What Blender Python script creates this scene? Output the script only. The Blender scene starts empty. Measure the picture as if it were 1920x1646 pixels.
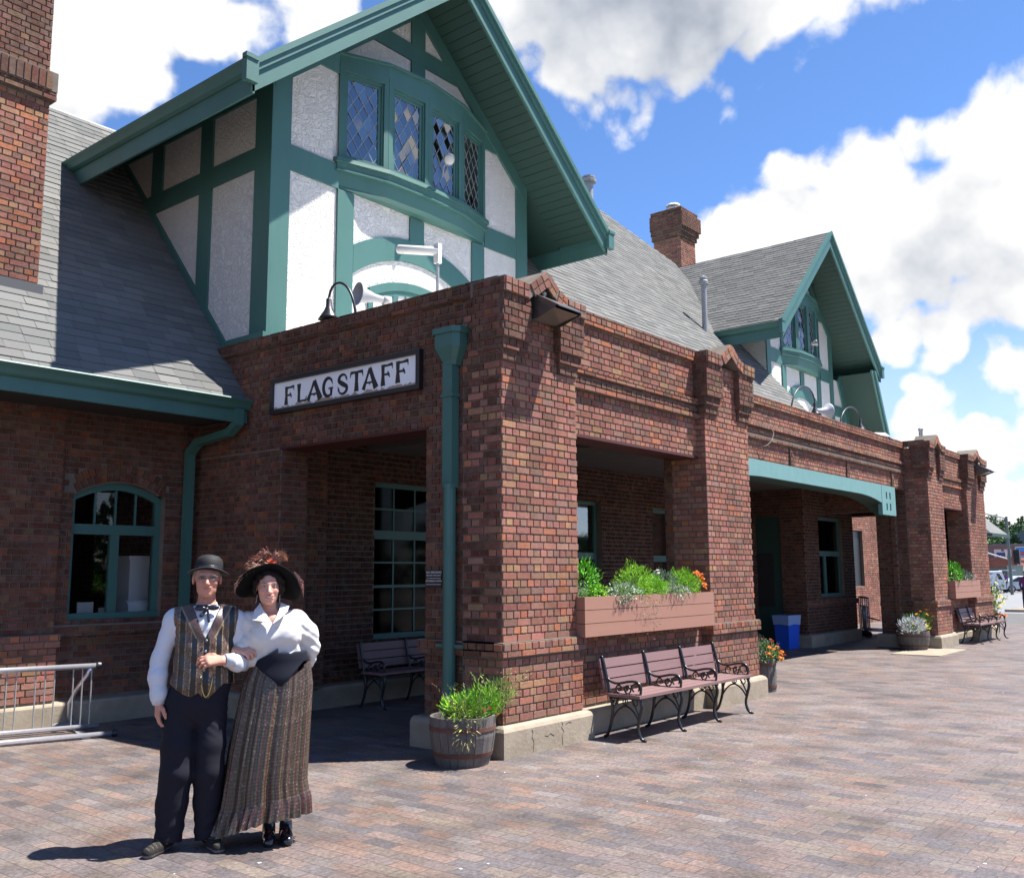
import bpy, math, random
import numpy as np
from mathutils import Vector, Matrix
R = math.radians
random.seed(7); rng = np.random.default_rng(11)
scene = bpy.context.scene
COL = scene.collection
# ---------------- camera ----------------
CAM = np.array([-6.996, -5.841, 1.68])
_f = 1785.0 / 1920 * 36
yaw, pit, rol = R(39.21), R(8.02), R(-0.317)
Fw = Vector((math.cos(yaw)*math.cos(pit), math.sin(yaw)*math.cos(pit), math.sin(pit)))
Rt = Vector((math.sin(yaw), -math.cos(yaw), 0)); Up = Rt.cross(Fw)
Rt2 = Rt*math.cos(rol) + Up*math.sin(rol); Up2 = Rt2.cross(Fw)
cam = bpy.data.cameras.new('camera'); camo = bpy.data.objects.new('camera', cam); COL.objects.link(camo)
cam.sensor_width = 36; cam.lens = _f; cam.clip_end = 5000; cam.clip_start = 0.05
camo.matrix_world = Matrix(((Rt2.x, Up2.x, -Fw.x, CAM[0]), (Rt2.y, Up2.y, -Fw.y, CAM[1]), (Rt2.z, Up2.z, -Fw.z, CAM[2]), (0, 0, 0, 1)))
scene.camera = camo
def ray(px, py):
    v = Fw + Rt2*((px-960)/1785.0) - Up2*((py-823)/1785.0)
    return v.normalized()
# ---------------- sun and sky ----------------
SUN_TRAVEL = Vector((-.725, .689, -1.95)).normalized()
sd = -SUN_TRAVEL
elev = math.asin(sd.z); az = math.atan2(sd.x, sd.y)
sl = bpy.data.lights.new('sun', 'SUN'); sl.energy = 4.9; sl.angle = R(0.53); sl.color = (1, .965, .91)
so = bpy.data.objects.new('sun', sl); COL.objects.link(so)
so.rotation_euler = SUN_TRAVEL.to_track_quat('-Z', 'Y').to_euler()
world = bpy.data.worlds.new("World"); scene.world = world; world.use_nodes = True
def build_world():
    nt = world.node_tree; N = nt.nodes; L = nt.links; N.clear()
    out = N.new('ShaderNodeOutputWorld')
    sky = N.new('ShaderNodeTexSky'); sky.sky_type = 'NISHITA'; sky.sun_disc = False
    sky.sun_elevation = elev; sky.sun_rotation = az; sky.altitude = 2100; sky.air_density = 1.0; sky.dust_density = .25; sky.ozone_density = 1.8
    b1 = N.new('ShaderNodeBackground'); b1.inputs[1].default_value = .076; tint = N.new('ShaderNodeMix'); tint.data_type = 'RGBA'; tint.blend_type = 'MULTIPLY'; tint.inputs[0].default_value = 1; tint.inputs[7].default_value = (.78, 1.0, 1.26, 1); L.new(sky.outputs[0], tint.inputs[6]); L.new(tint.outputs[2], b1.inputs[0])
    tc = N.new('ShaderNodeTexCoord')
    dirn = tc.outputs['Generated']
    def math_(op, a, b=None, c=None, clamp=False):
        n = N.new('ShaderNodeMath'); n.operation = op; n.use_clamp = clamp
        for i, v in enumerate((a, b, c)):
            if v is None: continue
            if isinstance(v, (int, float)): n.inputs[i].default_value = v
            else: L.new(v, n.inputs[i])
        return n.outputs[0]
    def noise(scale, detail, rough, off=0, dist=0):
        m = N.new('ShaderNodeMapping'); m.inputs['Location'].default_value = (off, off*.7, -off); L.new(dirn, m.inputs[0])
        n = N.new('ShaderNodeTexNoise'); n.inputs['Scale'].default_value = scale; n.inputs['Detail'].default_value = detail
        n.inputs['Roughness'].default_value = rough; n.inputs['Distortion'].default_value = dist
        L.new(m.outputs[0], n.inputs['Vector']); return n.outputs['Fac']
    def blob(px, py, deg, w=1.0):
        d = ray(px, py)
        vm = N.new('ShaderNodeVectorMath'); vm.operation = 'DISTANCE'; L.new(dirn, vm.inputs[0]); vm.inputs[1].default_value = d
        mr = N.new('ShaderNodeMapRange'); mr.interpolation_type = 'SMOOTHSTEP'
        mr.inputs['From Min'].default_value = 0; mr.inputs['From Max'].default_value = R(deg)*1.0
        mr.inputs['To Min'].default_value = w; mr.inputs['To Max'].default_value = 0
        L.new(vm.outputs['Value'], mr.inputs['Value']); return mr.outputs[0]
    def mx(lst):
        o = lst[0]
        for q in lst[1:]:
            n = N.new('ShaderNodeMath'); n.operation = 'SMOOTH_MAX'; n.inputs[2].default_value = .08; L.new(o, n.inputs[0]); L.new(q, n.inputs[1]); o = n.outputs[0]
        return o
    blobs = [blob(110, 60, 9, 1.35), blob(200, 10, 8, 1.2), blob(250, 90, 7), blob(380, 40, 6), blob(470, 100, 5, .75), blob(580, 20, 7, .95), blob(420, 110, 5, .7), blob(300, 170, 4, .6),
             blob(980, -20, 8), blob(1080, 70, 6), blob(1180, 20, 10), blob(1330, 10, 10), blob(1290, 120, 4, .65), blob(1500, -30, 9), blob(1650, -70, 8), blob(1110, 120, 4.5, .7),
             blob(1900, 250, 8), blob(1850, 290, 8, 1.25), blob(1700, 330, 7), blob(1800, 420, 10, 1.2), blob(1880, 520, 7), blob(1600, 420, 7), blob(1480, 440, 6.5), blob(1400, 440, 5.5), blob(1340, 460, 4, .9), blob(1640, 520, 6), blob(1740, 520, 7), blob(1900, 600, 5, .8),
             blob(1680, 640, 3.4, .9), blob(1780, 640, 4, .8), blob(1740, 790, 4.5, .95), blob(1900, 700, 5, .9), blob(1860, 840, 6, .95), blob(1700, 720, 2.0, .6), blob(1860, 960, 6, 1.0)]
    base = mx(blobs)
    n1 = noise(8.5, 6, .55, 3.1, .15); n2 = noise(3.0, 3, .55, 8.4)
    wv = N.new('ShaderNodeTexNoise'); wv.inputs['Scale'].default_value = 6; wv.inputs['Detail'].default_value = 4; L.new(dirn, wv.inputs['Vector'])
    wa = N.new('ShaderNodeVectorMath'); wa.operation = 'MULTIPLY_ADD'; wa.inputs[1].default_value = (.10, .10, .10); L.new(wv.outputs['Color'], wa.inputs[0]); L.new(dirn, wa.inputs[2])
    vo = N.new('ShaderNodeTexVoronoi'); vo.feature = 'F1'; vo.normalize = True; vo.inputs['Scale'].default_value = 19; vo.inputs['Detail'].default_value = 1; vo.inputs['Roughness'].default_value = .5; L.new(wa.outputs[0], vo.inputs['Vector'])
    puff = math_('SUBTRACT', .30, vo.outputs['Distance'])
    s = math_('ADD', base, math_('ADD', math_('MULTIPLY', math_('SUBTRACT', n1, .5), 1.9), math_('MULTIPLY', puff, 1.4)))
    # clouds elsewhere in the sky, outside the picture
    glob = N.new('ShaderNodeMapRange'); glob.inputs['From Min'].default_value = .50; glob.inputs['From Max'].default_value = .72
    L.new(n2, glob.inputs['Value'])
    vmv = N.new('ShaderNodeVectorMath'); vmv.operation = 'DISTANCE'; L.new(dirn, vmv.inputs[0]); vmv.inputs[1].default_value = ray(1000, 500)
    outm = N.new('ShaderNodeMapRange'); outm.inputs['From Min'].default_value = .62; outm.inputs['From Max'].default_value = .85; L.new(vmv.outputs['Value'], outm.inputs['Value'])
    s = math_('ADD', s, math_('MULTIPLY', math_('MULTIPLY', glob.outputs[0], outm.outputs[0]), .6))
    den = N.new('ShaderNodeMapRange'); den.interpolation_type = 'SMOOTHSTEP'
    den.inputs['From Min'].default_value = .45; den.inputs['From Max'].default_value = .76; L.new(s, den.inputs['Value'])
    # thin haze toward the horizon
    sep = N.new('ShaderNodeSeparateXYZ'); L.new(dirn, sep.inputs[0])
    hz = N.new('ShaderNodeMapRange'); hz.inputs['From Min'].default_value = .30; hz.inputs['From Max'].default_value = 0.02; hz.inputs['To Max'].default_value = .62; L.new(sep.outputs[2], hz.inputs['Value'])
    hzn = math_('MULTIPLY', hz.outputs[0], math_('ADD', .55, noise(4.5, 4, .5, 5)))
    veil = math_('MAXIMUM', den.outputs[0], hzn, clamp=True)
    # cloud brightness: grey bases
    gr = mx([blob(1180, -20, 9), blob(1280, 40, 8), blob(1060, 10, 6, .8), blob(1720, 520, 6, .55), blob(1860, 560, 5, .5)])
    g2 = math_('MULTIPLY', gr, math_('MULTIPLY_ADD', noise(9, 3, .55, 1.7), .9, .55))
    n3 = math_('MULTIPLY', math_('SUBTRACT', noise(11, 4, .6, 6.2), .42), .26)
    lum = math_('ADD', math_('MULTIPLY', puff, .16), math_('SUBTRACT', math_('SUBTRACT', .47, math_('MULTIPLY', g2, .20)), n3))
    lum = math_('MINIMUM', lum, .46); lum = math_('MAXIMUM', lum, .24)
    cr = N.new('ShaderNodeMix'); cr.data_type = 'RGBA'; cr.inputs[6].default_value = (.70, .78, .93, 1); cr.inputs[7].default_value = (1, 1, 1.0, 1)
    mf = N.new('ShaderNodeMapRange'); mf.inputs['From Min'].default_value = .24; mf.inputs['From Max'].default_value = .41; L.new(lum, mf.inputs['Value'])
    L.new(mf.outputs[0], cr.inputs[0])
    b2 = N.new('ShaderNodeBackground'); L.new(cr.outputs[2], b2.inputs[0]); L.new(lum, b2.inputs[1])
    ms = N.new('ShaderNodeMixShader'); L.new(veil, ms.inputs[0]); L.new(b1.outputs[0], ms.inputs[1]); L.new(b2.outputs[0], ms.inputs[2])
    L.new(ms.outputs[0], out.inputs[0])
build_world()
world.cycles.sampling_method = 'MANUAL'; world.cycles.sample_map_resolution = 512
scene.view_settings.view_transform = 'Standard'; scene.view_settings.look = 'None'
scene.view_settings.exposure = 1.3; scene.view_settings.gamma = 1.0
# ---------------- mesh helpers ----------------
class MB:
    def __init__(s): s.v = []; s.f = []; s.m = []; s.c = []; s.col = (1, 1, 1)
    def add(s, vs, fs, mi=0, col=None):
        b = len(s.v); s.v += [tuple(p) for p in vs]; s.c += [tuple(col or s.col)]*len(vs)
        for f in fs: s.f.append(tuple(b+i for i in f)); s.m.append(mi)
    def hexa(s, p, mi=0, col=None):
        s.add(p, [(0, 3, 2, 1), (4, 5, 6, 7), (0, 1, 5, 4), (1, 2, 6, 5), (2, 3, 7, 6), (3, 0, 4, 7)], mi, col)
    def box(s, x0, x1, y0, y1, z0, z1, mi=0, col=None):
        s.hexa([(x0, y0, z0), (x1, y0, z0), (x1, y1, z0), (x0, y1, z0), (x0, y0, z1), (x1, y0, z1), (x1, y1, z1), (x0, y1, z1)], mi, col)
    def obox(s, c, U, Vv, W, mi=0, col=None):
        c, U, Vv, W = map(Vector, (c, U, Vv, W))
        s.hexa([c-U-Vv-W, c+U-Vv-W, c+U+Vv-W, c-U+Vv-W, c-U-Vv+W, c+U-Vv+W, c+U+Vv+W, c-U+Vv+W], mi, col)
    def prism(s, poly, fn, a, b, mi=0, col=None):
        n = len(poly); vs = [fn(p, a) for p in poly] + [fn(p, b) for p in poly]
        fs = [tuple(range(n-1, -1, -1)), tuple(range(n, 2*n))] + [(i, (i+1) % n, n+(i+1) % n, n+i) for i in range(n)]
        s.add(vs, fs, mi, col)
    def ring_loft(s, rings, mi=0, cap=True, col=None, closed=True):
        n = len(rings[0]); vs = [p for r in rings for p in r]; fs = []
        for i in range(len(rings)-1):
            for j in range(n if closed else n-1):
                k = (j+1) % n; fs.append((i*n+j, i*n+k, (i+1)*n+k, (i+1)*n+j))
        if cap and closed: fs += [tuple(range(n-1, -1, -1)), tuple((len(rings)-1)*n+i for i in range(n))]
        s.add(vs, fs, mi, col)
    def tube(s, pts, r, n=8, mi=0, cap=True, col=None):
        pts = [Vector(p) for p in pts]; rs = r if isinstance(r, (list, tuple)) else [r]*len(pts); rings = []; up = None
        for i, p in enumerate(pts):
            t = (pts[min(i+1, len(pts)-1)] - pts[max(i-1, 0)]).normalized()
            if up is None: up = t.orthogonal().normalized()
            up = (up - t*up.dot(t)).normalized(); bi = t.cross(up)
            rings.append([p + (up*math.cos(2*math.pi*k/n) + bi*math.sin(2*math.pi*k/n))*rs[i] for k in range(n)])
        s.ring_loft(rings, mi, cap, col)
    def lathe(s, prof, c=(0, 0, 0), n=24, mi=0, M=None, cap=True, col=None):
        rings = []
        for r, z in prof:
            rg = [Vector((r*math.cos(2*math.pi*k/n), r*math.sin(2*math.pi*k/n), z)) for k in range(n)]
            if M is not None: rg = [M @ p for p in rg]
            rings.append([p + Vector(c) for p in rg])
        s.ring_loft(rings, mi, cap, col)
    def ball(s, c, r, n=10, mi=0, col=None, sc=(1, 1, 1)):
        c = Vector(c); rings = []
        for i in range(n//2+1):
            a = math.pi*i/(n//2); rr = max(math.sin(a), 1e-3)*r
            rings.append([c + Vector((rr*math.cos(2*math.pi*k/n)*sc[0], rr*math.sin(2*math.pi*k/n)*sc[1], -math.cos(a)*r*sc[2])) for k in range(n)])
        s.ring_loft(rings, mi, True, col)
    def build(s, name, mats, parent=None, smooth=False, M=None):
        me = bpy.data.meshes.new(name)
        vs = s.v if M is None else [tuple(M @ Vector(p)) for p in s.v]
        me.from_pydata([tuple(p) for p in vs], [], s.f)
        for m in (mats if isinstance(mats, (list, tuple)) else [mats]): me.materials.append(m)
        me.polygons.foreach_set('material_index', s.m)
        if smooth: me.polygons.foreach_set('use_smooth', [True]*len(s.f))
        at = me.color_attributes.new('Col', 'FLOAT_COLOR', 'POINT')
        at.data.foreach_set('color', np.array([(c[0], c[1], c[2], 1) for c in s.c], dtype=np.float32).ravel())
        me.update(); o = bpy.data.objects.new(name, me); COL.objects.link(o)
        if parent is not None: o.parent = parent
        return o
def np_mesh(name, V, F, mats, parent=None, mi=None, col=None, smooth=False):
    V = np.asarray(V, np.float32); F = np.asarray(F, np.int32)
    me = bpy.data.meshes.new(name); me.vertices.add(len(V)); me.vertices.foreach_set('co', V.ravel())
    k = F.shape[1]; me.loops.add(F.size); me.loops.foreach_set('vertex_index', F.ravel())
    me.polygons.add(len(F)); me.polygons.foreach_set('loop_start', np.arange(0, F.size, k, dtype=np.int32))
    try: me.polygons.foreach_set('loop_total', np.full(len(F), k, np.int32))
    except Exception: pass
    for m in (mats if isinstance(mats, (list, tuple)) else [mats]): me.materials.append(m)
    if mi is not None: me.polygons.foreach_set('material_index', np.asarray(mi, np.int32))
    me.polygons.foreach_set('use_smooth', np.full(len(F), smooth))
    if col is not None:
        at = me.color_attributes.new('Col', 'FLOAT_COLOR', 'POINT'); c = np.ones((len(V), 4), np.float32); c[:, :3] = col
        at.data.foreach_set('color', c.ravel())
    me.update(calc_edges=True); me.validate()
    o = bpy.data.objects.new(name, me); COL.objects.link(o)
    if parent is not None: o.parent = parent
    return o
def empty(name, loc=(0, 0, 0), rz=0, label=None, cat=None, group=None, kind=None):
    o = bpy.data.objects.new(name, None); COL.objects.link(o); o.location = loc; o.rotation_euler = (0, 0, rz)
    o.empty_display_size = .1
    return tag(o, label, cat, group, kind)
def tag(o, label=None, cat=None, group=None, kind=None):
    if label: o['label'] = label
    if cat: o['category'] = cat
    if group: o['group'] = group
    if kind: o['kind'] = kind
    return o
def copy_tree(o, parent=None):
    c = o.copy(); COL.objects.link(c)
    if parent is not None: c.parent = parent
    for ch in list(o.children): copy_tree(ch, c)
    return c
def XZ(p, y): return (p[0], y, p[1])
def YZ(p, x): return (x, p[0], p[1])
def XY(p, z): return (p[0], p[1], z)
# ---------------- materials ----------------
def mat(name, color=(.5, .5, .5), rough=.6, metal=0, spec=.5, attr=False, var=0.0, vscale=3.0, bump=0.0, bscale=60.0, bdist=.004, coat=0, dark=(.3, .3, .3), streak=None, detail=5):
    m = bpy.data.materials.new(name); m.use_nodes = True; nt = m.node_tree; N = nt.nodes; L = nt.links
    b = N['Principled BSDF']; b.inputs['Roughness'].default_value = rough; b.inputs['Metallic'].default_value = metal
    b.inputs['Specular IOR Level'].default_value = spec
    if coat: b.inputs['Coat Weight'].default_value = coat; b.inputs['Coat Roughness'].default_value = .15
    tc = N.new('ShaderNodeTexCoord'); src = None
    if attr:
        a = N.new('ShaderNodeAttribute'); a.attribute_name = 'Col'
        mx = N.new('ShaderNodeMix'); mx.data_type = 'RGBA'; mx.blend_type = 'MULTIPLY'; mx.inputs[0].default_value = 1
        L.new(a.outputs['Color'], mx.inputs[6]); mx.inputs[7].default_value = (*color, 1); src = mx.outputs[2]
    if var > 0:
        n = N.new('ShaderNodeTexNoise'); n.inputs['Scale'].default_value = vscale; n.inputs['Detail'].default_value = detail; n.inputs['Roughness'].default_value = .6
        if streak:
            mp = N.new('ShaderNodeMapping'); mp.inputs['Scale'].default_value = streak; L.new(tc.outputs['Object'], mp.inputs[0]); L.new(mp.outputs[0], n.inputs['Vector'])
        else: L.new(tc.outputs['Object'], n.inputs['Vector'])
        mr = N.new('ShaderNodeMapRange'); mr.inputs['From Min'].default_value = .35; mr.inputs['From Max'].default_value = .7; mr.inputs['To Max'].default_value = var
        L.new(n.outputs['Fac'], mr.inputs['Value'])
        mx = N.new('ShaderNodeMix'); mx.data_type = 'RGBA'; mx.blend_type = 'MULTIPLY'
        L.new(mr.outputs[0], mx.inputs[0]); mx.inputs[7].default_value = (*dark, 1)
        if src is not None: L.new(src, mx.inputs[6])
        else: mx.inputs[6].default_value = (*color, 1)
        src = mx.outputs[2]
    if src is not None: L.new(src, b.inputs['Base Color'])
    else: b.inputs['Base Color'].default_value = (*color, 1)
    if bump > 0:
        n = N.new('ShaderNodeTexNoise'); n.inputs['Scale'].default_value = bscale; n.inputs['Detail'].default_value = 6; L.new(tc.outputs['Object'], n.inputs['Vector'])
        bp = N.new('ShaderNodeBump'); bp.inputs['Strength'].default_value = bump; bp.inputs['Distance'].default_value = bdist
        L.new(n.outputs['Fac'], bp.inputs['Height']); L.new(bp.outputs[0], b.inputs['Normal'])
    return m
M = {}
M['brick'] = mat('brick', (1, 1, 1), .88, attr=True, var=.55, vscale=26, bump=.9, bscale=90, bdist=.006, dark=(.55, .5, .5), spec=.2)
def frost(m):
    nt = m.node_tree; N = nt.nodes; L = nt.links; b = N['Principled BSDF']; src = b.inputs['Base Color'].links[0].from_socket; tc = N.new('ShaderNodeTexCoord')
    n = N.new('ShaderNodeTexNoise'); n.inputs['Scale'].default_value = 11; n.inputs['Detail'].default_value = 9; n.inputs['Roughness'].default_value = .72; L.new(tc.outputs['Object'], n.inputs['Vector'])
    r = N.new('ShaderNodeMapRange'); r.inputs['From Min'].default_value = .47; r.inputs['From Max'].default_value = .66; r.inputs['To Max'].default_value = .42; L.new(n.outputs['Fac'], r.inputs['Value'])
    x = N.new('ShaderNodeMix'); x.data_type = 'RGBA'; L.new(r.outputs[0], x.inputs[0]); L.new(src, x.inputs[6]); x.inputs[7].default_value = (.245, .175, .14, 1)
    n2 = N.new('ShaderNodeTexNoise'); n2.inputs['Scale'].default_value = 1.1; n2.inputs['Detail'].default_value = 4; L.new(tc.outputs['Object'], n2.inputs['Vector'])
    r2 = N.new('ShaderNodeMapRange'); r2.inputs['From Min'].default_value = .35; r2.inputs['From Max'].default_value = .68; r2.inputs['To Min'].default_value = .78; r2.inputs['To Max'].default_value = 1.14; L.new(n2.outputs['Fac'], r2.inputs['Value'])
    y = N.new('ShaderNodeMix'); y.data_type = 'RGBA'; y.blend_type = 'MULTIPLY'; y.inputs[0].default_value = 1; L.new(x.outputs[2], y.inputs[6]); L.new(r2.outputs[0], y.inputs[7]); L.new(y.outputs[2], b.inputs['Base Color'])
frost(M['brick'])
M['mortar'] = mat('mortar', (.19, .162, .138), .95, var=.6, vscale=5, bump=.5, bscale=120, dark=(.5, .48, .45), spec=.1)
M['concrete'] = mat('concrete', (.33, .28, .215), .9, var=.55, vscale=4.5, bump=.7, bscale=30, bdist=.006, dark=(.55, .5, .44), spec=.2, detail=9)
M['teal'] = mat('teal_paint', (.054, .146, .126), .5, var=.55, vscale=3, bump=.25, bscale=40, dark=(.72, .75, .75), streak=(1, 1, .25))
M['teal_dark'] = mat('teal_soffit_paint', (.017, .052, .040), .6, var=.3, vscale=3, bump=.3, bscale=40, dark=(.7, .7, .7))  # trim teal darkened, shade of the overhangs put into the colour
M['teal_arch'] = mat('weathered_teal_paint', (.15, .30, .29), .7, var=.5, vscale=6, bump=.4, bscale=30, dark=(.75, .8, .8), streak=(1, 1, .5))
M['shingle'] = mat('asphalt_shingle', (1, 1, 1), .95, attr=True, var=.35, vscale=120, bump=.6, bscale=250, dark=(.5, .5, .5), spec=.15)
M['steel'] = mat('galvanised_steel', (.34, .34, .34), .5, metal=.25, var=.4, vscale=14, dark=(.6, .6, .6))
M['alu'] = mat('brushed_tube', (.70, .69, .74), .30, metal=.75, var=.3, vscale=20, dark=(.6, .6, .62))
M['white'] = mat('white_paint', (.58, .57, .54), .5, var=.2, vscale=8, dark=(.8, .78, .7))
M['black'] = mat('black_paint', (.018, .018, .022), .38, var=.3, vscale=20, dark=(.5, .5, .5))
M['iron'] = mat('cast_iron', (.012, .013, .016), .35, bump=.3, bscale=80, coat=.3)
M['slat'] = mat('bench_slat', (.20, .115, .112), .55, var=.4, vscale=8, dark=(.7, .68, .68), bump=.3, bscale=60, streak=(.3, 3, 3))
M['boxwood'] = mat('planter_boards', (.33, .165, .115), .6, var=.25, vscale=10, dark=(.8, .78, .78), bump=.3, bscale=70, streak=(.25, 2, 2))
M['stave'] = mat('barrel_staves', (.13, .118, .11), .8, var=.6, vscale=14, dark=(.45, .42, .4), bump=.5, bscale=60, streak=(3, 3, .3))
M['hoop'] = mat('rusty_hoop', (.12, .05, .035), .75, var=.5, vscale=18, dark=(.4, .35, .3))
M['soil'] = mat('soil', (.05, .035, .025), .95, bump=1, bscale=60)
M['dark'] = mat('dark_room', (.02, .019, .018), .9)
M['room'] = mat('room_wall', (.045, .038, .032), .9)
M['redlintel'] = mat('red_lintel_paint', (.07, .015, .013), .6, var=.3, vscale=6, dark=(.6, .6, .6))
M['ceil'] = mat('porch_ceiling', (.085, .08, .075), .8, var=.3, vscale=3)
M['leaf'] = mat('leaf', (.74, .74, .74), .55, attr=True, spec=.3)
M['lead'] = mat('lead_came', (.30, .31, .32), .5, metal=.3)
def glass_mat(name, refl=.16, tint=.75, rough=.02, fres=.5):
    m = bpy.data.materials.new(name); m.use_nodes = True; nt = m.node_tree; N = nt.nodes; L = nt.links; N.clear()
    o = N.new('ShaderNodeOutputMaterial'); g = N.new('ShaderNodeBsdfGlossy'); g.inputs['Roughness'].default_value = rough
    t = N.new('ShaderNodeBsdfTransparent'); t.inputs[0].default_value = (tint, tint, tint, 1)
    fr = N.new('ShaderNodeLayerWeight'); fr.inputs[0].default_value = .3
    ad = N.new('ShaderNodeMath'); ad.operation = 'MULTIPLY_ADD'; ad.inputs[1].default_value = fres; ad.inputs[2].default_value = refl; ad.use_clamp = True
    L.new(fr.outputs['Fresnel'], ad.inputs[0]); ms = N.new('ShaderNodeMixShader'); L.new(ad.outputs[0], ms.inputs[0])
    L.new(t.outputs[0], ms.inputs[1]); L.new(g.outputs[0], ms.inputs[2]); L.new(ms.outputs[0], o.inputs[0]); return m
M['glass'] = glass_mat('window_glass', .07, .6)
M['glass4'] = glass_mat('clear_glass', .02, .95)
M['glass3'] = glass_mat('shaded_glass', .0, .30, .05, .16)  # porch pane: tint and reflection cut so the shade sits in the glass
M['glass2'] = glass_mat('leaded_glass', .26, .5, .03)
def stucco():
    m = mat('stucco', (.67, .65, .615), .9, var=.3, vscale=7, dark=(.80, .78, .76), spec=.15); nt = m.node_tree; N = nt.nodes; L = nt.links; b = N['Principled BSDF']
    tc = N.new('ShaderNodeTexCoord')
    n0 = N.new('ShaderNodeTexNoise'); n0.inputs['Scale'].default_value = 6; n0.inputs['Detail'].default_value = 3; L.new(tc.outputs['Object'], n0.inputs['Vector'])
    mx = N.new('ShaderNodeMix'); mx.data_type = 'VECTOR'; mx.inputs[0].default_value = .34; L.new(tc.outputs['Object'], mx.inputs[4]); L.new(n0.outputs['Color'], mx.inputs[5])
    v = N.new('ShaderNodeTexVoronoi'); v.feature = 'DISTANCE_TO_EDGE'; v.inputs['Scale'].default_value = 15; L.new(mx.outputs[1], v.inputs['Vector'])
    mr = N.new('ShaderNodeMapRange'); mr.inputs['From Max'].default_value = .12; L.new(v.outputs['Distance'], mr.inputs['Value'])
    n = N.new('ShaderNodeTexNoise'); n.inputs['Scale'].default_value = 14; n.inputs['Detail'].default_value = 4; L.new(tc.outputs['Object'], n.inputs['Vector'])
    ad = N.new('ShaderNodeMath'); ad.operation = 'MULTIPLY_ADD'; ad.inputs[1].default_value = .55; L.new(mr.outputs[0], ad.inputs[0]); L.new(n.outputs['Fac'], ad.inputs[2])
    bp = N.new('ShaderNodeBump'); bp.inputs['Strength'].default_value = .9; bp.inputs['Distance'].default_value = .015; L.new(ad.outputs[0], bp.inputs['Height']); L.new(bp.outputs[0], b.inputs['Normal'])
    return m
M['stucco'] = stucco()
# ---------------- bricks laid one by one ----------------
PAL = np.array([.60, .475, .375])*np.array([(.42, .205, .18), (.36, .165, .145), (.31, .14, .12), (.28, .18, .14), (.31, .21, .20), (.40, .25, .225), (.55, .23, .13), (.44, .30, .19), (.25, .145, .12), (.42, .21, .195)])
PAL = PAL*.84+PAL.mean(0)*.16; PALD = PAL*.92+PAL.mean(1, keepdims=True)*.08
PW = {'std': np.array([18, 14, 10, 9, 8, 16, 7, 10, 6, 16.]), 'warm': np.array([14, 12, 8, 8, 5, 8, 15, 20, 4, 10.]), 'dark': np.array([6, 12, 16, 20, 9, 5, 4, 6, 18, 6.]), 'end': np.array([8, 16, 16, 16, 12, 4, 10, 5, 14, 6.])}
HC, LC, JT = .0735, .214, .010
def pol_iv(poly, s, axis=1):
    xs = []; n = len(poly)
    for i in range(n):
        a, b = poly[i], poly[(i+1) % n]
        if (a[axis] > s) != (b[axis] > s):
            t = (s-a[axis])/(b[axis]-a[axis]); xs.append(a[1-axis]+t*(b[1-axis]-a[1-axis]))
    xs.sort(); return list(zip(xs[::2], xs[1::2]))
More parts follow.
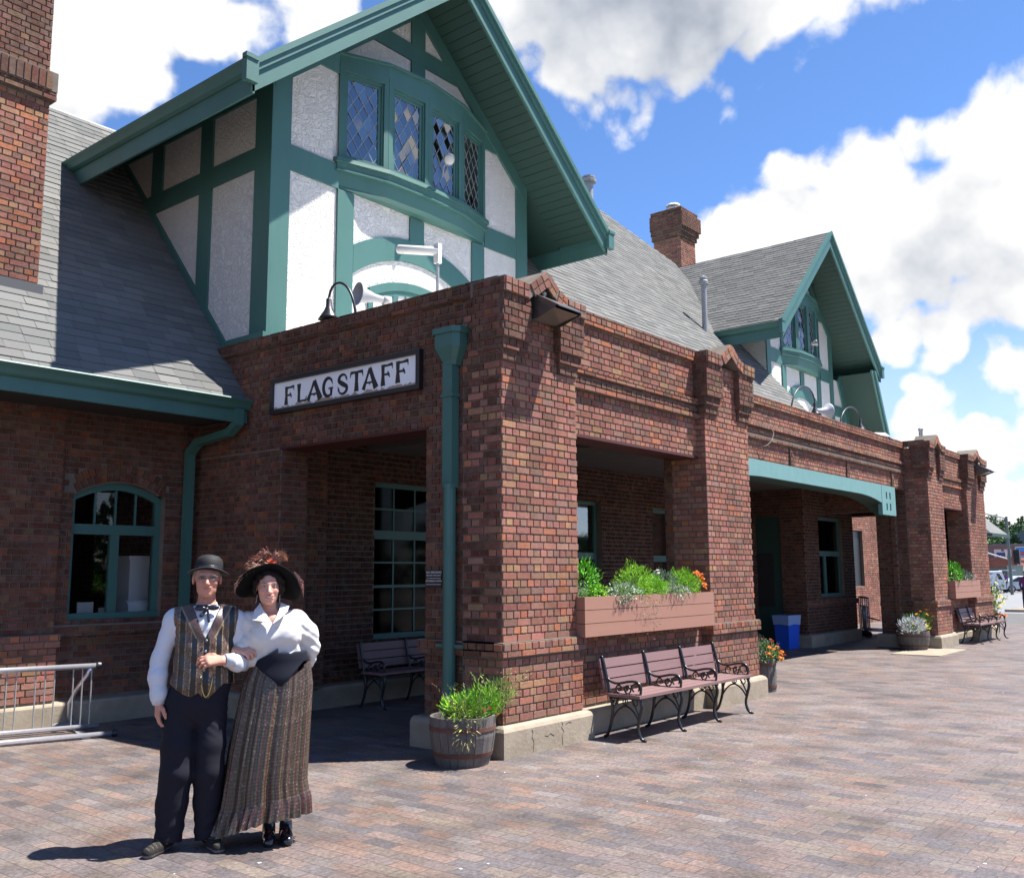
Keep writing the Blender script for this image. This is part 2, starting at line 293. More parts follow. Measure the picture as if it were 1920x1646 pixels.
class Bricks:
    def __init__(s): s.V = []; s.C = []; s.mb = MB()
    def rects(s, O, U, Vv, Nn, rl, proud=.012, pal='std', bev=.003, tint=1.0):
        if not len(rl): return
        O, U, Vv, Nn = (np.array(q, float) for q in (O, U, Vv, Nn)); r = np.array(rl); n = len(r)
        pr = proud + rng.uniform(-.0025, .002, n)
        def P(u, v, w): return O + u[:, None]*U + v[:, None]*Vv + np.asarray(w)[:, None]*Nn
        z = np.zeros(n)-.004; j = lambda: rng.uniform(-.0012, .0012, n)
        q = [P(r[:, 0], r[:, 2], z), P(r[:, 1], r[:, 2], z), P(r[:, 1], r[:, 3], z), P(r[:, 0], r[:, 3], z),
             P(r[:, 0]+bev+j(), r[:, 2]+bev+j(), pr), P(r[:, 1]-bev+j(), r[:, 2]+bev+j(), pr), P(r[:, 1]-bev+j(), r[:, 3]-bev+j(), pr), P(r[:, 0]+bev+j(), r[:, 3]-bev+j(), pr)]
        s.V.append(np.stack(q, 1)); w = PW[pal]; c = (PAL if pal == 'end' else PALD)[rng.choice(len(PAL), n, p=w/w.sum())]*rng.uniform(.80, 1.18, (n, 1))*rng.uniform(.95, 1.05, (n, 3))*tint*{'std': 1.42, 'warm': 1.25, 'dark': .82, 'end': .68}[pal]  # std brightened for sun, end darkened for shade: light put into brick colour
        s.C.append(np.repeat(c[:, None, :], 8, 1))
    def face(s, O, U, Vv, Nn, u0, u1, v0, v1, holes=(), poly=None, skip=None, pal='std', proud=.012, ext=(0, 0), bond=True, phase=0, L=LC, tint=1.0):
        out = []; k0 = int(math.floor(v0/HC-1e-6)); k1 = int(math.ceil(v1/HC))
        for k in range(k0, k1+1):
            a, b = max(v0, k*HC+JT/2), min(v1, (k+1)*HC-JT/2)
            if b-a < .022: continue
            vm = (a+b)/2; iv = [(u0-ext[0], u1+ext[1])]
            if poly is not None: iv = [(max(p, u0), min(q, u1)) for p, q in pol_iv(poly, vm)]
            for h in holes:
                if h[2] < vm < h[3]:
                    nv = []
                    for p, q in iv:
                        if h[0] > p: nv.append((p, min(q, h[0])))
                        if h[1] < q: nv.append((max(p, h[1]), q))
                    iv = [(p, q) for p, q in nv if q > p]
            W = L if (k % 2 == 0 or not bond) else L/2
            off = (L/4 if k % 2 else 0) if bond else (L/2 if k % 2 else 0)
            for p, q in iv:
                i0 = int(math.floor((p-off-phase)/W))-1
                e = off+phase+i0*W
                while e < q:
                    a2, b2 = e+JT/2, e+W-JT/2
                    if e < p < e+W: a2 = p
                    if e < q < e+W: b2 = q
                    a2, b2 = max(a2, p), min(b2, q)
                    if b2-a2 > .02 and not (skip and skip((a2+b2)/2, vm)): out.append((a2, b2, a, b))
                    e += W
        s.rects(O, U, Vv, Nn, out, proud, pal, tint=tint)
    def box(s, x0, x1, y0, y1, z0, z1, faces='-y-x', pal='std', holes={}, top=None, tint=1.0, body=True, proud=.012):
        if body: s.mb.box(x0, x1, y0, y1, z0, z1, 0)
        e = proud*.8
        if '-y' in faces: s.face((0, y0, 0), (1, 0, 0), (0, 0, 1), (0, -1, 0), x0, x1, z0, z1, holes.get('-y', ()), pal=pal, ext=(e, e), tint=tint, proud=proud)
        if '+y' in faces: s.face((0, y1, 0), (1, 0, 0), (0, 0, 1), (0, 1, 0), x0, x1, z0, z1, holes.get('+y', ()), pal=pal, ext=(e, e), tint=tint, proud=proud)
        if '-x' in faces: s.face((x0, 0, 0), (0, 1, 0), (0, 0, 1), (-1, 0, 0), y0, y1, z0, z1, holes.get('-x', ()), pal=pal, ext=(0, 0), tint=tint, proud=proud)
        if '+x' in faces: s.face((x1, 0, 0), (0, 1, 0), (0, 0, 1), (1, 0, 0), y0, y1, z0, z1, holes.get('+x', ()), pal=pal, ext=(0, 0), tint=tint, proud=proud)
        if '-z' in faces: s.face((0, 0, z0), (1, 0, 0), (0, 1, 0), (0, 0, -1), x0, x1, y0, y1, pal=pal, tint=tint, proud=.004)
    def build(s, name, parent=None):
        v = np.concatenate(s.V).reshape(-1, 3); c = np.concatenate(s.C).reshape(-1, 3); n = len(v)//8
        q = np.array([(4, 5, 6, 7), (0, 1, 5, 4), (1, 2, 6, 5), (2, 3, 7, 6), (3, 0, 4, 7)])
        F = (np.arange(n)[:, None, None]*8 + q[None]).reshape(-1, 4)
        # winding does not matter for diffuse shading; add mortar body
        mv = np.array(s.mb.v) if s.mb.v else np.zeros((0, 3)); quads = []; mm = []
        for f in s.mb.f:
            if len(f) == 4: quads.append(f)
            else:
                for i in range(1, len(f)-2, 2): quads.append((f[0], f[i], f[i+1], f[i+2]))
        fm = []
        mb4 = [f for f in quads if len(set(f)) == 4]; mb3 = [f for f in quads if len(set(f)) == 3]
        V2 = np.concatenate([v, mv]); C2 = np.concatenate([c, np.ones((len(mv), 3))])
        F2 = np.concatenate([F, np.array(mb4, int).reshape(-1, 4)+len(v)]) if mb4 else F
        mi = np.concatenate([np.zeros(len(F), int), np.ones(len(mb4), int)])
        o = np_mesh(name, V2, F2, [M['brick'], M['mortar']], parent, mi, C2)
        if mb3:
            t = np_mesh(name, mv, np.array([f[:3] for f in mb3]), [M['mortar']], o)
            t.name = 'mortar_bed'
        return o
def shingles(name, O, U, S, Nn, poly, parent, exp=.14, tab=.30, pal=((.165, .164, .156), (.156, .156, .150), (.176, .173, .164), (.147, .148, .143), (.163, .160, .152)), lift=.010, thick=.007):
    """tabs laid in courses on a slope; poly in (u, s) with s running up the slope"""
    O, U, S, Nn = (np.array(q, float) for q in (O, U, S, Nn)); ss = [p[1] for p in poly]; out = []
    k = 0; s = min(ss)
    while s < max(ss):
        for a, b in pol_iv(poly, min(s+exp*.5, max(ss)-1e-3)):
            e = a - rng.uniform(0, tab)
            while e < b:
                w = tab*rng.uniform(.85, 1.15); p, q = max(e, a), min(e+w, b)
                if q-p > .01: out.append((p+.002, q-.002, s, min(s+exp*1.08, max(ss))))
                e += w
        s += exp
    r = np.array(out); n = len(r); pal = np.array(pal)
    def P(u, v, w): return O + u[:, None]*U + v[:, None]*S + np.asarray(w)[:, None]*Nn
    l = lift + rng.uniform(-.003, .004, n); dz = rng.uniform(-.006, .004, n)
    q = [P(r[:, 0], r[:, 2]+dz, l-thick-.006), P(r[:, 1], r[:, 2]+dz, l-thick-.006), P(r[:, 0], r[:, 2]+dz, l), P(r[:, 1], r[:, 2]+dz, l), P(r[:, 0], r[:, 3], np.full(n, .001)), P(r[:, 1], r[:, 3], np.full(n, .001))]
    V = np.stack(q, 1).reshape(-1, 3); F = (np.arange(n)[:, None, None]*6 + np.array([(0, 1, 3, 2), (2, 3, 5, 4)])[None]).reshape(-1, 4)
    c = pal[rng.integers(0, len(pal), n)]*rng.uniform(.85, 1.12, (n, 1)); c = np.repeat(c, 6, 0)
    return np_mesh(name, V, F, M['shingle'], parent, None, c)
# ---------------- ground ----------------
def plaza_mat():
    m = bpy.data.materials.new('brick_paving'); m.use_nodes = True; nt = m.node_tree; N = nt.nodes; L = nt.links; b = N['Principled BSDF']
    tc = N.new('ShaderNodeTexCoord'); mp = N.new('ShaderNodeMapping'); mp.inputs['Rotation'].default_value = (0, 0, R(90)); L.new(tc.outputs['Object'], mp.inputs[0])
    nz = N.new('ShaderNodeTexNoise'); nz.inputs['Scale'].default_value = 1.3; nz.inputs['Detail'].default_value = 2; L.new(tc.outputs['Object'], nz.inputs['Vector'])
    va = N.new('ShaderNodeVectorMath'); va.operation = 'MULTIPLY_ADD'; va.inputs[1].default_value = (.03, .03, 0); L.new(nz.outputs['Color'], va.inputs[0]); L.new(mp.outputs[0], va.inputs[2])
    br = N.new('ShaderNodeTexBrick'); br.inputs['Scale'].default_value = 1; br.inputs['Brick Width'].default_value = .245; br.inputs['Row Height'].default_value = .122
    br.inputs['Mortar Size'].default_value = .003; br.inputs['Mortar Smooth'].default_value = .6; br.offset = .5
    br.inputs['Color1'].default_value = (0, 0, 0, 1); br.inputs['Color2'].default_value = (1, 1, 1, 1); br.inputs['Mortar'].default_value = (.5, .5, .5, 1); L.new(va.outputs[0], br.inputs['Vector'])
    cr = N.new('ShaderNodeValToRGB'); cr.color_ramp.interpolation = 'LINEAR'; e = cr.color_ramp.elements
    st = [(0, (.100, .088, .088)), (.16, (.135, .125, .128)), (.3, (.18, .140, .126)), (.42, (.130, .106, .098)), (.52, (.19, .158, .125)), (.62, (.148, .134, .132)), (.74, (.18, .125, .100)), (.84, (.172, .152, .138)), (.93, (.215, .140, .106)), (1, (.20, .185, .178))]
    e[0].position = 0; e[0].color = (*st[0][1], 1); e[1].position = 1; e[1].color = (*st[-1][1], 1)
    for p, c in st[1:-1]: q = e.new(p); q.color = (*c, 1)
    L.new(br.outputs['Color'], cr.inputs[0])
    for q in e: q.color = (q.color[0]*1.08, q.color[1]*1.03, q.color[2]*1.04, 1)
    # worn, dusty and stained patches
    n1 = N.new('ShaderNodeTexNoise'); n1.inputs['Scale'].default_value = .55; n1.inputs['Detail'].default_value = 7; n1.inputs['Roughness'].default_value = .65; L.new(tc.outputs['Object'], n1.inputs['Vector'])
    r1 = N.new('ShaderNodeMapRange'); r1.inputs['From Min'].default_value = .50; r1.inputs['From Max'].default_value = .70; r1.inputs['To Max'].default_value = .62; L.new(n1.outputs['Fac'], r1.inputs['Value'])
    m1 = N.new('ShaderNodeMix'); m1.data_type = 'RGBA'; L.new(r1.outputs[0], m1.inputs[0]); L.new(cr.outputs[0], m1.inputs[6]); m1.inputs[7].default_value = (.27, .225, .205, 1)
    n2 = N.new('ShaderNodeTexNoise'); n2.inputs['Scale'].default_value = 34; n2.inputs['Detail'].default_value = 6; n2.inputs['Roughness'].default_value = .7; L.new(tc.outputs['Object'], n2.inputs['Vector'])
    r2 = N.new('ShaderNodeMapRange'); r2.inputs['From Min'].default_value = .38; r2.inputs['From Max'].default_value = .66; r2.inputs['To Min'].default_value = .62; r2.inputs['To Max'].default_value = 1.25; L.new(n2.outputs['Fac'], r2.inputs['Value'])
    m2 = N.new('ShaderNodeMix'); m2.data_type = 'RGBA'; m2.blend_type = 'MULTIPLY'; m2.inputs[0].default_value = 1; L.new(m1.outputs[2], m2.inputs[6]); L.new(r2.outputs[0], m2.inputs[7])
    n3 = N.new('ShaderNodeTexNoise'); n3.inputs['Scale'].default_value = 1.7; n3.inputs['Detail'].default_value = 4; L.new(tc.outputs['Object'], n3.inputs['Vector'])
    r3 = N.new('ShaderNodeMapRange'); r3.inputs['From Min'].default_value = .46; r3.inputs['From Max'].default_value = .72; r3.inputs['To Min'].default_value = .92; r3.inputs['To Max'].default_value = .52; L.new(n3.outputs['Fac'], r3.inputs['Value'])
    m3 = N.new('ShaderNodeMix'); m3.data_type = 'RGBA'; m3.blend_type = 'MULTIPLY'; m3.inputs[0].default_value = 1; L.new(m2.outputs[2], m3.inputs[6]); L.new(r3.outputs[0], m3.inputs[7])
    m4 = N.new('ShaderNodeMix'); m4.data_type = 'RGBA'; L.new(br.outputs['Fac'], m4.inputs[0]); L.new(m3.outputs[2], m4.inputs[6]); m4.inputs[7].default_value = (.085, .07, .062, 1)
    L.new(m4.outputs[2], b.inputs['Base Color'])
    b.inputs['Roughness'].default_value = .62; b.inputs['Specular IOR Level'].default_value = .35
    inv = N.new('ShaderNodeMath'); inv.operation = 'MULTIPLY_ADD'; inv.inputs[1].default_value = -1.0; inv.inputs[2].default_value = 1; L.new(br.outputs['Fac'], inv.inputs[0])
    ad = N.new('ShaderNodeMath'); ad.operation = 'MULTIPLY_ADD'; ad.inputs[1].default_value = .45; L.new(n2.outputs['Fac'], ad.inputs[0]); L.new(inv.outputs[0], ad.inputs[2])
    ad2 = N.new('ShaderNodeMath'); ad2.operation = 'MULTIPLY_ADD'; ad2.inputs[1].default_value = .7; L.new(br.outputs['Color'], ad2.inputs[0]); L.new(ad.outputs[0], ad2.inputs[2])
    bp = N.new('ShaderNodeBump'); bp.inputs['Strength'].default_value = .8; bp.inputs['Distance'].default_value = .006; L.new(ad2.outputs[0], bp.inputs['Height']); L.new(bp.outputs[0], b.inputs['Normal'])
    return m
M['plaza'] = plaza_mat()
M['asphalt'] = mat('asphalt', (.10, .097, .094), .9, var=.4, vscale=.8, bump=.6, bscale=160, dark=(.75, .73, .7))
g = MB(); g.box(-400, 1500, -900, 900, -1, -.20); tag(g.build('ground', M['asphalt']), kind='structure')
g = MB(); g.box(-16, 27, -14, 12, -.3, 0.0); tag(g.build('brick_plaza', M['plaza']), kind='structure')
g = MB(); g.box(13.3, 15.3, -.2, .75, -.05, .012); tag(g.build('concrete_pad', M['concrete']), kind='structure')
# ---------------- the station ----------------
ST = empty('train_station', (0, 0, 0), 0, 'long red brick railway station with half timbered gables and grey shingle roofs', 'station building')
XH = (1, 0, 0); YH = (0, 1, 0); ZH = (0, 0, 1)
def plinth(mb, x0, x1, y0, y1, z1=.285, b=.05):
    r = [[(x0, y0, -.02), (x1, y0, -.02), (x1, y1, -.02), (x0, y1, -.02)], [(x0, y0, z1-b), (x1, y0, z1-b), (x1, y1, z1-b), (x0, y1, z1-b)],
         [(x0+b*.4, y0+b*.4, z1-b*.35), (x1-b*.4, y0+b*.4, z1-b*.35), (x1-b*.4, y1, z1-b*.35), (x0+b*.4, y1, z1-b*.35)],
         [(x0+b, y0+b, z1), (x1-b, y0+b, z1), (x1-b, y1, z1), (x0+b, y1, z1)]]
    mb.ring_loft(r)
def slope_bricks(B, p, q, th, y, n, pal='warm'):
    """two courses of header bricks following the line p-q (x, z) as their top edge"""
    p = Vector((p[0], 0, p[1])); q = Vector((q[0], 0, q[1])); U = (q-p); Ln = U.length; U.normalize(); W = Vector((-U.z, 0, U.x))
    if W.z < 0: W = -W
    k = max(1, round(Ln/.107)); w = Ln/k
    for r in range(n):
        B.rects(p - W*(th*(r+1)) + Vector((0, y, 0)), U, W, (0, -1, 0), [(i*w+.005, (i+1)*w-.005, .005, th-.005) for i in range(k)], .012, pal)
def pier_head(B, x0, x1, y, sidex=True):
    w = x1-x0; bl = w*.30; pr = .085
    zc = 4.41
    for a, b in ((x0-.06, x0+bl), (x1-bl, x1+.06)):
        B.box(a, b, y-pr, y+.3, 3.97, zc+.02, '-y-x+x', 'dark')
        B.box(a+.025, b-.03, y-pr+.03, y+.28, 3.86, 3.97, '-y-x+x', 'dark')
        B.box(a+.05, b-.06, y-pr+.055, y+.28, 3.75, 3.86, '-y-x+x', 'dark')
    cx = (x0+x1)/2
    prof = [(x0-.07, 4.57), (x0+bl*.85, 4.565), (cx-.03, 4.76), (cx+.04, 4.75), (cx+.20, 4.62), (x1-bl*.7, 4.56), (x1+.07, 4.55)]
    for p, q in zip(prof[:-1], prof[1:]):
        if abs(q[0]-p[0]) > .08: slope_bricks(B, p, q, .078, y-pr-.03, 2)
    poly = [(a, b) for a, b in prof] + [(a, b-.155) for a, b in prof[::-1]]
    for i in range(len(prof)-1):
        B.mb.prism([prof[i], prof[i+1], (prof[i+1][0], prof[i+1][1]-.155), (prof[i][0], prof[i][1]-.155)], XZ, y-pr-.03, y+.34)
    if sidex: B.face((x0-.07, 0, 0), YH, ZH, (-1, 0, 0), y-pr-.03, y+.3, zc, 4.57, pal='dark')
def portico(B, P, xa, xb, xc, xd, y0, end_left, rec=.12):
    hz = 3.17
    # piers
    for a, b in ((xa, xb), (xc, xd)):
        B.box(a, b, y0, y0+.5, .27, 4.44, '-y-x+x', 'std')
        B.box(a-.055, b+.055, y0-.055, y0+.45, .9, 1.035, '-y-x+x', 'warm')
        B.box(a-.02, b+.02, y0-.02, y0+.45, .27, .9, '-y-x+x', 'std', tint=.93)
        pier_head(B, a, b, y0)
        plinth(P, a-.11, b+.11, y0-.11, y0+.5)
    yr = y0+rec
    # wall under the window box, wall above the opening
    B.box(xb, xc, yr, yr+.3, .27, 1.25, '-y', 'std', tint=.95)
    B.box(xb, xc, yr, yr+.3, hz+.012, 4.47, '-y', 'std')
    B.box(xb, xc, yr-.055, yr+.3, 3.855, 3.93, '-y', 'warm'); B.box(xb, xc, yr-.028, yr+.3, 3.755, 3.83, '-y', 'dark'); B.box(xb, xc, yr-.055, yr+.29, 3.675, 3.735, '-y', 'warm')
    B.box(xb, xc, yr-.045, yr+.32, 4.44, 4.585, '-y', 'warm')
    plinth(P, xb+.1, xc-.1, yr-.07, yr+.4, .27)
B = Bricks(); PL = MB()
portico(B, PL, 0, 1.235, 4.15, 5.41, 0, True)
build_B1 = B
# end wall (x = 0) with the wide doorway
mb = B.mb
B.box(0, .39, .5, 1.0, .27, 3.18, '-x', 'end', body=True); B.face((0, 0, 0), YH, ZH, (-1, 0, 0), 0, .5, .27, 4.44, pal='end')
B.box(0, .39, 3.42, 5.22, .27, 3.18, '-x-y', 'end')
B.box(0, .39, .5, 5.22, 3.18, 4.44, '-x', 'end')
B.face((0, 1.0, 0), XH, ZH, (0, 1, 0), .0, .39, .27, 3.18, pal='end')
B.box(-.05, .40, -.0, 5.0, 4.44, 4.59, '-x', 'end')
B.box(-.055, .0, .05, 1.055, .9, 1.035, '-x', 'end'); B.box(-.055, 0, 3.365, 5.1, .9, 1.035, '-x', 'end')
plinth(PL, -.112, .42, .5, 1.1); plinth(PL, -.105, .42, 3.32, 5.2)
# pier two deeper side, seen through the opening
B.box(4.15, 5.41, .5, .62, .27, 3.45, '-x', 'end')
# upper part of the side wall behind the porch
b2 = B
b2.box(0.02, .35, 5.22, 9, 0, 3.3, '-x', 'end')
B.build('porch_brickwork', ST)
# soffit lintels and sills
m = MB(); m.box(1.235, 4.15, .10, .47, 3.15, 3.182); m.box(-.012, .40, .98, 3.44, 3.155, 3.181); m.build('door_lintel', M['redlintel'], ST)
# middle part with the wide arch
B = Bricks(); ym = .90
B.box(5.3, 15.32, ym, ym+.35, 3.50, 4.47, '-y', 'std'); B.box(5.3, 15.32, ym-.05, ym+.36, 4.44, 4.59, '-y', 'warm')
B.box(5.3, 15.32, ym-.055, ym+.3, 4.06, 4.13, '-y', 'warm'); B.box(5.3, 15.32, ym-.028, ym+.3, 3.95, 4.02, '-y', 'dark'); B.box(5.3, 15.32, ym-.055, ym+.29, 3.85, 3.92, '-y', 'dark')
for x in (6.2, 8.95, 11.7, 14.4):
    B.box(x, x+.12, ym-.03, ym+.2, 3.50, 3.845, '-y', 'dark')
B.build('arch_brickwork', ST)
m = MB()
def arch_pts(x0, x1, n=40):
    o = []
    for i in range(n+1):
        x = x0 + (x1-x0)*i/n; t = abs((x-(x0+x1)/2)/((x1-x0)/2)); o.append((x, 3.235 - .36*max(0, (t-.45)/.55)**2.4 if t < .965 else 2.87))
    return o
ap = arch_pts(5.46, 14.45)
for y0_, y1_ in ((ym-.07, ym+.02), (ym+.30, ym+.36)):
    for p, q in zip(ap[:-1], ap[1:]):
        if q[0] > 13.62 and p[0] < 14.30: continue
        m.prism([(p[0], 3.497), (q[0], 3.497), q, p], XZ, y0_, y1_)
# lattice ends with little square cut-outs
xs = [13.575, 13.83, 13.91, 14.06, 14.14, 14.45]; zs = [2.87, 2.97, 3.12, 3.21, 3.36, 3.497]
for i in range(5):
    for j in range(5):
        if i in (1, 3) and j in (1, 3): continue
        z0 = zs[j]
        m.box(xs[i], xs[i+1], ym-.07, ym+.02, z0, zs[j+1])
m.build('arch_beam', M['teal_arch'], ST)
m = MB()
for p, q in zip(ap[:-1], ap[1:]): m.prism([(p[0], p[1]-.012), (q[0], q[1]-.012), (q[0], q[1]+.02), (p[0], p[1]+.02)], XZ, ym-.05, ym+.34)
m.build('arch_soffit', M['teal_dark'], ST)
# far portico
B = Bricks(); portico(B, PL, 15.3, 16.42, 18.55, 20.25, .38, False)
B.box(15.3, 15.7, .88, 1.56, .27, 4.6, '-x', 'end', tint=.9); B.box(15.26, 15.6, 1.10, 1.22, .27, 3.45, '-x', 'end'); B.box(15.3, 15.7, 1.56, 3.9, 3.05, 4.6, '-x', 'end')
B.box(15.27, 15.62, .38, 1.56, .9, 1.0, '-x', 'end', tint=.8)
B.box(15.25, 15.3, .38, 1.3, 4.46, 4.6, '-x', 'end')
plinth(PL, 15.18, 15.75, .8, 1.64)
B.box(19.9, 20.25, .88, 2.5, .27, 3.2, '-x', 'end'); B.box(19.9, 20.25, .88, 3.9, 3.2, 4.6, '-x', 'end')
B.build('far_porch_brickwork', ST)
m = MB(); m.box(16.42, 18.55, .48, .8, 3.15, 3.182); m.build('lintel', M['redlintel'], ST)
# inner wall of the porch with pilasters
B = Bricks(); IW = [(1.95, 3.35, .80, 2.95), (6.15, 7.5, 1.2, 2.97), (9.3, 10.65, 1.2, 2.93)]
def wall_with_holes(B, x0, x1, y, th, z0, z1, holes, pal='end', tint=1.0, plane='y', face='-y'):
    xs = sorted({x0, x1} | {h[0] for h in holes} | {h[1] for h in holes})
    for a, b in zip(xs[:-1], xs[1:]):
        hh = [h for h in holes if h[0] <= a+1e-6 and h[1] >= b-1e-6]
        seg = [(z0, z1)] if not hh else [(z0, hh[0][2]), (hh[0][3], z1)]
        for c, d in seg:
            if d-c > .01:
                if plane == 'y': B.mb.box(a, b, y, y+th, c, d)
                else: B.mb.box(y, y+th, a, b, c, d)
    if plane == 'y': B.face((0, y, 0), XH, ZH, (0, -1, 0), x0, x1, z0, z1, holes, pal=pal, tint=tint)
    else: B.face((y, 0, 0), YH, ZH, (-1, 0, 0), x0, x1, z0, z1, holes, pal=pal, tint=tint)
wall_with_holes(B, .39, 13.95, 3.9, .3, .27, 3.6, IW, tint=.5)  # low tint puts the porch shade into the brick colour, bay included
B.box(.39, .98, 3.76, 3.9, .27, 3.45, '-y+x', 'end', tint=.9)
# bay that stands out of the wall, with the ticket windows
BW = [(14.75, 16.25, 1.10, 2.95)]
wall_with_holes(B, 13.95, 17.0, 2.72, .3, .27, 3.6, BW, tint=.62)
wall_with_holes(B, 3.1, 6.5, 13.95, .3, .0, 3.6, [(3.45, 4.5, .02, 3.0)], tint=.75, plane='x') if False else None
B.mb.box(13.95, 14.2, 3.02, 3.3, 0, 3.6); B.mb.box(13.95, 14.2, 4.5, 6.5, 0, 3.6); B.mb.box(13.95, 14.2, 3.3, 4.5, 2.95, 3.6)
B.face((13.95, 0, 0), YH, ZH, (-1, 0, 0), 2.72, 6.5, .27, 3.6, [(3.3, 4.5, 0, 2.95)], pal='end', tint=.8)
B.box(13.95, 17.0, 2.68, 2.72, .9, 1.03, '-y', 'end'); B.box(16.9, 17.0, 3.02, 6.4, 0, 3.6, '+x', 'end')
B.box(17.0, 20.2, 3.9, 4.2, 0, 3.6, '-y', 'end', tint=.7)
B.build('inner_wall', ST)
plinth(PL, .39, 13.9, 3.82, 4.0, .27, .03); plinth(PL, 13.88, 17.06, 2.64, 3.0, .27, .03)
# wing on the left
WH = [(-1.60, -.42, 1.17, 2.80)]
B = Bricks()
for a, b, c, d in ((-12, -1.60, .27, 4.1), (-.42, 0.0, .27, 4.1), (-1.60, -.42, .27, 1.17), (-1.60, -.42, 2.98, 4.1)): B.mb.box(a, b, 5.22, 5.52, c, d)
wcx, wsp, wrise = -1.01, 2.62, .18
def warc(x): # top of the arched opening
    t = (x-wcx)/.59; return wsp + wrise*(1-t*t)
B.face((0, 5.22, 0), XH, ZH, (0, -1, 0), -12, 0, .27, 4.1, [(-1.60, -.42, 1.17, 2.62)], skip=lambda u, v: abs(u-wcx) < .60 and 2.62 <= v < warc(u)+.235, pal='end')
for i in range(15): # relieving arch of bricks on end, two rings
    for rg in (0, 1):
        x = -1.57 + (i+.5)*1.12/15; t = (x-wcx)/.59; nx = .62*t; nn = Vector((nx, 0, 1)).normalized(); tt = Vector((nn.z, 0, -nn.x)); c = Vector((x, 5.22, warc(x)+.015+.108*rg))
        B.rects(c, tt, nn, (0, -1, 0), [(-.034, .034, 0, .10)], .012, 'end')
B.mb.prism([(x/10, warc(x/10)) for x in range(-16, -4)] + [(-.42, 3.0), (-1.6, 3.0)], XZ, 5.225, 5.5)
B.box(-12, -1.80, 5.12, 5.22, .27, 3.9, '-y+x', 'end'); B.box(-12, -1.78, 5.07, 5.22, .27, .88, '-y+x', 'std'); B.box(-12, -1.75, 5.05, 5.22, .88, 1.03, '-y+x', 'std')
B.box(-1.80, 0, 5.15, 5.22, .99, 1.12, '-y', 'end')
B.build('wing_wall', ST)
plinth(PL, -12, 0, 5.0, 5.3, .27, .03)
# annex beyond, seen through the far porch
B = Bricks(); wall_with_holes(B, 20.3, 34, 5.3, .3, .0, 3.9, [(24.2, 25.1, 1.2, 3.0)], 'std')
B.build('annex_wall', ST)
PL.build('plinth', M['concrete'], ST)
m = MB()
for x0, z0, pts in ((.30, .22, [(0, 0), (.02, -.03), (.0, -.07), (.03, -.11), (.02, -.20)]), (.78, .235, [(0, .0), (.015, -.03), (-.01, -.05), (.03, -.09), (.0, -.13), (.01, -.22)]), (.5, .14, [(0, 0), (.05, -.01), (.09, .01), (.15, -.02)]), (.84, .20, [(0, 0), (.05, .02), (.10, .01)])):
    P = [(x0+a, -.1115, z0+b) for a, b in pts]; m.tube(P, .0022, 4)
m.build('plinth_cracks', mat('crack', (.06, .05, .04), .95), ST)
m = MB(); m.box(24.2, 25.1, 5.38, 5.42, 1.2, 3.0); m.build('annex_window', M['black'], ST)
# ---- ordinary windows ----
def window(x0, x1, z0, z1, y, parent, rows, cols, transom=None, trow=(1, 2), arch=False, name='window', fw=.07, mull=None, glass='glass'):
    m = MB(); d = .06
    if not arch:
        m.box(x0, x1, y-.01, y+d, z1-fw, z1); top = z1-fw
    m.box(x0, x0+fw, y-.012, y+d, z0, z1-(0 if arch else fw)-(.18 if arch else 0)); m.box(x1-fw, x1, y-.012, y+d, z0, z1-(0 if arch else fw)-(.18 if arch else 0)); m.box(x0-.03, x1+.03, y-.05, y+d, z0-.04, z0+fw)
    tz = transom or z1-fw
    if transom: m.box(x0+fw, x1-fw, y-.016, y+d, transom-.06, transom+.06)
    if mull:
        for c in mull: m.box(c-.055, c+.055, y-.004, y+d, z0+fw, tz-.06)
    bw = .013
    for j in range(1, cols):
        x = x0+fw+(x1-x0-2*fw)*j/cols
        if rows > 1: m.box(x-bw, x+bw, y+.014, y+.04, z0+fw, tz-.06)
    for i in range(1, rows):
        z = z0+fw+(tz-.06-z0-fw)*i/rows; m.box(x0+fw, x1-fw, y+.011, y+.043, z-bw*(2 if i == rows//2 and rows > 3 else 1), z+bw)
    if transom:
        for j in range(1, trow[1]): x = x0+fw+(x1-x0-2*fw)*j/trow[1]; m.box(x-bw, x+bw, y+.014, y+.04, transom+.06, z1-fw*.8)
        for i in range(1, trow[0]): z = transom+.06+(z1-fw-transom-.06)*i/trow[0]; m.box(x0+fw, x1-fw, y+.011, y+.043, z-bw, z+bw)
    if arch:
        n = 14; cx = (x0+x1)/2; hw = (x1-x0)/2; f = lambda x: z1-.18+.18*(1-((x-cx)/hw)**2)
        for i in range(n):
            a, b = x0+(x1-x0)*i/n, x0+(x1-x0)*(i+1)/n
            m.prism([(a, f(a)-.085), (b, f(b)-.085), (b, f(b)+.004), (a, f(a)+.004)], XZ, y-.02, y+d)
    w = m.build(name, M['teal'], parent)
    g = MB(); g.box(x0+.02, x1-.02, y+.024, y+.03, z0+.02, z1-.02 if not arch else z1-.09); g.build('pane', M[glass], w)
    return w
window(-1.60, -.42, 1.17, 2.80, 5.32, ST, 1, 1, 2.23, (1, 4), True, glass='glass4', mull=[-1.01], name='arched_window')
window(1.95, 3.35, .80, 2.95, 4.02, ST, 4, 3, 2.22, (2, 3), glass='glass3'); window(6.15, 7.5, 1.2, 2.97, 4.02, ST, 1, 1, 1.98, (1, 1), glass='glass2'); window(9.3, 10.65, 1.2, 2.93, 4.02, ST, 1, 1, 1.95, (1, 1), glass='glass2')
window(14.75, 16.25, 1.10, 2.95, 2.80, ST, 1, 1, 2.1, (1, 1), mull=[15.3], name='bay_window')
m = MB(); m.box(13.98, 14.02, 3.3, 4.5, 0, 2.95); m.build('porch_door', M['teal_dark'], ST)
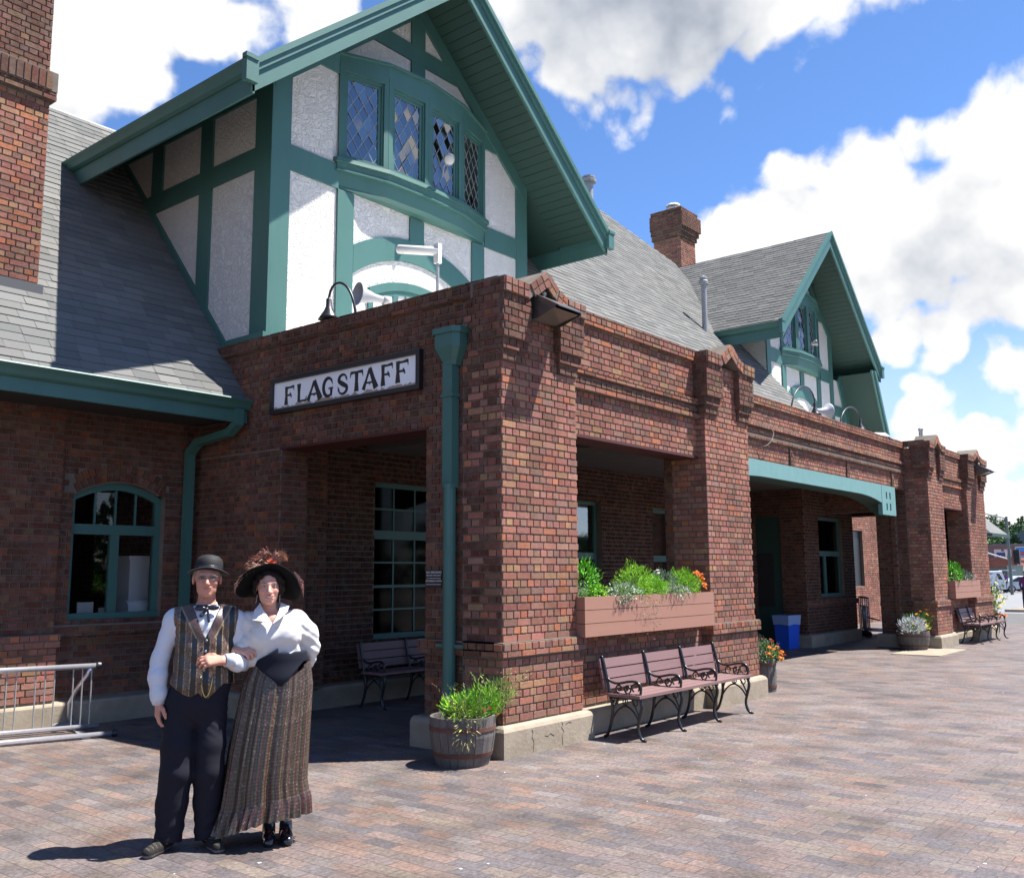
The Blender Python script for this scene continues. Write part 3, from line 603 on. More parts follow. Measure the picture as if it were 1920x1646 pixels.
m = MB(); m.box(13.955, 13.98, 3.5, 3.9, .9, 2.1); m.box(13.955, 13.98, 3.98, 4.4, 2.35, 2.8); m.build('door_glass', M['dark'], ST)
# dim rooms behind the glass
m = MB()
for x0, x1, y0, y1 in ((-3.5, .3, 5.6, 8.2), (.6, 13.6, 4.3, 7.5), (14.2, 16.8, 3.1, 6.2)):
    z0, z1 = .02, 3.3
    m.box(x0, x1, y1, y1+.05, z0, z1); m.box(x0-.05, x0, y0, y1, z0, z1); m.box(x1, x1+.05, y0, y1, z0, z1); m.box(x0, x1, y0, y1, z0-.01, z0); m.box(x0, x1, y0, y1, z1, z1+.05)
m.build('interior', M['room'], ST)
# porch ceilings, flat roof decks and ceiling beams
m = MB(); m.box(.36, 5.45, .42, 3.95, 3.46, 3.5); m.box(5.45, 15.3, 1.22, 3.95, 3.56, 3.6); m.box(15.5, 20, .8, 3.95, 3.46, 3.5)
for x in (1.6, 3.3): m.box(x, x+.9, .5, 3.7, 3.32, 3.44)
m.build('porch_ceiling', M['ceil'], ST)
m = MB(); m.box(.36, 5.35, .40, 3.95, 4.2, 4.3); m.box(5.35, 15.3, 1.2, 3.95, 4.2, 4.3); m.box(15.5, 20.1, .75, 3.95, 4.2, 4.3); m.build('flat_roof', M['shingle'], ST)
# ---------------- roofs ----------------
def slope_fr(p, q, x0, x1, side='y'):
    """frame of a slope from eave point p to top point q (pairs y,z), eave along x"""
    S = Vector((0, q[0]-p[0], q[1]-p[1])); L_ = S.length; S.normalize(); return Vector((0, p[0], p[1])), S, Vector((0, -S.z, S.y)), L_
O, S, Nn, LL = slope_fr((4.10, 3.815), (8.42, 8.84), -12, 4)
m = MB()
def slab(m, O, U, S, Nn, poly, th, off=0.0):
    O, U, S, Nn = map(Vector, (O, U, S, Nn)); m.prism(poly, lambda p, a: tuple(O + U*p[0] + S*p[1] + Nn*a), off-th, off)
slab(m, O, XH, S, Nn, [(-12, 0), (.05, 0), (.05, LL*.905), (.60, LL), (-12, LL)], .12)
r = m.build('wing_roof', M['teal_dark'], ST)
shingles('shingle_courses', O, XH, S, Nn, [(-7.5, -.03), (.06, -.03), (.06, LL*.905), (.60, LL), (-7.5, LL)], r, .145, .30)
m = MB(); m.prism([(8.42, 8.86), (13, 3.8), (12.9, 3.7), (8.42, 8.70)], YZ, -12, .5); m.build('rear_slope', M['shingle'], r)
# gutter, fascia and soffit of the wing
def gutter(name, pts_prof, a, b, fn, parent): m = MB(); m.prism(pts_prof, fn, a, b); return m.build(name, M['teal'], parent)
m = MB(); gp = [(4.13, 3.82), (3.975, 3.82), (3.965, 3.805), (4.02, 3.755), (4.045, 3.71), (4.08, 3.69), (4.13, 3.69)]
m.prism(gp, YZ, -12, -.02); m.box(-12, -.02, 4.10, 4.15, 3.54, 3.69); m.build('gutter', M['teal'], ST)
m = MB(); m.box(-12, -.02, 4.15, 5.1, 3.60, 3.63); m.build('eave_soffit', mat('shaded_soffit', (.018, .016, .014), .9), ST)  # near-black base carries the shade under the eave
# downspout of the wing: elbow back to the corner and down
m = MB()
def sqtube(m, pts, hw, hd):
    pts = [Vector(p) for p in pts]; rings = []
    for i, p in enumerate(pts):
        t0 = (pts[i]-pts[i-1]).normalized() if i else (pts[1]-pts[0]).normalized(); t1 = (pts[i+1]-pts[i]).normalized() if i < len(pts)-1 else t0
        t = (t0+t1).normalized(); s = Vector((1, 0, 0)); s = (s - t*s.dot(t)).normalized(); u = t.cross(s)
        rings.append([p + s*a*hw + u*b*hd for a, b in ((-1, -1), (1, -1), (1, 1), (-1, 1))])
    m.ring_loft(rings)
sqtube(m, [(-.17, 4.07, 3.70), (-.17, 4.07, 3.52), (-.17, 4.25, 3.42), (-.17, 4.92, 3.36), (-.17, 5.10, 3.24), (-.17, 5.10, .12)], .055, .045)
m.build('wing_downspout', M['teal'], ST)
# the big downspout with a conductor head
m = MB()
def octo(c, w, d, z): # rectangle with cut corners
    x, y = c; k = .32*d; return [(x, y+w, z), (x, y-w, z), (x-d+k, y-w, z), (x-d, y-w+k, z), (x-d, y+w-k, z), (x-d+k, y+w, z)]
c = (-.015, .60)
m.ring_loft([octo(c, .195, .19, 4.135), octo(c, .195, .19, 4.075)]); m.ring_loft([octo(c, .172, .17, 4.075), octo(c, .172, .17, 3.94), octo(c, .095, .12, 3.80), octo(c, .085, .115, 3.76)])
m.build('conductor_head', M['teal'], ST)
m = MB()
sqtube(m, [(-.075, .60, 3.80), (-.075, .60, 2.52)], .052, .064)
m.tube([(-.085, .60, 2.56), (-.085, .60, .02)], .064, 14)
for z, r_ in ((3.45, .0), (2.54, .071), (1.92, .069), (1.0, .069)):
    if r_: m.tube([(-.085, .60, z-.02), (-.085, .60, z+.02)], r_, 14)
    else: m.box(-.138, -.02, .515, .685, z-.015, z+.015)
m.box(-.09, -.0, .42, .78, .97, 1.0)
d = m.build('downspout', M['teal'], ST, smooth=False)
# ---- cross gables ----
def clip_poly(poly, a, b, c):   # keep a*x+b*z <= c
    out = []; n = len(poly)
    for i in range(n):
        p, q = poly[i], poly[(i+1) % n]; dp, dq = a*p[0]+b*p[1]-c, a*q[0]+b*q[1]-c
        if dp <= 0: out.append(p)
        if dp*dq < 0: t = dp/(dp-dq); out.append((p[0]+t*(q[0]-p[0]), p[1]+t*(q[1]-p[1])))
    return out
def leaded(name, p0, p1, z0, z1, parent, seed):
    """casement with diamond panes between plan points p0 and p1"""
    rn = random.Random(seed); P0 = Vector((p0[0], p0[1], 0)); P1 = Vector((p1[0], p1[1], 0)); U = (P1-P0); W = U.length; U.normalize(); Nn = Vector((U.y, -U.x, 0))
    fr = MB()
    def bx(m, u0, u1, a, b, d0, d1): m.obox(P0 + U*((u0+u1)/2) + Vector((0, 0, (a+b)/2)) + Nn*((d0+d1)/2), U*((u1-u0)/2), Nn*((d1-d0)/2), Vector((0, 0, (b-a)/2)))
    e = .075
    bx(fr, 0, W, z1-.13, z1, -.06, .03); bx(fr, 0, W, z0, z0+.05, -.06, .035)      # head and sill rail
    bx(fr, 0, e, z0+.05, z1-.13, -.06, .028); bx(fr, W-e, W, z0+.05, z1-.13, -.06, .028)
    bx(fr, e, e+.03, z0+.05, z1-.13, -.06, .0); bx(fr, W-e-.03, W-e, z0+.05, z1-.13, -.06, .0); bx(fr, e+.03, W-e-.03, z1-.17, z1-.13, -.06, .0)
    f = .045; a0, a1, b0, b1 = e+.03, W-e-.03, z0+.05, z1-.17
    bx(fr, a0, a0+f, b0, b1, -.055, -.02); bx(fr, a1-f, a1, b0, b1, -.055, -.02); bx(fr, a0+f, a1-f, b0, b0+f, -.055, -.021); bx(fr, a0+f, a1-f, b1-f, b1, -.055, -.021)
    w = fr.build(name, M['teal'], parent)
    a0 += f; a1 -= f; b0 += f; b1 -= f; dx, dz = .085, .135; gl = MB(); ld = MB(); im = int((b1-b0)/dz)+3; jm = int((a1-a0)/dx)+3
    for i in range(-1, 2*im):
        for j in range(-1, jm+1):
            cx = a0 + j*dx*2*.5*2 + (dx if i % 2 else 0); cz = b0 + i*dz
            poly = [(cx-dx, cz), (cx, cz-dz), (cx+dx, cz), (cx, cz+dz)]
            for q in ((-1, 0, -a0), (1, 0, a1), (0, -1, -b0), (0, 1, b1)):
                poly = clip_poly(poly, *q) if poly else poly
            if len(poly) < 3: continue
            tx, tz = rn.gauss(0, .05), rn.gauss(0, .05)
            gl.add([P0 + U*p[0] + Vector((0, 0, p[1])) + Nn*(-.036 + (p[0]-cx)*tx + (p[1]-cz)*tz) for p in poly], [tuple(range(len(poly)))])
    def lead(p, q):
        A = P0+U*p[0]+Vector((0, 0, p[1]))-Nn*.032; Bq = P0+U*q[0]+Vector((0, 0, q[1]))-Nn*.032; ld.tube([A, Bq], .0055, 4)
    for sgn in (1, -1):
        k = -60
        while k < 60:
            # lines z = b0 + sgn*(dz/dx)*(x-a0) + k*2*dz ... clipped to the pane
            s = sgn*dz/dx; pts = []
            zc = b0 + k*2*dz + dz
            for x in (a0, a1):
                z = zc + s*(x-a0)
                if b0 <= z <= b1: pts.append((x, z))
            for z in (b0, b1):
                x = a0 + (z-zc)/s
                if a0 < x < a1: pts.append((x, z))
            if len(pts) >= 2 and (Vector(pts[0])-Vector(pts[1])).length > .02: lead(pts[0], pts[1])
            k += 1
    gl.build('pane', M['glass2'], w); ld.build('lead_lattice', M['lead'], w)
def cross_gable(fx, xl, xr, eL, eR, ez, az, yf=3.9, yr=2.9, lower=True, side=True, yb=13.0, roof_parent=None, pb=4.45):
    """fx maps the x of the first gable to this gable's x"""
    X_ = fx; cx = (eL+eR)/2; s = (az-ez)/(cx-eL)
    top = lambda x: az - s*abs(x-cx)
    wall = MB(); hx = [(xl, pb), (xr, pb), (xr, top(xr)-.2), (cx, az-.2), (xl, top(xl)-.2)]
    wall.prism(hx, XZ, yf, yf+.12)
    if side: wall.box(xl, xl+.12, yf+.12, 8.9, 4.0, 8.1)
    wall.box(xr-.12, xr, yf+.12, 8.9, 4.0, 8.1)
    gw = wall.build('gable_wall', M['stucco'], ST)
    t = MB(); Y0 = yf
    def bd(poly, th, clip=True):
        if clip:
            poly = clip_poly(poly, -s, 1, az-.13-s*cx) ; poly = clip_poly(poly, s, 1, az-.13+s*cx)
        if len(poly) > 2: t.prism(poly, XZ, Y0-th, Y0-.0005)
    def rc(x0, x1, z0, z1, th): bd([(X_(x0), z0), (X_(x1), z0), (X_(x1), z1), (X_(x0), z1)], th)
    rc(.08, .35, pb, 8.6, .034); rc(5.06, 5.34, pb, 8.6, .034)
    rc(.35, 1.17, 6.92, 7.27, .028); rc(4.24, 5.06, 6.92, 7.27, .028)
    rc(.4, 1.17, 8.6, 8.93, .027); rc(4.24, 5.0, 8.6, 8.93, .027)
    rc(1.2, 4.2, 9.41, 9.68, .028); rc(2.55, 2.84, 9.0, 9.41, .031); rc(2.55, 2.84, 9.68, 10.4, .031)
    rc(1.16, 1.45, pb, 6.92, .032); rc(3.93, 4.22, pb, 6.92, .032); rc(2.55, 2.84, 6.50, 6.92, .030)
    # frieze along the rakes
    for sg in (-1, 1):
        xe = xl if sg < 0 else xr
        a = (xe, top(xe)-.12); b = (cx, az-.12); t.prism([a, b, (cx, az-.42), (xe, top(xe)-.42)], XZ, Y0-.041, Y0-.0005)
    # big arch board
    c0 = X_(2.70); sc = (X_(3.7)-X_(2.7)); n = 22
    def ring(Ro, Ri, zc, hw, th, tb=None, m=None):
        for i in range(n):
            a, b = -hw+2*hw*i/n, -hw+2*hw*(i+1)/n; f = lambda x, r_: zc+math.sqrt(max(r_*r_-x*x, 0))
            (m or t).prism([(c0+a*sc, f(a, Ri)), (c0+b*sc, f(b, Ri)), (c0+b*sc, f(b, Ro)), (c0+a*sc, f(a, Ro))], XZ, Y0-th, Y0-.0005)
    ring(2.32, 1.985, 4.24, 1.24, .026)
    t.build('timber_frame', M['teal'], gw)
    # low arched window whose head shows above the parapet
    m = MB(); ring(2.05, 1.93, 3.84, .95, .05, m=m); ring(1.93, 1.86, 3.84, .9, .03, m=m)
    m.box(c0-.95*sc, c0-.86*sc, Y0-.03, Y0, 4.5, 5.6); m.box(c0+.86*sc, c0+.95*sc, Y0-.03, Y0, 4.5, 5.6)
    for q in (-.43, 0, .43): m.box(c0+(q-.05)*sc, c0+(q+.05)*sc, Y0-.032, Y0, 4.5, 5.70)
    for q in (-.65, -.22, .22, .65): m.box(c0+(q-.014)*sc, c0+(q+.014)*sc, Y0-.02, Y0, 4.5, 5.68)
    lw = m.build('attic_window', M['teal'], ST)
    m = MB(); m.prism([(c0-.9*sc, 4.5), (c0+.9*sc, 4.5)] + [(c0+x*sc, 3.84+math.sqrt(1.88**2-x*x)) for x in (.88, .6, .3, 0, -.3, -.6, -.88)], XZ, Y0-.012, Y0-.004); m.build('pane', M['white'], lw)
    # bay of four casements
    pl = [(1.16, yf-.005), (1.92, yf-.19), (2.70, yf-.23), (3.48, yf-.19), (4.24, yf-.005)]; pl = [(X_(a), b) for a, b in pl]
    for i in range(4): leaded('leaded_window', pl[i], pl[i+1], 7.36, 8.80, ST, int(cx*10)+i)
    m = MB()
    def off(d, back=yf): # polygon of the bay in plan grown by d
        return [(pl[0][0]-d*.8, back)] + [(pl[0][0]-d*.6, pl[0][1]-d*.7), (pl[1][0]-d*.3, pl[1][1]-d), (pl[2][0], pl[2][1]-d), (pl[3][0]+d*.3, pl[3][1]-d), (pl[4][0]+d*.6, pl[4][1]-d*.7)] + [(pl[4][0]+d*.8, back)]
    def slabz(d0, z0, d1, z1): m.ring_loft([[XY(p, z0) for p in off(d0, yf-.001)], [XY(p, z1) for p in off(d1, yf-.001)]])
    slabz(.10, 7.30, .09, 7.36); slabz(.05, 7.20, .06, 7.30); slabz(.075, 7.18, .075, 7.20)
    inn = [(pl[0][0]+.02, yf-.001), (pl[0][0]+.03, yf-.015), (pl[1][0]+.02, yf-.12), (pl[2][0], yf-.15), (pl[3][0]-.02, yf-.12), (pl[4][0]-.03, yf-.015), (pl[4][0]-.02, yf-.001)]
    m.ring_loft([[XY(p, 6.94) for p in inn], [XY(p, 6.985) for p in off(-.01, yf-.001)], [XY(p, 7.18) for p in off(.02, yf-.001)]])
    m.build('bay_sill', M['teal'], ST)
    # curved cap above the bay
    m = MB(); A = [XY(p, 8.80) for p in off(.03, yf-.001)]; zc = [8.88, 8.88, 8.96, 9.0, 8.96, 8.88, 8.88]; Bq = [(p[0], p[1], z) for p, z in zip(off(.03, yf-.001), zc)]; Cq = [(p[0], yf-.002 if i in (0, 6) else yf-.02, z+.06) for i, (p, z) in enumerate(zip(off(.0, yf-.001), zc))]
    Bq2 = [(p[0], p[1], z) for p, z in zip(off(.07, yf-.001), zc)]; Bq3 = [(p[0], p[1], z+.035) for p, z in zip(off(.07, yf-.001), zc)]
    m.ring_loft([A, Bq, Bq2, Bq3, Cq]); m.build('bay_head', M['teal'], ST)
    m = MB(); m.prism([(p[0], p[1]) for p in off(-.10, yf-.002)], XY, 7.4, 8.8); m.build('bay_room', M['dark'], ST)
    # roof slabs
    rf = MB(); y1 = yb
    for sg, xe in ((-1, eL), (1, eR)):
        rf.prism([(xe, ez-.045), (cx, az-.045), (cx, az-.13), (xe, ez-.13)], XZ, yf-.01, y1)
        rf.prism([(xe, ez-.045), (cx, az-.045), (cx, az-.09), (xe, ez-.09)], XZ, yr+.03, yf-.01)
    ro = rf.build('gable_roof', M['teal_dark'], ST)
    for sg, xe in ((1, eL), (-1, eR)):
        U = Vector((0, -1, 0)) if sg > 0 else Vector((0, 1, 0)); S = Vector((sg*(cx-xe)*sg, 0, az-ez)); S = Vector((cx-xe, 0, az-ez)); Ls = S.length; S.normalize(); Nn = Vector((-S.z, 0, S.x)) if S.x > 0 else Vector((S.z, 0, -S.x))
        ylim = 9.5 if sg > 0 else yr+1.0
        poly = [(-(yr-.04), -.04), (-ylim, -.04), (-ylim, Ls), (-(yr-.04), Ls)] if sg > 0 else [((yr-.04), -.04), (ylim, -.04), (ylim, Ls), ((yr-.04), Ls)]
        shingles('shingle_courses', Vector((xe, 0, ez)) - Nn*.02, U, S, Nn, poly, ro, .14, .30, lift=.013)
        # soffit boards run from the wall to the rake board
        nb = int(Ls/.145); sb = MB()
        for i in range(nb):
            a, b = i*.145+.003, (i+1)*.145-.003
            p0 = Vector((xe, 0, ez)) + S*a - Nn*.105; p1 = Vector((xe, 0, ez)) + S*b - Nn*.105
            sb.hexa([(p0.x, yr+.03, p0.z), (p1.x, yr+.03, p1.z), (p1.x, yf-.002, p1.z), (p0.x, yf-.002, p0.z)] + [(q.x + Nn.x*.03, y, q.z+Nn.z*.03) for q, y in ((p0, yr+.03), (p1, yr+.03), (p1, yf-.002), (p0, yf-.002))])
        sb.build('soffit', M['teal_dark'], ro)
        # barge board in two steps and the rake moulding
        bb = MB(); E = Vector((xe, 0, ez)); Et = Vector((cx, 0, az))
        def strip(d0, d1, ya, yb_, ex=0.0):
            vz0, vz1 = d0/abs(Nn.z), d1/abs(Nn.z); x0 = xe - (ex if sg > 0 else -ex); z0 = ez - s*ex
            bb.prism([(x0, z0-vz0), (cx, az-vz0), (cx, az-vz1), (x0, z0-vz1)], XZ, ya, yb_)
        strip(.0, .30, yr, yr+.045, .02); strip(-.0, .12, yr-.035, yr, .05); strip(-.012, .055, yr-.065, yr-.035, .06)
        bb.build('bargeboard', M['teal'], ro)
        # eave gutter and fascia running back
        gb = MB(); q = -1 if sg > 0 else 1
        def gx(u, z): return (xe + q*u, z)
        gb.prism([gx(-.02, ez-.02), gx(.12, ez-.02), gx(.125, ez-.035), gx(.085, ez-.08), gx(.06, ez-.14), gx(.02, ez-.165), gx(-.02, ez-.165)], XZ, yr-.065, 9.0 if sg > 0 else 9.0)
        gb.box(min(xe, xe-q*.03), max(xe, xe-q*.03), yr-.0, 9.0, ez-.40, ez-.165); gb.build('eave_gutter', M['teal'], ro)
        gb = MB(); gb.box(min(xe-.135*(-q)*1 if False else xe+q*.135, xe-q*.03), max(xe+q*.135, xe-q*.03), yr-.07, yr+.02, ez-.30, ez+.012); gb.box(min(xe+q*.15, xe-q*.02), max(xe+q*.15, xe-q*.02), yr-.085, yr+.0, ez-.035, ez+.018); gb.build('gutter_return', M['teal'], ro)
    return gw
g1 = cross_gable(lambda x: x, .08, 5.34, -.94, 6.34, 7.53, 10.59)
k2 = (19.35-14.95)/(5.34-.08)
g2 = cross_gable(lambda x: 14.95+(x-.08)*k2, 14.95, 19.35, 13.65, 20.45, 7.46, 10.56)
# timber on the shaded side of the first gable
t = MB(); xs_ = .08
def sb_(poly, th): t.prism(poly, YZ, xs_-th, xs_-.0005)
zr = lambda y: 4.68+1.165*(y-4.87)
sb_([(3.9-.034, 4.4), (4.22, 4.4), (4.22, 8.1), (3.9-.034, 8.1)], .034)
sb_([(4.22, 6.93), (6.9, 6.93), (7.15, 7.22), (4.22, 7.22)], .028)
sb_([(5.21, zr(5.21)), (5.50, zr(5.5)), (5.50, 6.93), (5.21, 6.93)], .031); sb_([(5.21, 7.22), (5.50, 7.22), (5.50, 8.1), (5.21, 8.1)], .031); sb_([(6.48, 7.22), (6.77, 7.22), (6.77, 8.1), (6.48, 8.1)], .031)
sb_([(4.3, zr(4.3)-.3), (8, zr(8)-.3), (8, zr(8)+.16), (4.3, zr(4.3)+.16)], .036); sb_([(4.22, 7.93), (7.8, 7.93), (7.8, 8.15), (4.22, 8.15)], .033)
t.build('side_timber', M['teal'], ST)
m = MB(); m.box(-.06, .5, 3.78, 4.55, 4.592, 4.66); m.box(-.03, .1, 4.5, 5.0, 4.592, 4.63); m.build('corner_flashing', M['teal'], ST)
# central roof between the gables
ma = 1.15; ln = math.sqrt(1+ma*ma); S = Vector((0, 1/ln, ma/ln)); Nn = Vector((0, -ma/ln, 1/ln)); O = Vector((0, 2.05, 6.62+ma*(2.05-3.9)))
def on_plane(px, py):
    v = ray(px, py); c = Vector(CAM); t_ = (O - c).dot(Nn)/v.dot(Nn); return c + v*t_
h0, h1 = on_plane(1120, 390), on_plane(1266, 495)
def us(p): return (p.x, (p-O).dot(S))
cp = [(5.3, 0), (14.95, 0), (14.95, us(Vector((0, 5.0, 6.62+ma*1.1)))[1]), us(h1), us(h0), (2.7, us(h0)[1]), (2.7, us(Vector((0, 9.3, 6.62+ma*5.4)))[1])]
cp = [(5.3, 0), (14.95, 0), (14.95, 3.6), us(h1), us(h0), (9.0, us(h0)[1]), (5.3, 3.0)]
m = MB(); slab(m, O, XH, S, Nn, cp, .10, -.005)
r = m.build('central_roof', M['teal_dark'], ST)
shingles('shingle_courses', O, XH, S, Nn, cp, r, .145, .33)
m = MB(); m.add([h0, h1, (h1.x+1.5, 14, 5), (h0.x, 16, 5), (9.0, 16, 5), (9.0, h0.y, h0.z)], [(0, 1, 2, 3), (0, 3, 4, 5)]); m.build('hip_slope', M['shingle'], r)
m = MB(); m.prism([(2.05, 4.45), (3.9, 4.45), (3.9, 6.55), (2.05, 4.47)], YZ, 14.85, 14.94); m.build('roof_end_wall', M['teal_dark'], ST)
# lower catslide at the right of the far gable
yc = 2.98; xa_, za_, xb_, zb_ = 20.05, 7.30, 21.45, 4.5
m = MB(); m.prism([(xa_, za_), (xb_, zb_), (xb_-.1, zb_-.04), (xa_-.1, za_-.04)], XZ, yc+.03, 9); rr = m.build('catslide_roof', M['teal_dark'], ST)
m = MB(); m.prism([(xa_+.03, za_), (xb_+.03, zb_), (xb_-.21, zb_), (xa_-.21, za_)], XZ, yc-.04, yc); m.prism([(xa_+.06, za_), (xb_+.06, zb_), (xb_-.06, zb_), (xa_-.06, za_)], XZ, yc-.08, yc-.04); m.build('bargeboard', M['teal'], rr)
m = MB(); m.prism([(19.35, 4.4), (21.2, 4.4), (19.9, 7.1), (19.35, 7.1)], XZ, 3.93, 4.05); w = m.build('lean_to_wall', M['stucco'], ST)
m = MB(); m.box(19.35, 20.6, 3.90, 3.93, 6.05, 6.35); m.box(20.0, 20.2, 3.895, 3.93, 4.4, 6.05); m.prism([(19.75, 7.1), (21.1, 4.4), (21.35, 4.4), (19.95, 7.3)], XZ, 3.885, 3.93); m.build('timber_frame', M['teal'], w)
# ---- chimneys ----
B = Bricks(); B.box(-4.4, -2.25, 5.06, 6.2, 4.3, 7.22, '-y+x-x', 'warm'); B.box(-4.45, -2.20, 5.0, 6.25, 7.22, 7.32, '-y+x', 'dark')
B.mb.box(-4.46, -2.19, 4.98, 6.3, 7.32, 7.56)
n = int(2.25/.085); B.rects((-4.46, 4.98, 7.33), XH, ZH, (0, -1, 0), [(i*.085+.005, (i+1)*.085-.005, 0, .215) for i in range(n)], .012, 'dark')
B.box(-4.4, -2.27, 5.07, 6.2, 7.56, 12.0, '-y+x', 'dark')
ch = B.build('near_chimney', ST)
m = MB(); m.box(-4.5, -2.2, 5.0, 5.09, 4.72, 4.98); m.build('flashing', mat('lead_flashing', (.07, .07, .075), .6), ch)
# far chimney with corbelled head; positions come from its own distance
B = Bricks(); cx0 = 18.28; yc0 = 8.0
B.box(cx0, cx0+.90, yc0, yc0+.95, 8.0, 12.0, '-x-y', 'std')
for i, z in enumerate((12.0, 12.15, 12.3)): B.box(cx0-.05*(i+1), cx0+.90+.05*(i+1), yc0-.05*(i+1), yc0+1.0, z, z+.15+(.3 if i == 2 else 0), '-x-y', 'dark')
B.box(cx0-.08, cx0+.98, yc0-.08, yc0+1.0, 12.75, 12.92, '-x-y', 'dark')
ch = B.build('far_chimney', ST)
def pipe(name, x, y, z0, z1, r, cap=.09, mt='steel', label=None, style=0):
    e = MB(); e.tube([(x, y, z0), (x, y, z1)], r, 16); o = e.build(name, M[mt], ST, smooth=False)
    k = MB()
    if style == 0: k.lathe([(r*1.05, 0), (r*1.7, .03), (r*1.75, .10), (r*1.3, .13), (r*1.5, .15), (r*1.5, .19), (r*.2, .24)], (x, y, z1-.04), 14)
    elif style == 1:
        k.lathe([(r*1.1, 0), (r*1.9, .05), (r*1.9, .12), (r*1.0, .14)], (x, y, z1), 8); k.lathe([(r*.6, .14), (r*.6, .18), (r*1.9, .2), (r*1.4, .27), (r*.3, .30)], (x, y, z1), 8)
    else: k.lathe([(r*1.2, -.03), (r*1.25, .02), (r*1.1, .03)], (x, y, z1), 14)
    k.build('cap', M['white' if style == 1 else mt], o)
pipe('chimney_cowl', cx0+.50, yc0+.5, 12.85, 13.02, .13, style=1)
pipe('roof_vent', 13.04, 4.55, 7.2, 8.52, .065, style=0)
p = on_plane(1315, 610)
pipe('roof_vent', 13.3, 8.0, 10.5, 12.1, .12, style=0)
pipe('roof_vent', 20.8, 2.0, 4.3, 5.62, .055, style=2)
# ---------------- signs ----------------
SG = empty('station_name_sign', (0, 0, 0), 0, 'white enamel sign reading FLAGSTAFF in a black frame over the doorway', 'sign')
m = MB(); y0, y1, z0, z1 = 1.05, 3.585, 3.585, 4.01
m.box(-.075, -.013, y0, y1, z1-.05, z1); m.box(-.075, -.013, y0, y1, z0, z0+.05); m.box(-.074, -.013, y0, y0+.055, z0+.05, z1-.05); m.box(-.074, -.013, y1-.055, y1, z0+.05, z1-.05); m.build('frame', M['black'], SG)
def sign_face():
    m = mat('enamel', (.52, .52, .56), .3, var=.1, vscale=3); nt = m.node_tree; N = nt.nodes; L = nt.links; b = N['Principled BSDF']
    tc = N.new('ShaderNodeTexCoord'); sp = N.new('ShaderNodeSeparateXYZ'); L.new(tc.outputs['Object'], sp.inputs[0])
    n = N.new('ShaderNodeTexNoise'); n.inputs['Scale'].default_value = 9; n.inputs['Detail'].default_value = 8; L.new(tc.outputs['Object'], n.inputs['Vector'])
    a = N.new('ShaderNodeMath'); a.operation = 'MULTIPLY_ADD'; a.inputs[1].default_value = .17; a.inputs[2].default_value = 3.582; L.new(n.outputs['Fac'], a.inputs[0])
    l = N.new('ShaderNodeMath'); l.operation = 'LESS_THAN'; L.new(sp.outputs[2], l.inputs[0]); L.new(a.outputs[0], l.inputs[1])
    mx = N.new('ShaderNodeMix'); mx.data_type = 'RGBA'; L.new(l.outputs[0], mx.inputs[0]); mx.inputs[6].default_value = (.86, .86, .88, 1); mx.inputs[7].default_value = (.40, .29, .24, 1); L.new(mx.outputs[2], b.inputs['Base Color']); return m
m = MB(); m.box(-.045, -.013, y0+.055, y1-.055, z0+.05, z1-.05); m.build('face', sign_face(), SG)
def stroke(m, pts, ws, fn, hw=1.0):
    n = len(pts); Lp, Rp = [], []
    for i, p in enumerate(pts):
        a = pts[max(i-1, 0)]; b = pts[min(i+1, n-1)]; d = Vector((b[0]-a[0], b[1]-a[1])); d.normalize(); nn = Vector((-d.y, d.x)); w = ws[i]/2
        Lp.append((p[0]+nn.x*w, p[1]+nn.y*w)); Rp.append((p[0]-nn.x*w, p[1]-nn.y*w))
    for i in range(n-1): m.prism([Lp[i], Lp[i+1], Rp[i+1], Rp[i]], fn, 0, 1)
def arc(cx, cy, rx, ry, a0, a1, n=12): return [(cx+rx*math.cos(R(a0+(a1-a0)*i/n)), cy+ry*math.sin(R(a0+(a1-a0)*i/n))) for i in range(n+1)]
def letter(ch):
    F_ = [([(.22, 0), (.22, .5), (.22, 1)], [.34, .20, .26]), ([(.22, .93), (.6, .93), (.98, .96)], [.13, .11, .17]), ([(.97, .98), (1.0, .74)], [.10, .02]), ([(.3, .52), (.62, .52)], [.11, .12]), ([(.62, .66), (.68, .52), (.78, .36)], [.02, .15, .02])]
    if ch == 'F': return F_
    if ch == 'L': return [([(.22, 0.02), (.22, .5), (.22, 1)], [.24, .20, .34]), ([(.2, .06), (.6, .07), (.95, .06)], [.13, .12, .14]), ([(.90, .05), (.99, .28)], [.14, .02])]
    if ch == 'A': return [([(.06, -.01), (.28, .5), (.50, .98)], [.22, .11, .15]), ([(.95, -.01), (.74, .45), (.5, 1.0)], [.32, .22, .20]), ([(.27, .30), (.5, .30), (.78, .30)], [.07, .08, .08]), ([(.5, .34), (.51, .18)], [.16, .01])]
    if ch == 'G': return [(arc(.55, .5, .40, .46, 50, 300, 20), [.10+.12*math.sin(math.pi*i/20)**.8 for i in range(21)]), ([(.80, .87), (.90, .98), (.93, .62)][0:1]+[(.93, .62)], [.14, .02]), ([(.80, .02), (.82, .25), (.82, .46)], [.12, .17, .20]), ([(.58, .42), (.97, .44)], [.07, .08])]
    if ch == 'S': return [(arc(.5, .73, .33, .24, 35, 200, 12) + [(.5, .50)] + arc(.5, .27, .36, .26, 20, -150, 12), [.09]+[.10+.13*min(1, i/10) for i in range(12)]+[.27]+[.22-.13*i/12 for i in range(13)]), ([(.78, .84), (.85, .98), (.86, .66)][0:1]+[(.88, .64)], [.16, .02]), ([(.18, .16), (.08, .40)], [.16, .02])]
    if ch == 'T': return [([(.5, 0), (.5, .5), (.5, .95)], [.32, .20, .24]), ([(.06, .94), (.5, .94), (.94, .94)], [.15, .10, .15]), ([(.08, .98), (.0, .70)], [.12, .02]), ([(.92, .98), (1.0, .70)], [.12, .02])]
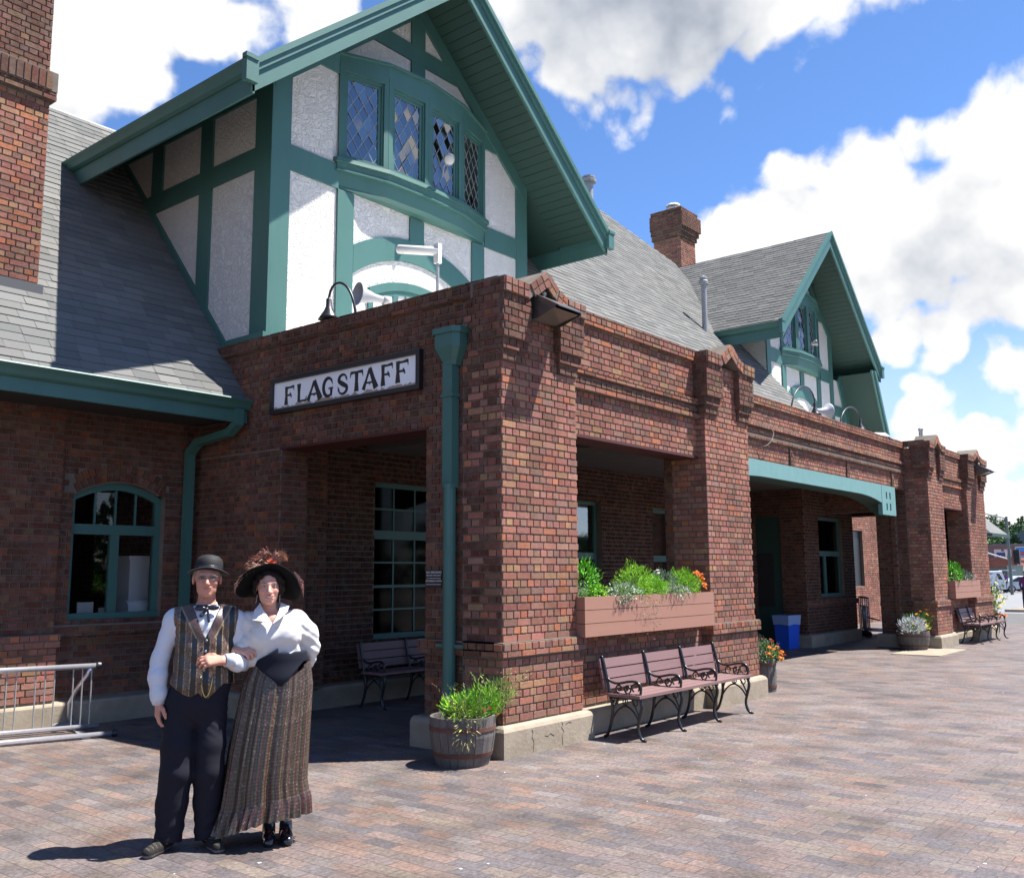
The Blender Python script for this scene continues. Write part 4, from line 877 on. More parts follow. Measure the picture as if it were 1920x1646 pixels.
LT = [('F', 3.335, 3.155), ('L', 3.10, 2.915), ('A', 2.905, 2.655), ('G', 2.645, 2.44), ('S', 2.38, 2.185), ('T', 2.158, 1.945), ('A', 1.952, 1.722), ('F', 1.668, 1.478), ('F', 1.44, 1.24)]
m = MB()
for k, (ch, ya, yb_) in enumerate(LT):
    zb, zt = 3.675+.002*k, 3.895+.004*k
    for q, (pts, ws) in enumerate(letter(ch)):
        W = abs(ya-yb_)
        stroke(m, [(ya+(yb_-ya)*p[0], zb+(zt-zb)*p[1]) for p in pts], [w*W*1.08 for w in ws], lambda p, a, q=q: (-.0455-.0035*a-.0003*q, p[0], p[1]))
m.build('lettering', M['black'], SG)
def text(body, size, parent, Mx, material, name='lettering', ext=.0008, align='CENTER', sx=1.0):
    cu = bpy.data.curves.new(name, 'FONT'); cu.body = body; cu.size = size; cu.extrude = ext; cu.align_x = align; cu.align_y = 'CENTER'; cu.space_line = .95; cu.offset = size*.012
    o = bpy.data.objects.new(name, cu); COL.objects.link(o); dg = bpy.context.evaluated_depsgraph_get(); me = bpy.data.meshes.new_from_object(o.evaluated_get(dg)); bpy.data.objects.remove(o)
    me.transform(Matrix.Diagonal((sx, 1, 1, 1))); me.materials.clear(); me.materials.append(material); o = bpy.data.objects.new(name, me); COL.objects.link(o); o.matrix_world = Mx
    if parent is not None: o.parent = parent; o.matrix_local = Mx
    return o
def wall_mx(x, y, z, face):  # lettering standing on a wall; face '-x' or '-y'
    if face == '-x': return Matrix(((0, 0, -1, x), (-1, 0, 0, y), (0, 1, 0, z), (0, 0, 0, 1)))
    return Matrix(((1, 0, 0, x), (0, 0, -1, y), (0, 1, 0, z), (0, 0, 0, 1)))
NS = empty('no_smoking_sign', (0, 0, 0), 0, 'small black no smoking plate on the brick pier beside the downspout', 'sign')
m = MB(); m.box(-.022, -.013, .765, .975, 1.545, 1.715); m.build('plate', M['black'], NS)
for tx, z, s_ in (('NO SMOKING', 1.692, .034), ('BEYOND THIS POINT', 1.662, .021), ('PROHIBIDO FUMAR', 1.607, .025), ('MAS ALLA DE ESTE PUNTO', 1.573, .017)): text(tx, s_, NS, wall_mx(-.0225, .87, z, '-x'), M['white'])
m = MB(); m.box(-.0235, -.022, .775, .965, 1.632, 1.637); m.build('rule', M['white'], NS)
# ---------------- leaves ----------------
def leaves(name, items, parent=None):
    """items: (centre list Nx3, axis list Nx3, length, width, colour) -> small bent blades in one mesh"""
    V, C, F = [], [], []; b = 0
    for P, A, Ln, W, c in items:
        P, A = np.asarray(P, float), np.asarray(A, float); n = len(P); A /= np.linalg.norm(A, axis=1)[:, None]+1e-9
        rv = rng.normal(size=(n, 3)); T = np.cross(A, rv); T /= np.linalg.norm(T, axis=1)[:, None]+1e-9; Nn = np.cross(A, T)
        Ls = (np.asarray(Ln)*rng.uniform(.7, 1.25, n))[:, None]; Ws = (np.asarray(W)*rng.uniform(.7, 1.2, n))[:, None]
        v = np.stack([P, P+A*Ls*.45+T*Ws*.5+Nn*Ls*.06, P+A*Ls+Nn*Ls*.0, P+A*Ls*.45-T*Ws*.5+Nn*Ls*.06], 1)
        V.append(v.reshape(-1, 3)); F.append(np.arange(n*4).reshape(-1, 4)+b); b += n*4
        cc = np.asarray(c, float)[None]*1.35*rng.uniform(.6, 1.35, (n, 1))*rng.uniform(.9, 1.1, (n, 3)); C.append(np.repeat(cc, 4, 0))
    return np_mesh(name, np.concatenate(V), np.concatenate(F), M['leaf'], parent, None, np.clip(np.concatenate(C), 0, 1))
def bush(c, r, n, col, Ln=.05, W=.018, spread=1.0, up=.6):
    d = rng.normal(size=(n, 3)); d /= np.linalg.norm(d, axis=1)[:, None]; rad = rng.uniform(.45, 1, n)**.6; lump = 1+.22*np.sin(d[:, 0]*5+c[0]*9)*np.cos(d[:, 1]*6+c[1]*5)+.12*np.sin(d[:, 2]*11+d[:, 0]*7)
    P = np.array(c)+d*np.array(r)*(rad*lump)[:, None]; A = d*spread+np.array([0, 0, up])+rng.normal(0, .35, (n, 3)); return (P, A, Ln, W, col)
def stems(c, R0, n, h, lean, col, k=12, lw=.02, ll=.035, seed=None, tip=None):
    its = []; P, A, H = [], [], []
    for i in range(n):
        a = rng.uniform(0, 2*math.pi); b0 = np.array(c)+np.array([math.cos(a), math.sin(a), 0])*R0*math.sqrt(rng.uniform()); ln = np.array([math.cos(a), math.sin(a), 0])*lean*rng.uniform(.2, 1.1); hh = h*rng.uniform(.55, 1.1)
        for j in range(k):
            t = (j+rng.uniform())/k; P.append(b0+ln*t*t+np.array([0, 0, hh*(t-.25*t*t*lean)])); A.append(ln*1.2*t+np.array([0, 0, hh])*.8+rng.normal(0, .35, 3)*h)
    return (np.array(P), np.array(A), ll, lw, col)
def flowers(name, pts, r, col, parent, petals=9, mtn='petal'):
    V, F, C = [], [], []; b = 0
    for p in pts:
        rr = r*random.uniform(.75, 1.2); ax = Vector((random.gauss(-.3, .4), random.gauss(-.5, .4), 1)).normalized(); u = ax.orthogonal().normalized(); w = ax.cross(u); cc = np.array(col)*random.uniform(.75, 1.15)
        for lay in (0, 1):
            for k in range(petals):
                a = 2*math.pi*(k+.5*lay)/petals; a2 = a+math.pi/petals*1.0; a0 = a-math.pi/petals; f = 1-.35*lay; hgt = .15+.45*lay
                d = lambda t, s_, h_: Vector(p)+(u*math.cos(t)+w*math.sin(t))*rr*s_+ax*rr*h_
                q = [d(a, .05, 0), d(a0, .6*f, hgt*.6), d(a, 1.0*f, hgt*.5+random.uniform(-.12, .12)), d(a2, .6*f, hgt*.6)]
                V += [tuple(x) for x in q]; F.append((b, b+1, b+2, b+3)); b += 4; C += [cc*random.uniform(.8, 1.15)]*4
    return np_mesh(name, np.array(V), np.array(F), M['leaf'], parent, None, np.clip(np.array(C), 0, 1))
GR = dict(lime=(.30, .60, .035), mid=(.10, .25, .04), dark=(.05, .13, .03), sage=(.22, .30, .20), silver=(.55, .58, .56), dry=(.42, .38, .17), yel=(.30, .38, .08))
# ---------------- barrels ----------------
def barrel(loc, rt, rb, h, label, straight=False, dk=1.0):
    e = empty('barrel_planter', loc, 0, label, 'planter', 'half barrel planters on the brick paving'); n = 22; m = MB()
    for k in range(n):
        a0, a1 = 2*math.pi*(k+.02)/n, 2*math.pi*(k+.98)/n; rings = []
        jit = random.uniform(-.003, .003); f = random.uniform(.8, 1.1)
        pr = [(0, rb), (.3, rb+(rt-rb)*.48+.008), (.6, rb+(rt-rb)*.8+.010), (1, rt)]
        for t, r in pr: rings.append([((r+jit)*math.cos(a0), (r+jit)*math.sin(a0), t*h), ((r+jit)*math.cos(a1), (r+jit)*math.sin(a1), t*h), ((r-.028)*math.cos(a1), (r-.028)*math.sin(a1), t*h), ((r-.028)*math.cos(a0), (r-.028)*math.sin(a0), t*h)])
        m.ring_loft(rings)
    m.build('staves', M['stave'], e)
    def rad(t): return np.interp(t, [0, .3, .6, 1], [rb, rb+(rt-rb)*.48+.008, rb+(rt-rb)*.8+.010, rt])
    for t in ((.20, .72) if not straight else (.12, .80)):
        hb = MB(); r0, r1 = rad(t)+.006, rad(t+.085)+.006; hb.lathe([(r0-.008, t*h), (r0, t*h), (r1, (t+.09)*h), (r1-.008, (t+.09)*h)], n=44, cap=False); hb.build('hoop', M['hoop'], e)
    s_ = MB(); s_.lathe([(.01, h-.055), (rad(.9)-.02, h-.05), (rad(.9)-.02, h-.09), (.01, h-.09)], n=20); s_.build('soil', M['soil'], e)
    return e
barrel((-.44, .10, 0), .295, .235, .42, 'weathered grey half barrel with rusty hoops at the corner pier by the downspout')
barrel((6.06, .22, 0), .19, .19, .45, 'tall narrow brown barrel at the right of the near bench', True)
barrel((14.72, .72, 0), .34, .27, .40, 'dark half barrel in front of the far porch, left of the far bench')
barrel((20.9, .62, 0), .26, .22, .40, 'barrel behind the far bench at the end of the station')
# plants in them
def plant(name, loc, items, label, cat='plant', group=None, fl=None):
    o = leaves(name, items); tag(o, label, cat, group)
    if fl:
        for nm, pts, r, c in fl: flowers(nm, pts, r, c, o)
    return o
def pts_around(c, r, n, zs=1): return [(c[0]+random.gauss(0, r[0]*.5), c[1]+random.gauss(0, r[1]*.5), c[2]+random.uniform(-1, 1)*r[2]) for _ in range(n)]
c = (-.44, .10, .38)
plant('trailing_flower_plant', c, [bush((-.50, -.02, .42), (.17, .17, .15), 420, GR['yel'], .05, .012), bush((-.62, -.10, .33), (.10, .10, .16), 160, GR['dry'], .05, .006, up=-.5), stems((-.50, 0, .36), .12, 18, .34, .22, GR['dry'], 22, .006, .03), bush((-.50, .02, .48), (.20, .18, .12), 420, GR['mid'], .045, .014), bush((-.50, .06, .50), (.2, .15, .09), 300, GR['lime'], .06, .014, up=1.0)], 'wispy yellow green plant spilling over the left of the corner barrel', fl=[('flower', [(-.46, -.17, .49), (-.40, -.19, .50), (-.27, -.17, .43), (-.68, -.05, .47)], .022, (.45, .01, .03)), ('bud', pts_around((-.66, -.08, .44), (.1, .1, .15), 26), .010, (.55, .45, .16))])
plant('grassy_plant', c, [stems((-.28, .06, .36), .12, 50, .30, .26, GR['mid'], 18, .008, .07), stems((-.14, .0, .40), .09, 34, .40, .28, (.33, .42, .12), 22, .006, .045), bush((-.25, .03, .50), (.20, .16, .14), 620, GR['lime'], .06, .010, up=1.2), bush((-.06, -.02, .58), (.17, .13, .13), 520, (.30, .42, .10), .05, .007, up=1.3)], 'tall grassy plant leaning right in the corner barrel', fl=[('seed_head', pts_around((-.04, -.04, .68), (.22, .18, .12), 60), .008, (.50, .40, .22))])
c = (6.06, .22, .45)
plant('marigold_plant', c, [bush((6.02, .16, .54), (.24, .22, .13), 420, GR['mid'], .05, .016), stems((5.98, .24, .45), .1, 16, .34, .10, GR['sage'], 16, .012, .04), bush((6.14, .16, .60), (.15, .15, .10), 200, GR['sage'], .05, .014)], 'orange marigolds filling the tall barrel beside the second pier', fl=[('flower', [(5.84, .02, .55), (5.93, -.03, .60), (6.02, -.06, .57), (6.05, -.03, .63), (5.90, .0, .50), (6.10, -.06, .52), (6.0, -.07, .49), (6.16, -.04, .55), (5.86, .0, .63), (6.24, -.05, .50)], .042, (.95, .24, .0)), ('red_flower', pts_around((6.08, .1, .68), (.14, .12, .07), 12), .028, (.42, .04, .02)), ('yellow_flower', pts_around((6.20, .08, .56), (.08, .06, .05), 7), .022, (.75, .45, .03)), ('low_flower', [(6.27, .0, .45), (6.25, .02, .42)], .03, (.95, .35, .02))])
c = (14.72, .72, .4)
plant('dusty_miller', c, [bush((14.52, .66, .50), (.26, .24, .18), 420, GR['silver'], .09, .035, up=1.0), bush((14.60, .74, .66), (.1, .1, .1), 60, GR['mid'], .07, .02)], 'silver leaved dusty miller on the left of the dark half barrel')
plant('gold_flower_plant', c, [stems((14.95, .70, .38), .16, 80, .40, .28, GR['mid'], 16, .012, .07), bush((14.92, .66, .48), (.26, .2, .13), 300, GR['lime'], .06, .014)], 'green bush with gold flowers on the right of the dark half barrel', fl=[('flower', pts_around((15.0, .55, .72), (.3, .2, .12), 9), .045, (.95, .42, .01)), ('yellow_flower', pts_around((14.78, .50, .47), (.12, .1, .05), 8), .04, (.85, .65, .05))])
c = (20.9, .62, .4)
plant('tall_yellow_flower_plant', c, [stems((20.75, .62, .38), .18, 46, 1.15, .42, GR['yel'], 24, .03, .09), bush((20.8, .6, .62), (.3, .25, .2), 260, GR['sage'], .07, .03)], 'tall plant with pale yellow flowers behind the far bench', fl=[('flower', pts_around((20.8, .5, 1.0), (.42, .3, .36), 34), .06, (.85, .80, .25)), ('orange_flower', pts_around((20.7, .4, .50), (.3, .2, .06), 14), .07, (.85, .22, .02))])
# ---------------- window boxes ----------------
def window_box(x0, x1, y0, y1, z0, z1, label):
    e = empty('window_box', ((x0+x1)/2, y0, z0), 0, label, 'planter', 'long board window boxes in the porch openings'); m = MB(); w = x1-x0; hh = (z1-z0)/3; ox = -w/2
    for k in range(3):
        m.box(ox, ox+w, 0, .035, k*hh+.003, (k+1)*hh-.003); m.box(ox+.001, ox+.034, .037, y1-y0, k*hh+.003, (k+1)*hh-.003); m.box(ox+w-.034, ox+w-.001, .037, y1-y0, k*hh+.003, (k+1)*hh-.003)
    m.box(ox+.034, ox+w-.034, .036, y1-y0, .0, .03); m.build('boards', M['boxwood'], e)
    s_ = MB(); s_.box(ox+.034, ox+w-.034, .036, y1-y0, .03, z1-z0-.05); s_.build('soil', M['soil'], e); return e
window_box(1.19, 4.02, -.12, .30, 1.02, 1.435, 'long pink brown window box above the near bench')
window_box(16.38, 18.60, .22, .70, 1.05, 1.46, 'window box in the opening of the far porch')
zt = 1.40
plant('upright_green_shrub', (1.35, .05, zt), [bush((1.42, .06, zt+.17), (.20, .16, .26), 900, (.13, .40, .03), .045, .018), bush((1.60, .02, zt+.06), (.12, .12, .10), 240, GR['lime'], .04, .015)], 'upright bright green shrub at the left end of the near window box')
fg = 'feathery ferns in the near window box'
for (x, r, h, lb) in ((2.42, .26, .24, 'largest feathery lime green fern in the near window box'), (2.78, .18, .15, 'small feathery fern right of the largest one'), (3.52, .20, .20, 'feathery green fern beside the orange flowers')):
    plant('feathery_fern', (x, .02, zt), [bush((x, .04, zt+h*.6), (r, .18, h), 2600, GR['lime'], .042, .0045, up=.7), bush((x, .04, zt+h*.4), (r*.8, .15, h*.7), 500, GR['mid'], .05, .006, up=.9)], lb, group=fg)
plant('grey_leaved_shrub', (3.08, .1, zt), [bush((3.10, .08, zt+.13), (.24, .15, .17), 700, GR['sage'], .05, .010, up=1.4)], 'grey green shrub between the feathery ferns', fl=[('flower', [(2.80, -.05, zt+.27), (2.83, -.02, zt+.30)], .035, (.85, .83, .75))])
plant('trailing_silver_plant', (2.2, -.08, zt), [bush((2.02, -.07, zt+.06), (.32, .10, .10), 520, (.34, .44, .30), .035, .016, up=.2), bush((3.15, -.08, zt+.05), (.36, .08, .08), 460, (.38, .46, .33), .033, .014, up=.2), (np.array([(2.25+.09*(i % 5)+random.gauss(0, .02), -.16-.02*random.random(), zt+.06-random.random()*(.20+.16*(i % 3))) for i in range(90)]), rng.normal(0, .5, (90, 3))+np.array([0, -.4, -.6]), .026, .009, (.16, .27, .10)), (np.array([(1.75+.3*random.random(), -.15, zt+.05-random.random()*.10) for i in range(70)]), rng.normal(0, .5, (70, 3)), .03, .012, GR['sage'])], 'pale trailing plant hanging over the near window box')
plant('orange_flower_plant', (3.85, 0, zt), [bush((3.84, -.0, zt+.12), (.10, .08, .12), 160, GR['mid'], .04, .012)], 'bright orange flowers at the right end of the near window box', fl=[('flower', [(3.72, -.03, zt+.27), (3.77, -.05, zt+.24), (3.80, -.02, zt+.28), (3.84, -.05, zt+.22), (3.86, -.04, zt+.17), (3.90, -.06, zt+.13), (3.88, -.05, zt+.20), (3.92, -.05, zt+.09), (3.82, -.06, zt+.25)], .036, (.98, .20, .0))])
plant('far_green_shrub', (16.8, .35, 1.42), [bush((16.75, .36, 1.60), (.32, .2, .27), 700, (.13, .40, .03), .06, .03)], 'bright green shrub at the left of the far window box')
plant('far_grey_plant', (17.6, .35, 1.42), [bush((17.7, .36, 1.52), (.55, .18, .14), 600, GR['sage'], .06, .015, up=1.1)], 'grey green low plants in the far window box', fl=[('flower', pts_around((18.3, .3, 1.52), (.12, .1, .05), 6), .03, (.5, .2, .35))])
# ---------------- benches ----------------
def make_bench(label, group, Ln=2.52):
    e = empty('park_bench', (0, 0, 0), 0, label, 'bench', group)
    xs = [.04, .855, 1.665, Ln-.04]
    m = MB()
    for k, (a, b) in enumerate(((-.245, -.125), (-.115, .005), (.015, .135))): m.box(-.03, Ln+.03, a, b, .425, .455)
    m.build('seat', M['slat'], e)
    m = MB(); S = Vector((0, .20, .98)).normalized(); Nn = Vector((0, -S.z, S.y)); b0 = Vector((0, .205, .475))
    for k in range(3):
        lo = b0 + S*(k*.108); c_ = lo + S*.0575 + Nn*.004
        m.obox(c_ + Vector((Ln/2, 0, 0)), (Ln/2+.0, 0, 0), S*.048, Nn*.012)
    m.build('backrest', M['slat'], e)
    def circ(x, cy, cz, r, a0, a1, n=12): return [(x, cy+r*math.cos(R(a0+(a1-a0)*i/n)), cz+r*math.sin(R(a0+(a1-a0)*i/n))) for i in range(n+1)]
    def smooth(pts, n=5):
        out = []; P = [Vector(p) for p in pts]
        for i in range(len(P)-1):
            p0, p1, p2, p3 = P[max(i-1, 0)], P[i], P[i+1], P[min(i+2, len(P)-1)]
            for k in range(n):
                t = k/n; out.append(.5*((2*p1)+(p2-p0)*t+(2*p0-5*p1+4*p2-p3)*t*t+(3*p1-p0-3*p2+p3)*t**3))
        return out+[P[-1]]
    for x in xs:
        f = MB(); f.tube(smooth([(x, .155, .43), (x, .175, .53), (x, .205, .66), (x, .232, .765), (x, .25, .81)]), .017, 8)
        f.tube([(x, -.235, .415), (x, .16, .415)], .015, 8)
        f.tube(circ(x, .252, .803, .012, 0, 300), .012, 6)
        fo = f.build('side_frame', M['iron'], e, smooth=True)
        for nm, pts, rr in (('leg', [(x, -.205, .415), (x, -.225, .34), (x, -.20, .24), (x, -.175, .14), (x, -.19, .06), (x, -.225, .016), (x, -.265, .012)], [.016, .018, .018, .016, .018, .017, .014]), ('leg', [(x, .15, .415), (x, .125, .32), (x, .13, .22), (x, .165, .10), (x, .20, .03), (x, .235, .012)], [.016, .018, .018, .016, .018, .015])):
            l = MB(); sm = smooth(pts); rs = list(np.interp(np.linspace(0, 1, len(sm)), np.linspace(0, 1, len(rr)), rr)); l.tube(sm, rs, 8)
            l.build(nm, M['iron'], fo, smooth=True)
        b = MB(); b.tube(smooth([(x, -.185, .20), (x, -.12, .29), (x, -.03, .335), (x, .06, .29), (x, .13, .20)]), .010, 6)
        b.tube(smooth([(x, -.19, .24), (x, -.15, .33), (x, -.11, .40)]), .009, 6); b.tube(smooth([(x, .13, .24), (x, .10, .33), (x, .06, .40)]), .009, 6)
        b.tube(circ(x, -.145, .375, .032, 0, 330), .007, 6); b.tube(circ(x, -.03, .375, .030, 0, 350), .007, 6); b.tube(circ(x, .085, .378, .028, 0, 350), .007, 6); b.tube([(x, -.03, .335), (x, -.03, .41)], .008, 6)
        b.build('brace', M['iron'], fo, smooth=True)
        a = MB(); a.tube(smooth([(x, .185, .60), (x, .13, .565), (x, .05, .555), (x, -.08, .58), (x, -.17, .58), (x, -.215, .54), (x, -.215, .48), (x, -.205, .435)]), .0135, 8)
        a.tube(circ(x, -.155, .52, .042, -60, 220), .009, 6); a.tube(circ(x, -.06, .50, .038, -90, 250), .009, 6); a.tube(circ(x, -.045, .505, .018, 0, 330), .007, 6); a.tube(circ(x, .045, .50, .036, -90, 200), .009, 6); a.tube(smooth([(x, .14, .47), (x, .06, .455), (x, -.06, .45), (x, -.20, .455)]), .010, 6)
        a.build('armrest', M['iron'], fo, smooth=True)
    return e
bg = 'long slatted benches along the station'
b0 = make_bench('long mauve slatted iron bench in the sun under the near window box', bg); b0.location = (1.42, -.385, 0)
b1 = copy_tree(b0); b1.location = (17.15, .17, 0); b1['label'] = 'far sunlit slatted bench beyond the dark half barrel'
b2_ = copy_tree(b0); b2_.location = (1.42, 3.36, 0); b2_['label'] = 'dark bench in the deep shade inside the porch'
# ---------------- lamps, horns and fittings on the parapet ----------------
def gooseneck(foot, top, shade, label):
    e = empty('gooseneck_lamp', foot, 0, label, 'lamp', 'black gooseneck lamps standing on the parapet'); f = Vector(foot); t = Vector(top)-f; s_ = Vector(shade)-f
    d = Vector((s_.x, s_.y, 0)); m = MB(); pts = [Vector((0, 0, 0))]
    n = 14
    P0, P1, P2, P3 = Vector((0, 0, 0)), Vector((d.x*.12, d.y*.12, t.z*1.25)), Vector((d.x*1.0, d.y*1.0, t.z*1.35)), Vector((s_.x, s_.y, s_.z+.16))
    pts = [P0*(1-u)**3+P1*3*u*(1-u)**2+P2*3*u*u*(1-u)+P3*u**3 for u in [i/n for i in range(n+1)]]
    m.tube(pts, .016, 8); m.lathe([(.05, 0), (.05, .02), (.02, .03)], (0, 0, -.01), 12); m.build('stem', M['black'], e, smooth=True)
    m = MB(); m.lathe([(.022, .17), (.034, .15), (.036, .06), (.045, .05), (.05, .03), (.10, -.05), (.125, -.09), (.118, -.085), (.09, -.05), (.03, .02)], (s_.x, s_.y, s_.z+.02), 20, cap=False); m.build('shade', M['black'], e, smooth=True); return e
gooseneck((.12, 2.27, 4.59), (0, 0, 5.03), (.10, 2.73, 4.72), 'near black gooseneck lamp beside the horn speaker on the sign wall')
gooseneck((9.75, 1.15, 4.59), (0, 0, 5.15), (10.85, 1.12, 4.74), 'black gooseneck lamp beside the far horn speaker')
gooseneck((12.2, 1.15, 4.59), (0, 0, 5.08), (13.35, 1.12, 4.72), 'farthest black gooseneck lamp, below the far gable')
def horn(loc, ax, r, L_, label):
    e = empty('horn_speaker', loc, 0, label, 'loudspeaker', 'grey horn loudspeakers on the parapet'); ax = Vector(ax).normalized(); Mx = ax.to_track_quat('Z', 'Y').to_matrix()
    m = MB(); pr = [(.035, 0), (.045, .02), (.05, L_*.35), (.075, L_*.62), (r*.72, L_*.86), (r, L_), (r*1.04, L_+.004), (r*1.0, L_-.008), (r*.70, L_*.84), (.065, L_*.62), (.03, L_*.4), (.002, L_*.4)]
    m.lathe(pr, n=28, M=Mx, cap=False); m.build('horn', mat('horn_grey', (.36, .36, .38), .5), e, smooth=True)
    m = MB(); m.lathe([(.002, L_*.4), (.022, L_*.45), (.028, L_*.7), (.016, L_*.78), (.002, L_*.79)], n=12, M=Mx); m.build('throat', M['white'], e, smooth=True); m = MB(); m.lathe([(.002, -.09), (.055, -.09), (.06, -.06), (.055, .0), (.002, .005)], n=16, M=Mx); m.build('driver', M['white'], e, smooth=True)
    m = MB(); m.tube([(0, 0, -.02), (0.02, 0.02, -.35)], .012, 6); m.build('bracket', M['steel'], e); return e
horn((.55, 2.28, 4.90), (-.97, .25, .06), .135, .34, 'grey horn loudspeaker on the sign wall beside the near gooseneck lamp')
horn((11.35, 1.32, 4.86), (.9, -.42, -.02), .17, .34, 'horn loudspeaker on the arch parapet beside a gooseneck lamp')
e = empty('antenna', (1.5, 2.30, 4.3), 0, 'white tube antenna on a grey pole in front of the gable', 'antenna')
m = MB(); m.tube([(0, 0, 0), (0, 0, 1.52)], .022, 10); m.build('pole', M['steel'], e)
d_ = Vector((-.40, .86, .14)).normalized(); m = MB(); m.tube([Vector((0, 0, 1.46))-d_*.02+d_*t for t in (0, .01, .56, .58)], [.04, .058, .058, .045], 16); m.build('housing', M['white'], e, smooth=True)
m = MB(); m.box(-.035, .035, -.04, .04, 1.30, 1.56); m.build('bracket', M['white'], e)
def wall_light(loc, label):
    e = empty('wall_light', loc, 0, label, 'light', 'hooded floodlights on the porch corner piers'); w = .44
    m = MB(); A = [(0, 0, -.13), (0, 0, .13), (0, -.08, .13), (0, -.34, -.02), (0, -.34, -.05), (0, -.10, -.13)]
    m.prism([(q[1], q[2]) for q in A], lambda p, a: (a, p[0], p[1]), 0, .006); m.prism([(q[1], q[2]) for q in A], lambda p, a: (a, p[0], p[1]), w-.006, w)
    m.hexa([(0.006, 0, .124), (w-.006, 0, .124), (w-.006, -.08, .124), (.006, -.08, .124), (.006, 0, .13), (w-.006, 0, .13), (w-.006, -.08, .13), (.006, -.08, .13)])
    m.hexa([(-.01, -.08, .122), (w+.01, -.08, .122), (w+.01, -.39, -.055), (-.01, -.39, -.055), (-.01, -.08, .134), (w+.01, -.08, .134), (w+.01, -.39, -.043), (-.01, -.39, -.043)])
    m.box(.006, w-.006, -.012, 0, -.13, .124); m.build('hood', mat('bronze_sheet', (.16, .155, .145), .3, metal=.7, var=.4, vscale=8), e)
    m = MB(); m.add([(.02, -.02, -.12), (w-.02, -.02, -.12), (w-.02, -.32, -.052), (.02, -.32, -.052)], [(0, 1, 2, 3)]); m.build('lens', mat('lamp_lens', (.16, .14, .12), .2), e)
    m = MB(); m.lathe([(.012, 0), (.012, .03), (.022, .035), (.022, .06), (.01, .07)], (.2, -.05, .13), 8); m.build('photocell', M['white'], e); return e
wall_light((.42, -.02, 4.36), 'dark hooded floodlight high on the near corner pier')
wall_light((19.25, .30, 4.22), 'dark hooded floodlight high on the farthest pier')
def flood(loc, ax, label):
    e = empty('flood_lamp', loc, 0, label, 'flood lamp', 'round flood lamps on the gable windows'); Mx = Vector(ax).normalized().to_track_quat('Z', 'Y').to_matrix()
    m = MB(); m.lathe([(.02, -.15), (.035, -.13), (.04, -.08), (.075, -.02), (.082, .0), (.088, .012), (.074, .012)], n=20, M=Mx); m.build('lamp_body', M['steel'], e, smooth=True)
    m = MB(); m.lathe([(.074, .012), (.06, .02), (.001, .024)], n=16, M=Mx); m.build('lens', M['white'], e, smooth=True)
    m = MB(); m.tube([(0, .06, -.02), (-.03, .08, -.10), (-.04, .10, -.26)], .014, 6); m.build('bracket', M['steel'], e)
flood((2.84, 3.36, 7.77), (-.85, -.65, -.35), 'round flood lamp mounted on the near gable bay window')
flood((16.9, 3.36, 7.60), (.55, -.8, .25), 'round flood lamp mounted on the far gable bay window')
m = MB(); m.tube([(8.19, .87, 4.14), (8.15, .80, 4.0), (8.02, .78, 3.86), (7.85, .80, 3.76), (7.69, .86, 3.72)], .0045, 6); tag(m.build('loose_cable', mat('cable_grey', (.22, .20, .18), .7), None, smooth=True), 'loose white cable looping from the wall above the arch beam', 'cable')
m = MB(); m.lathe([(.30, 0), (.30, .03), (.22, .10), (.05, .13)], (14.3, 1.12, 4.588), 16); tag(m.build('roof_cap', M['white'], None, smooth=True), 'low white cap on the arch parapet next to the far porch', 'vent cap')
# ---------------- bike rack ----------------
e = empty('bike_rack', (-1.66, 4.2, 0), R(-18), 'grey tubular steel bicycle rack in front of the wing wall', 'bike rack')
def rail(nm, y, z, r, x1): m = MB(); m.tube([(-4.2, y, z), (x1, y, z)], r, 12); return m.build(nm, M['alu'], e, smooth=True)
rail('top_rail', .28, .70, .030, -.03); rail('base_rail', -.20, .035, .028, .08); rail('base_rail', .28, .06, .026, .03); rail('base_rail', .74, .035, .026, -.06)
for k in range(44):
    if k % 4 == 3: continue
    x = -.07-.092*k; m = MB(); m.tube([(x, .28, .085), (x, .28, .675)], .0075, 6); m.build('bar', M['steel'], e)
for x in (-.16, -3.6):
    m = MB(); P = [(x+.08, .28, .69), (x+.05, .32, .60), (x-.03, .50, .42), (x-.06, .64, .28), (x-.05, .72, .14), (x-.02, .74, .05)]; m.tube(P, .024, 10); m.build('curved_brace', M['alu'], e, smooth=True)
    m = MB(); m.box(x-.05, x+.03, -.22, .76, .004, .022); m.build('foot_bar', M['steel'], e)
m = MB(); m.lathe([(.036, 0), (.04, .02), (.036, .05)], (0, 0, 0), 12, M=Vector((1, 0, 0)).to_track_quat('Z', 'Y').to_matrix()); o = m.build('end_cap', M['black'], e); o.location = (-.03, .28, .70); m2 = o.copy(); COL.objects.link(m2); m2.parent = e; m2.location = (.08, -.20, .035)
# ---------------- bin and luggage carts ----------------
e = empty('recycling_bin', (13.52, 3.05, 0), R(-8), 'blue plastic bin with a pale liner folded over its rim, under the arch', 'bin')
m = MB(); h = .70; m.ring_loft([[(a*s*.24, b*s*.19, z) for a, b in ((-1, -1), (1, -1), (1, 1), (-1, 1))] for s, z in ((.82, 0), (1.0, h), (1.06, h), (1.06, h+.02), (.95, h+.02), (.9, h-.1))], cap=False); m.build('bin_body', mat('blue_plastic', (.015, .10, .60), .4), e)
m = MB(); m.ring_loft([[(a*s*.24, b*s*.19, z+random.uniform(-.02, .02)*(k == 0)) for a, b in ((-1, -1), (0, -1.01), (1, -1), (1, 0), (1, 1), (0, 1), (-1, 1), (-1, 0))] for k, (s, z) in enumerate(((1.0, h-.18), (1.09, h+.028), (.93, h+.03)))], cap=False); m.build('liner', mat('liner_film', (.25, .36, .62), .35), e)
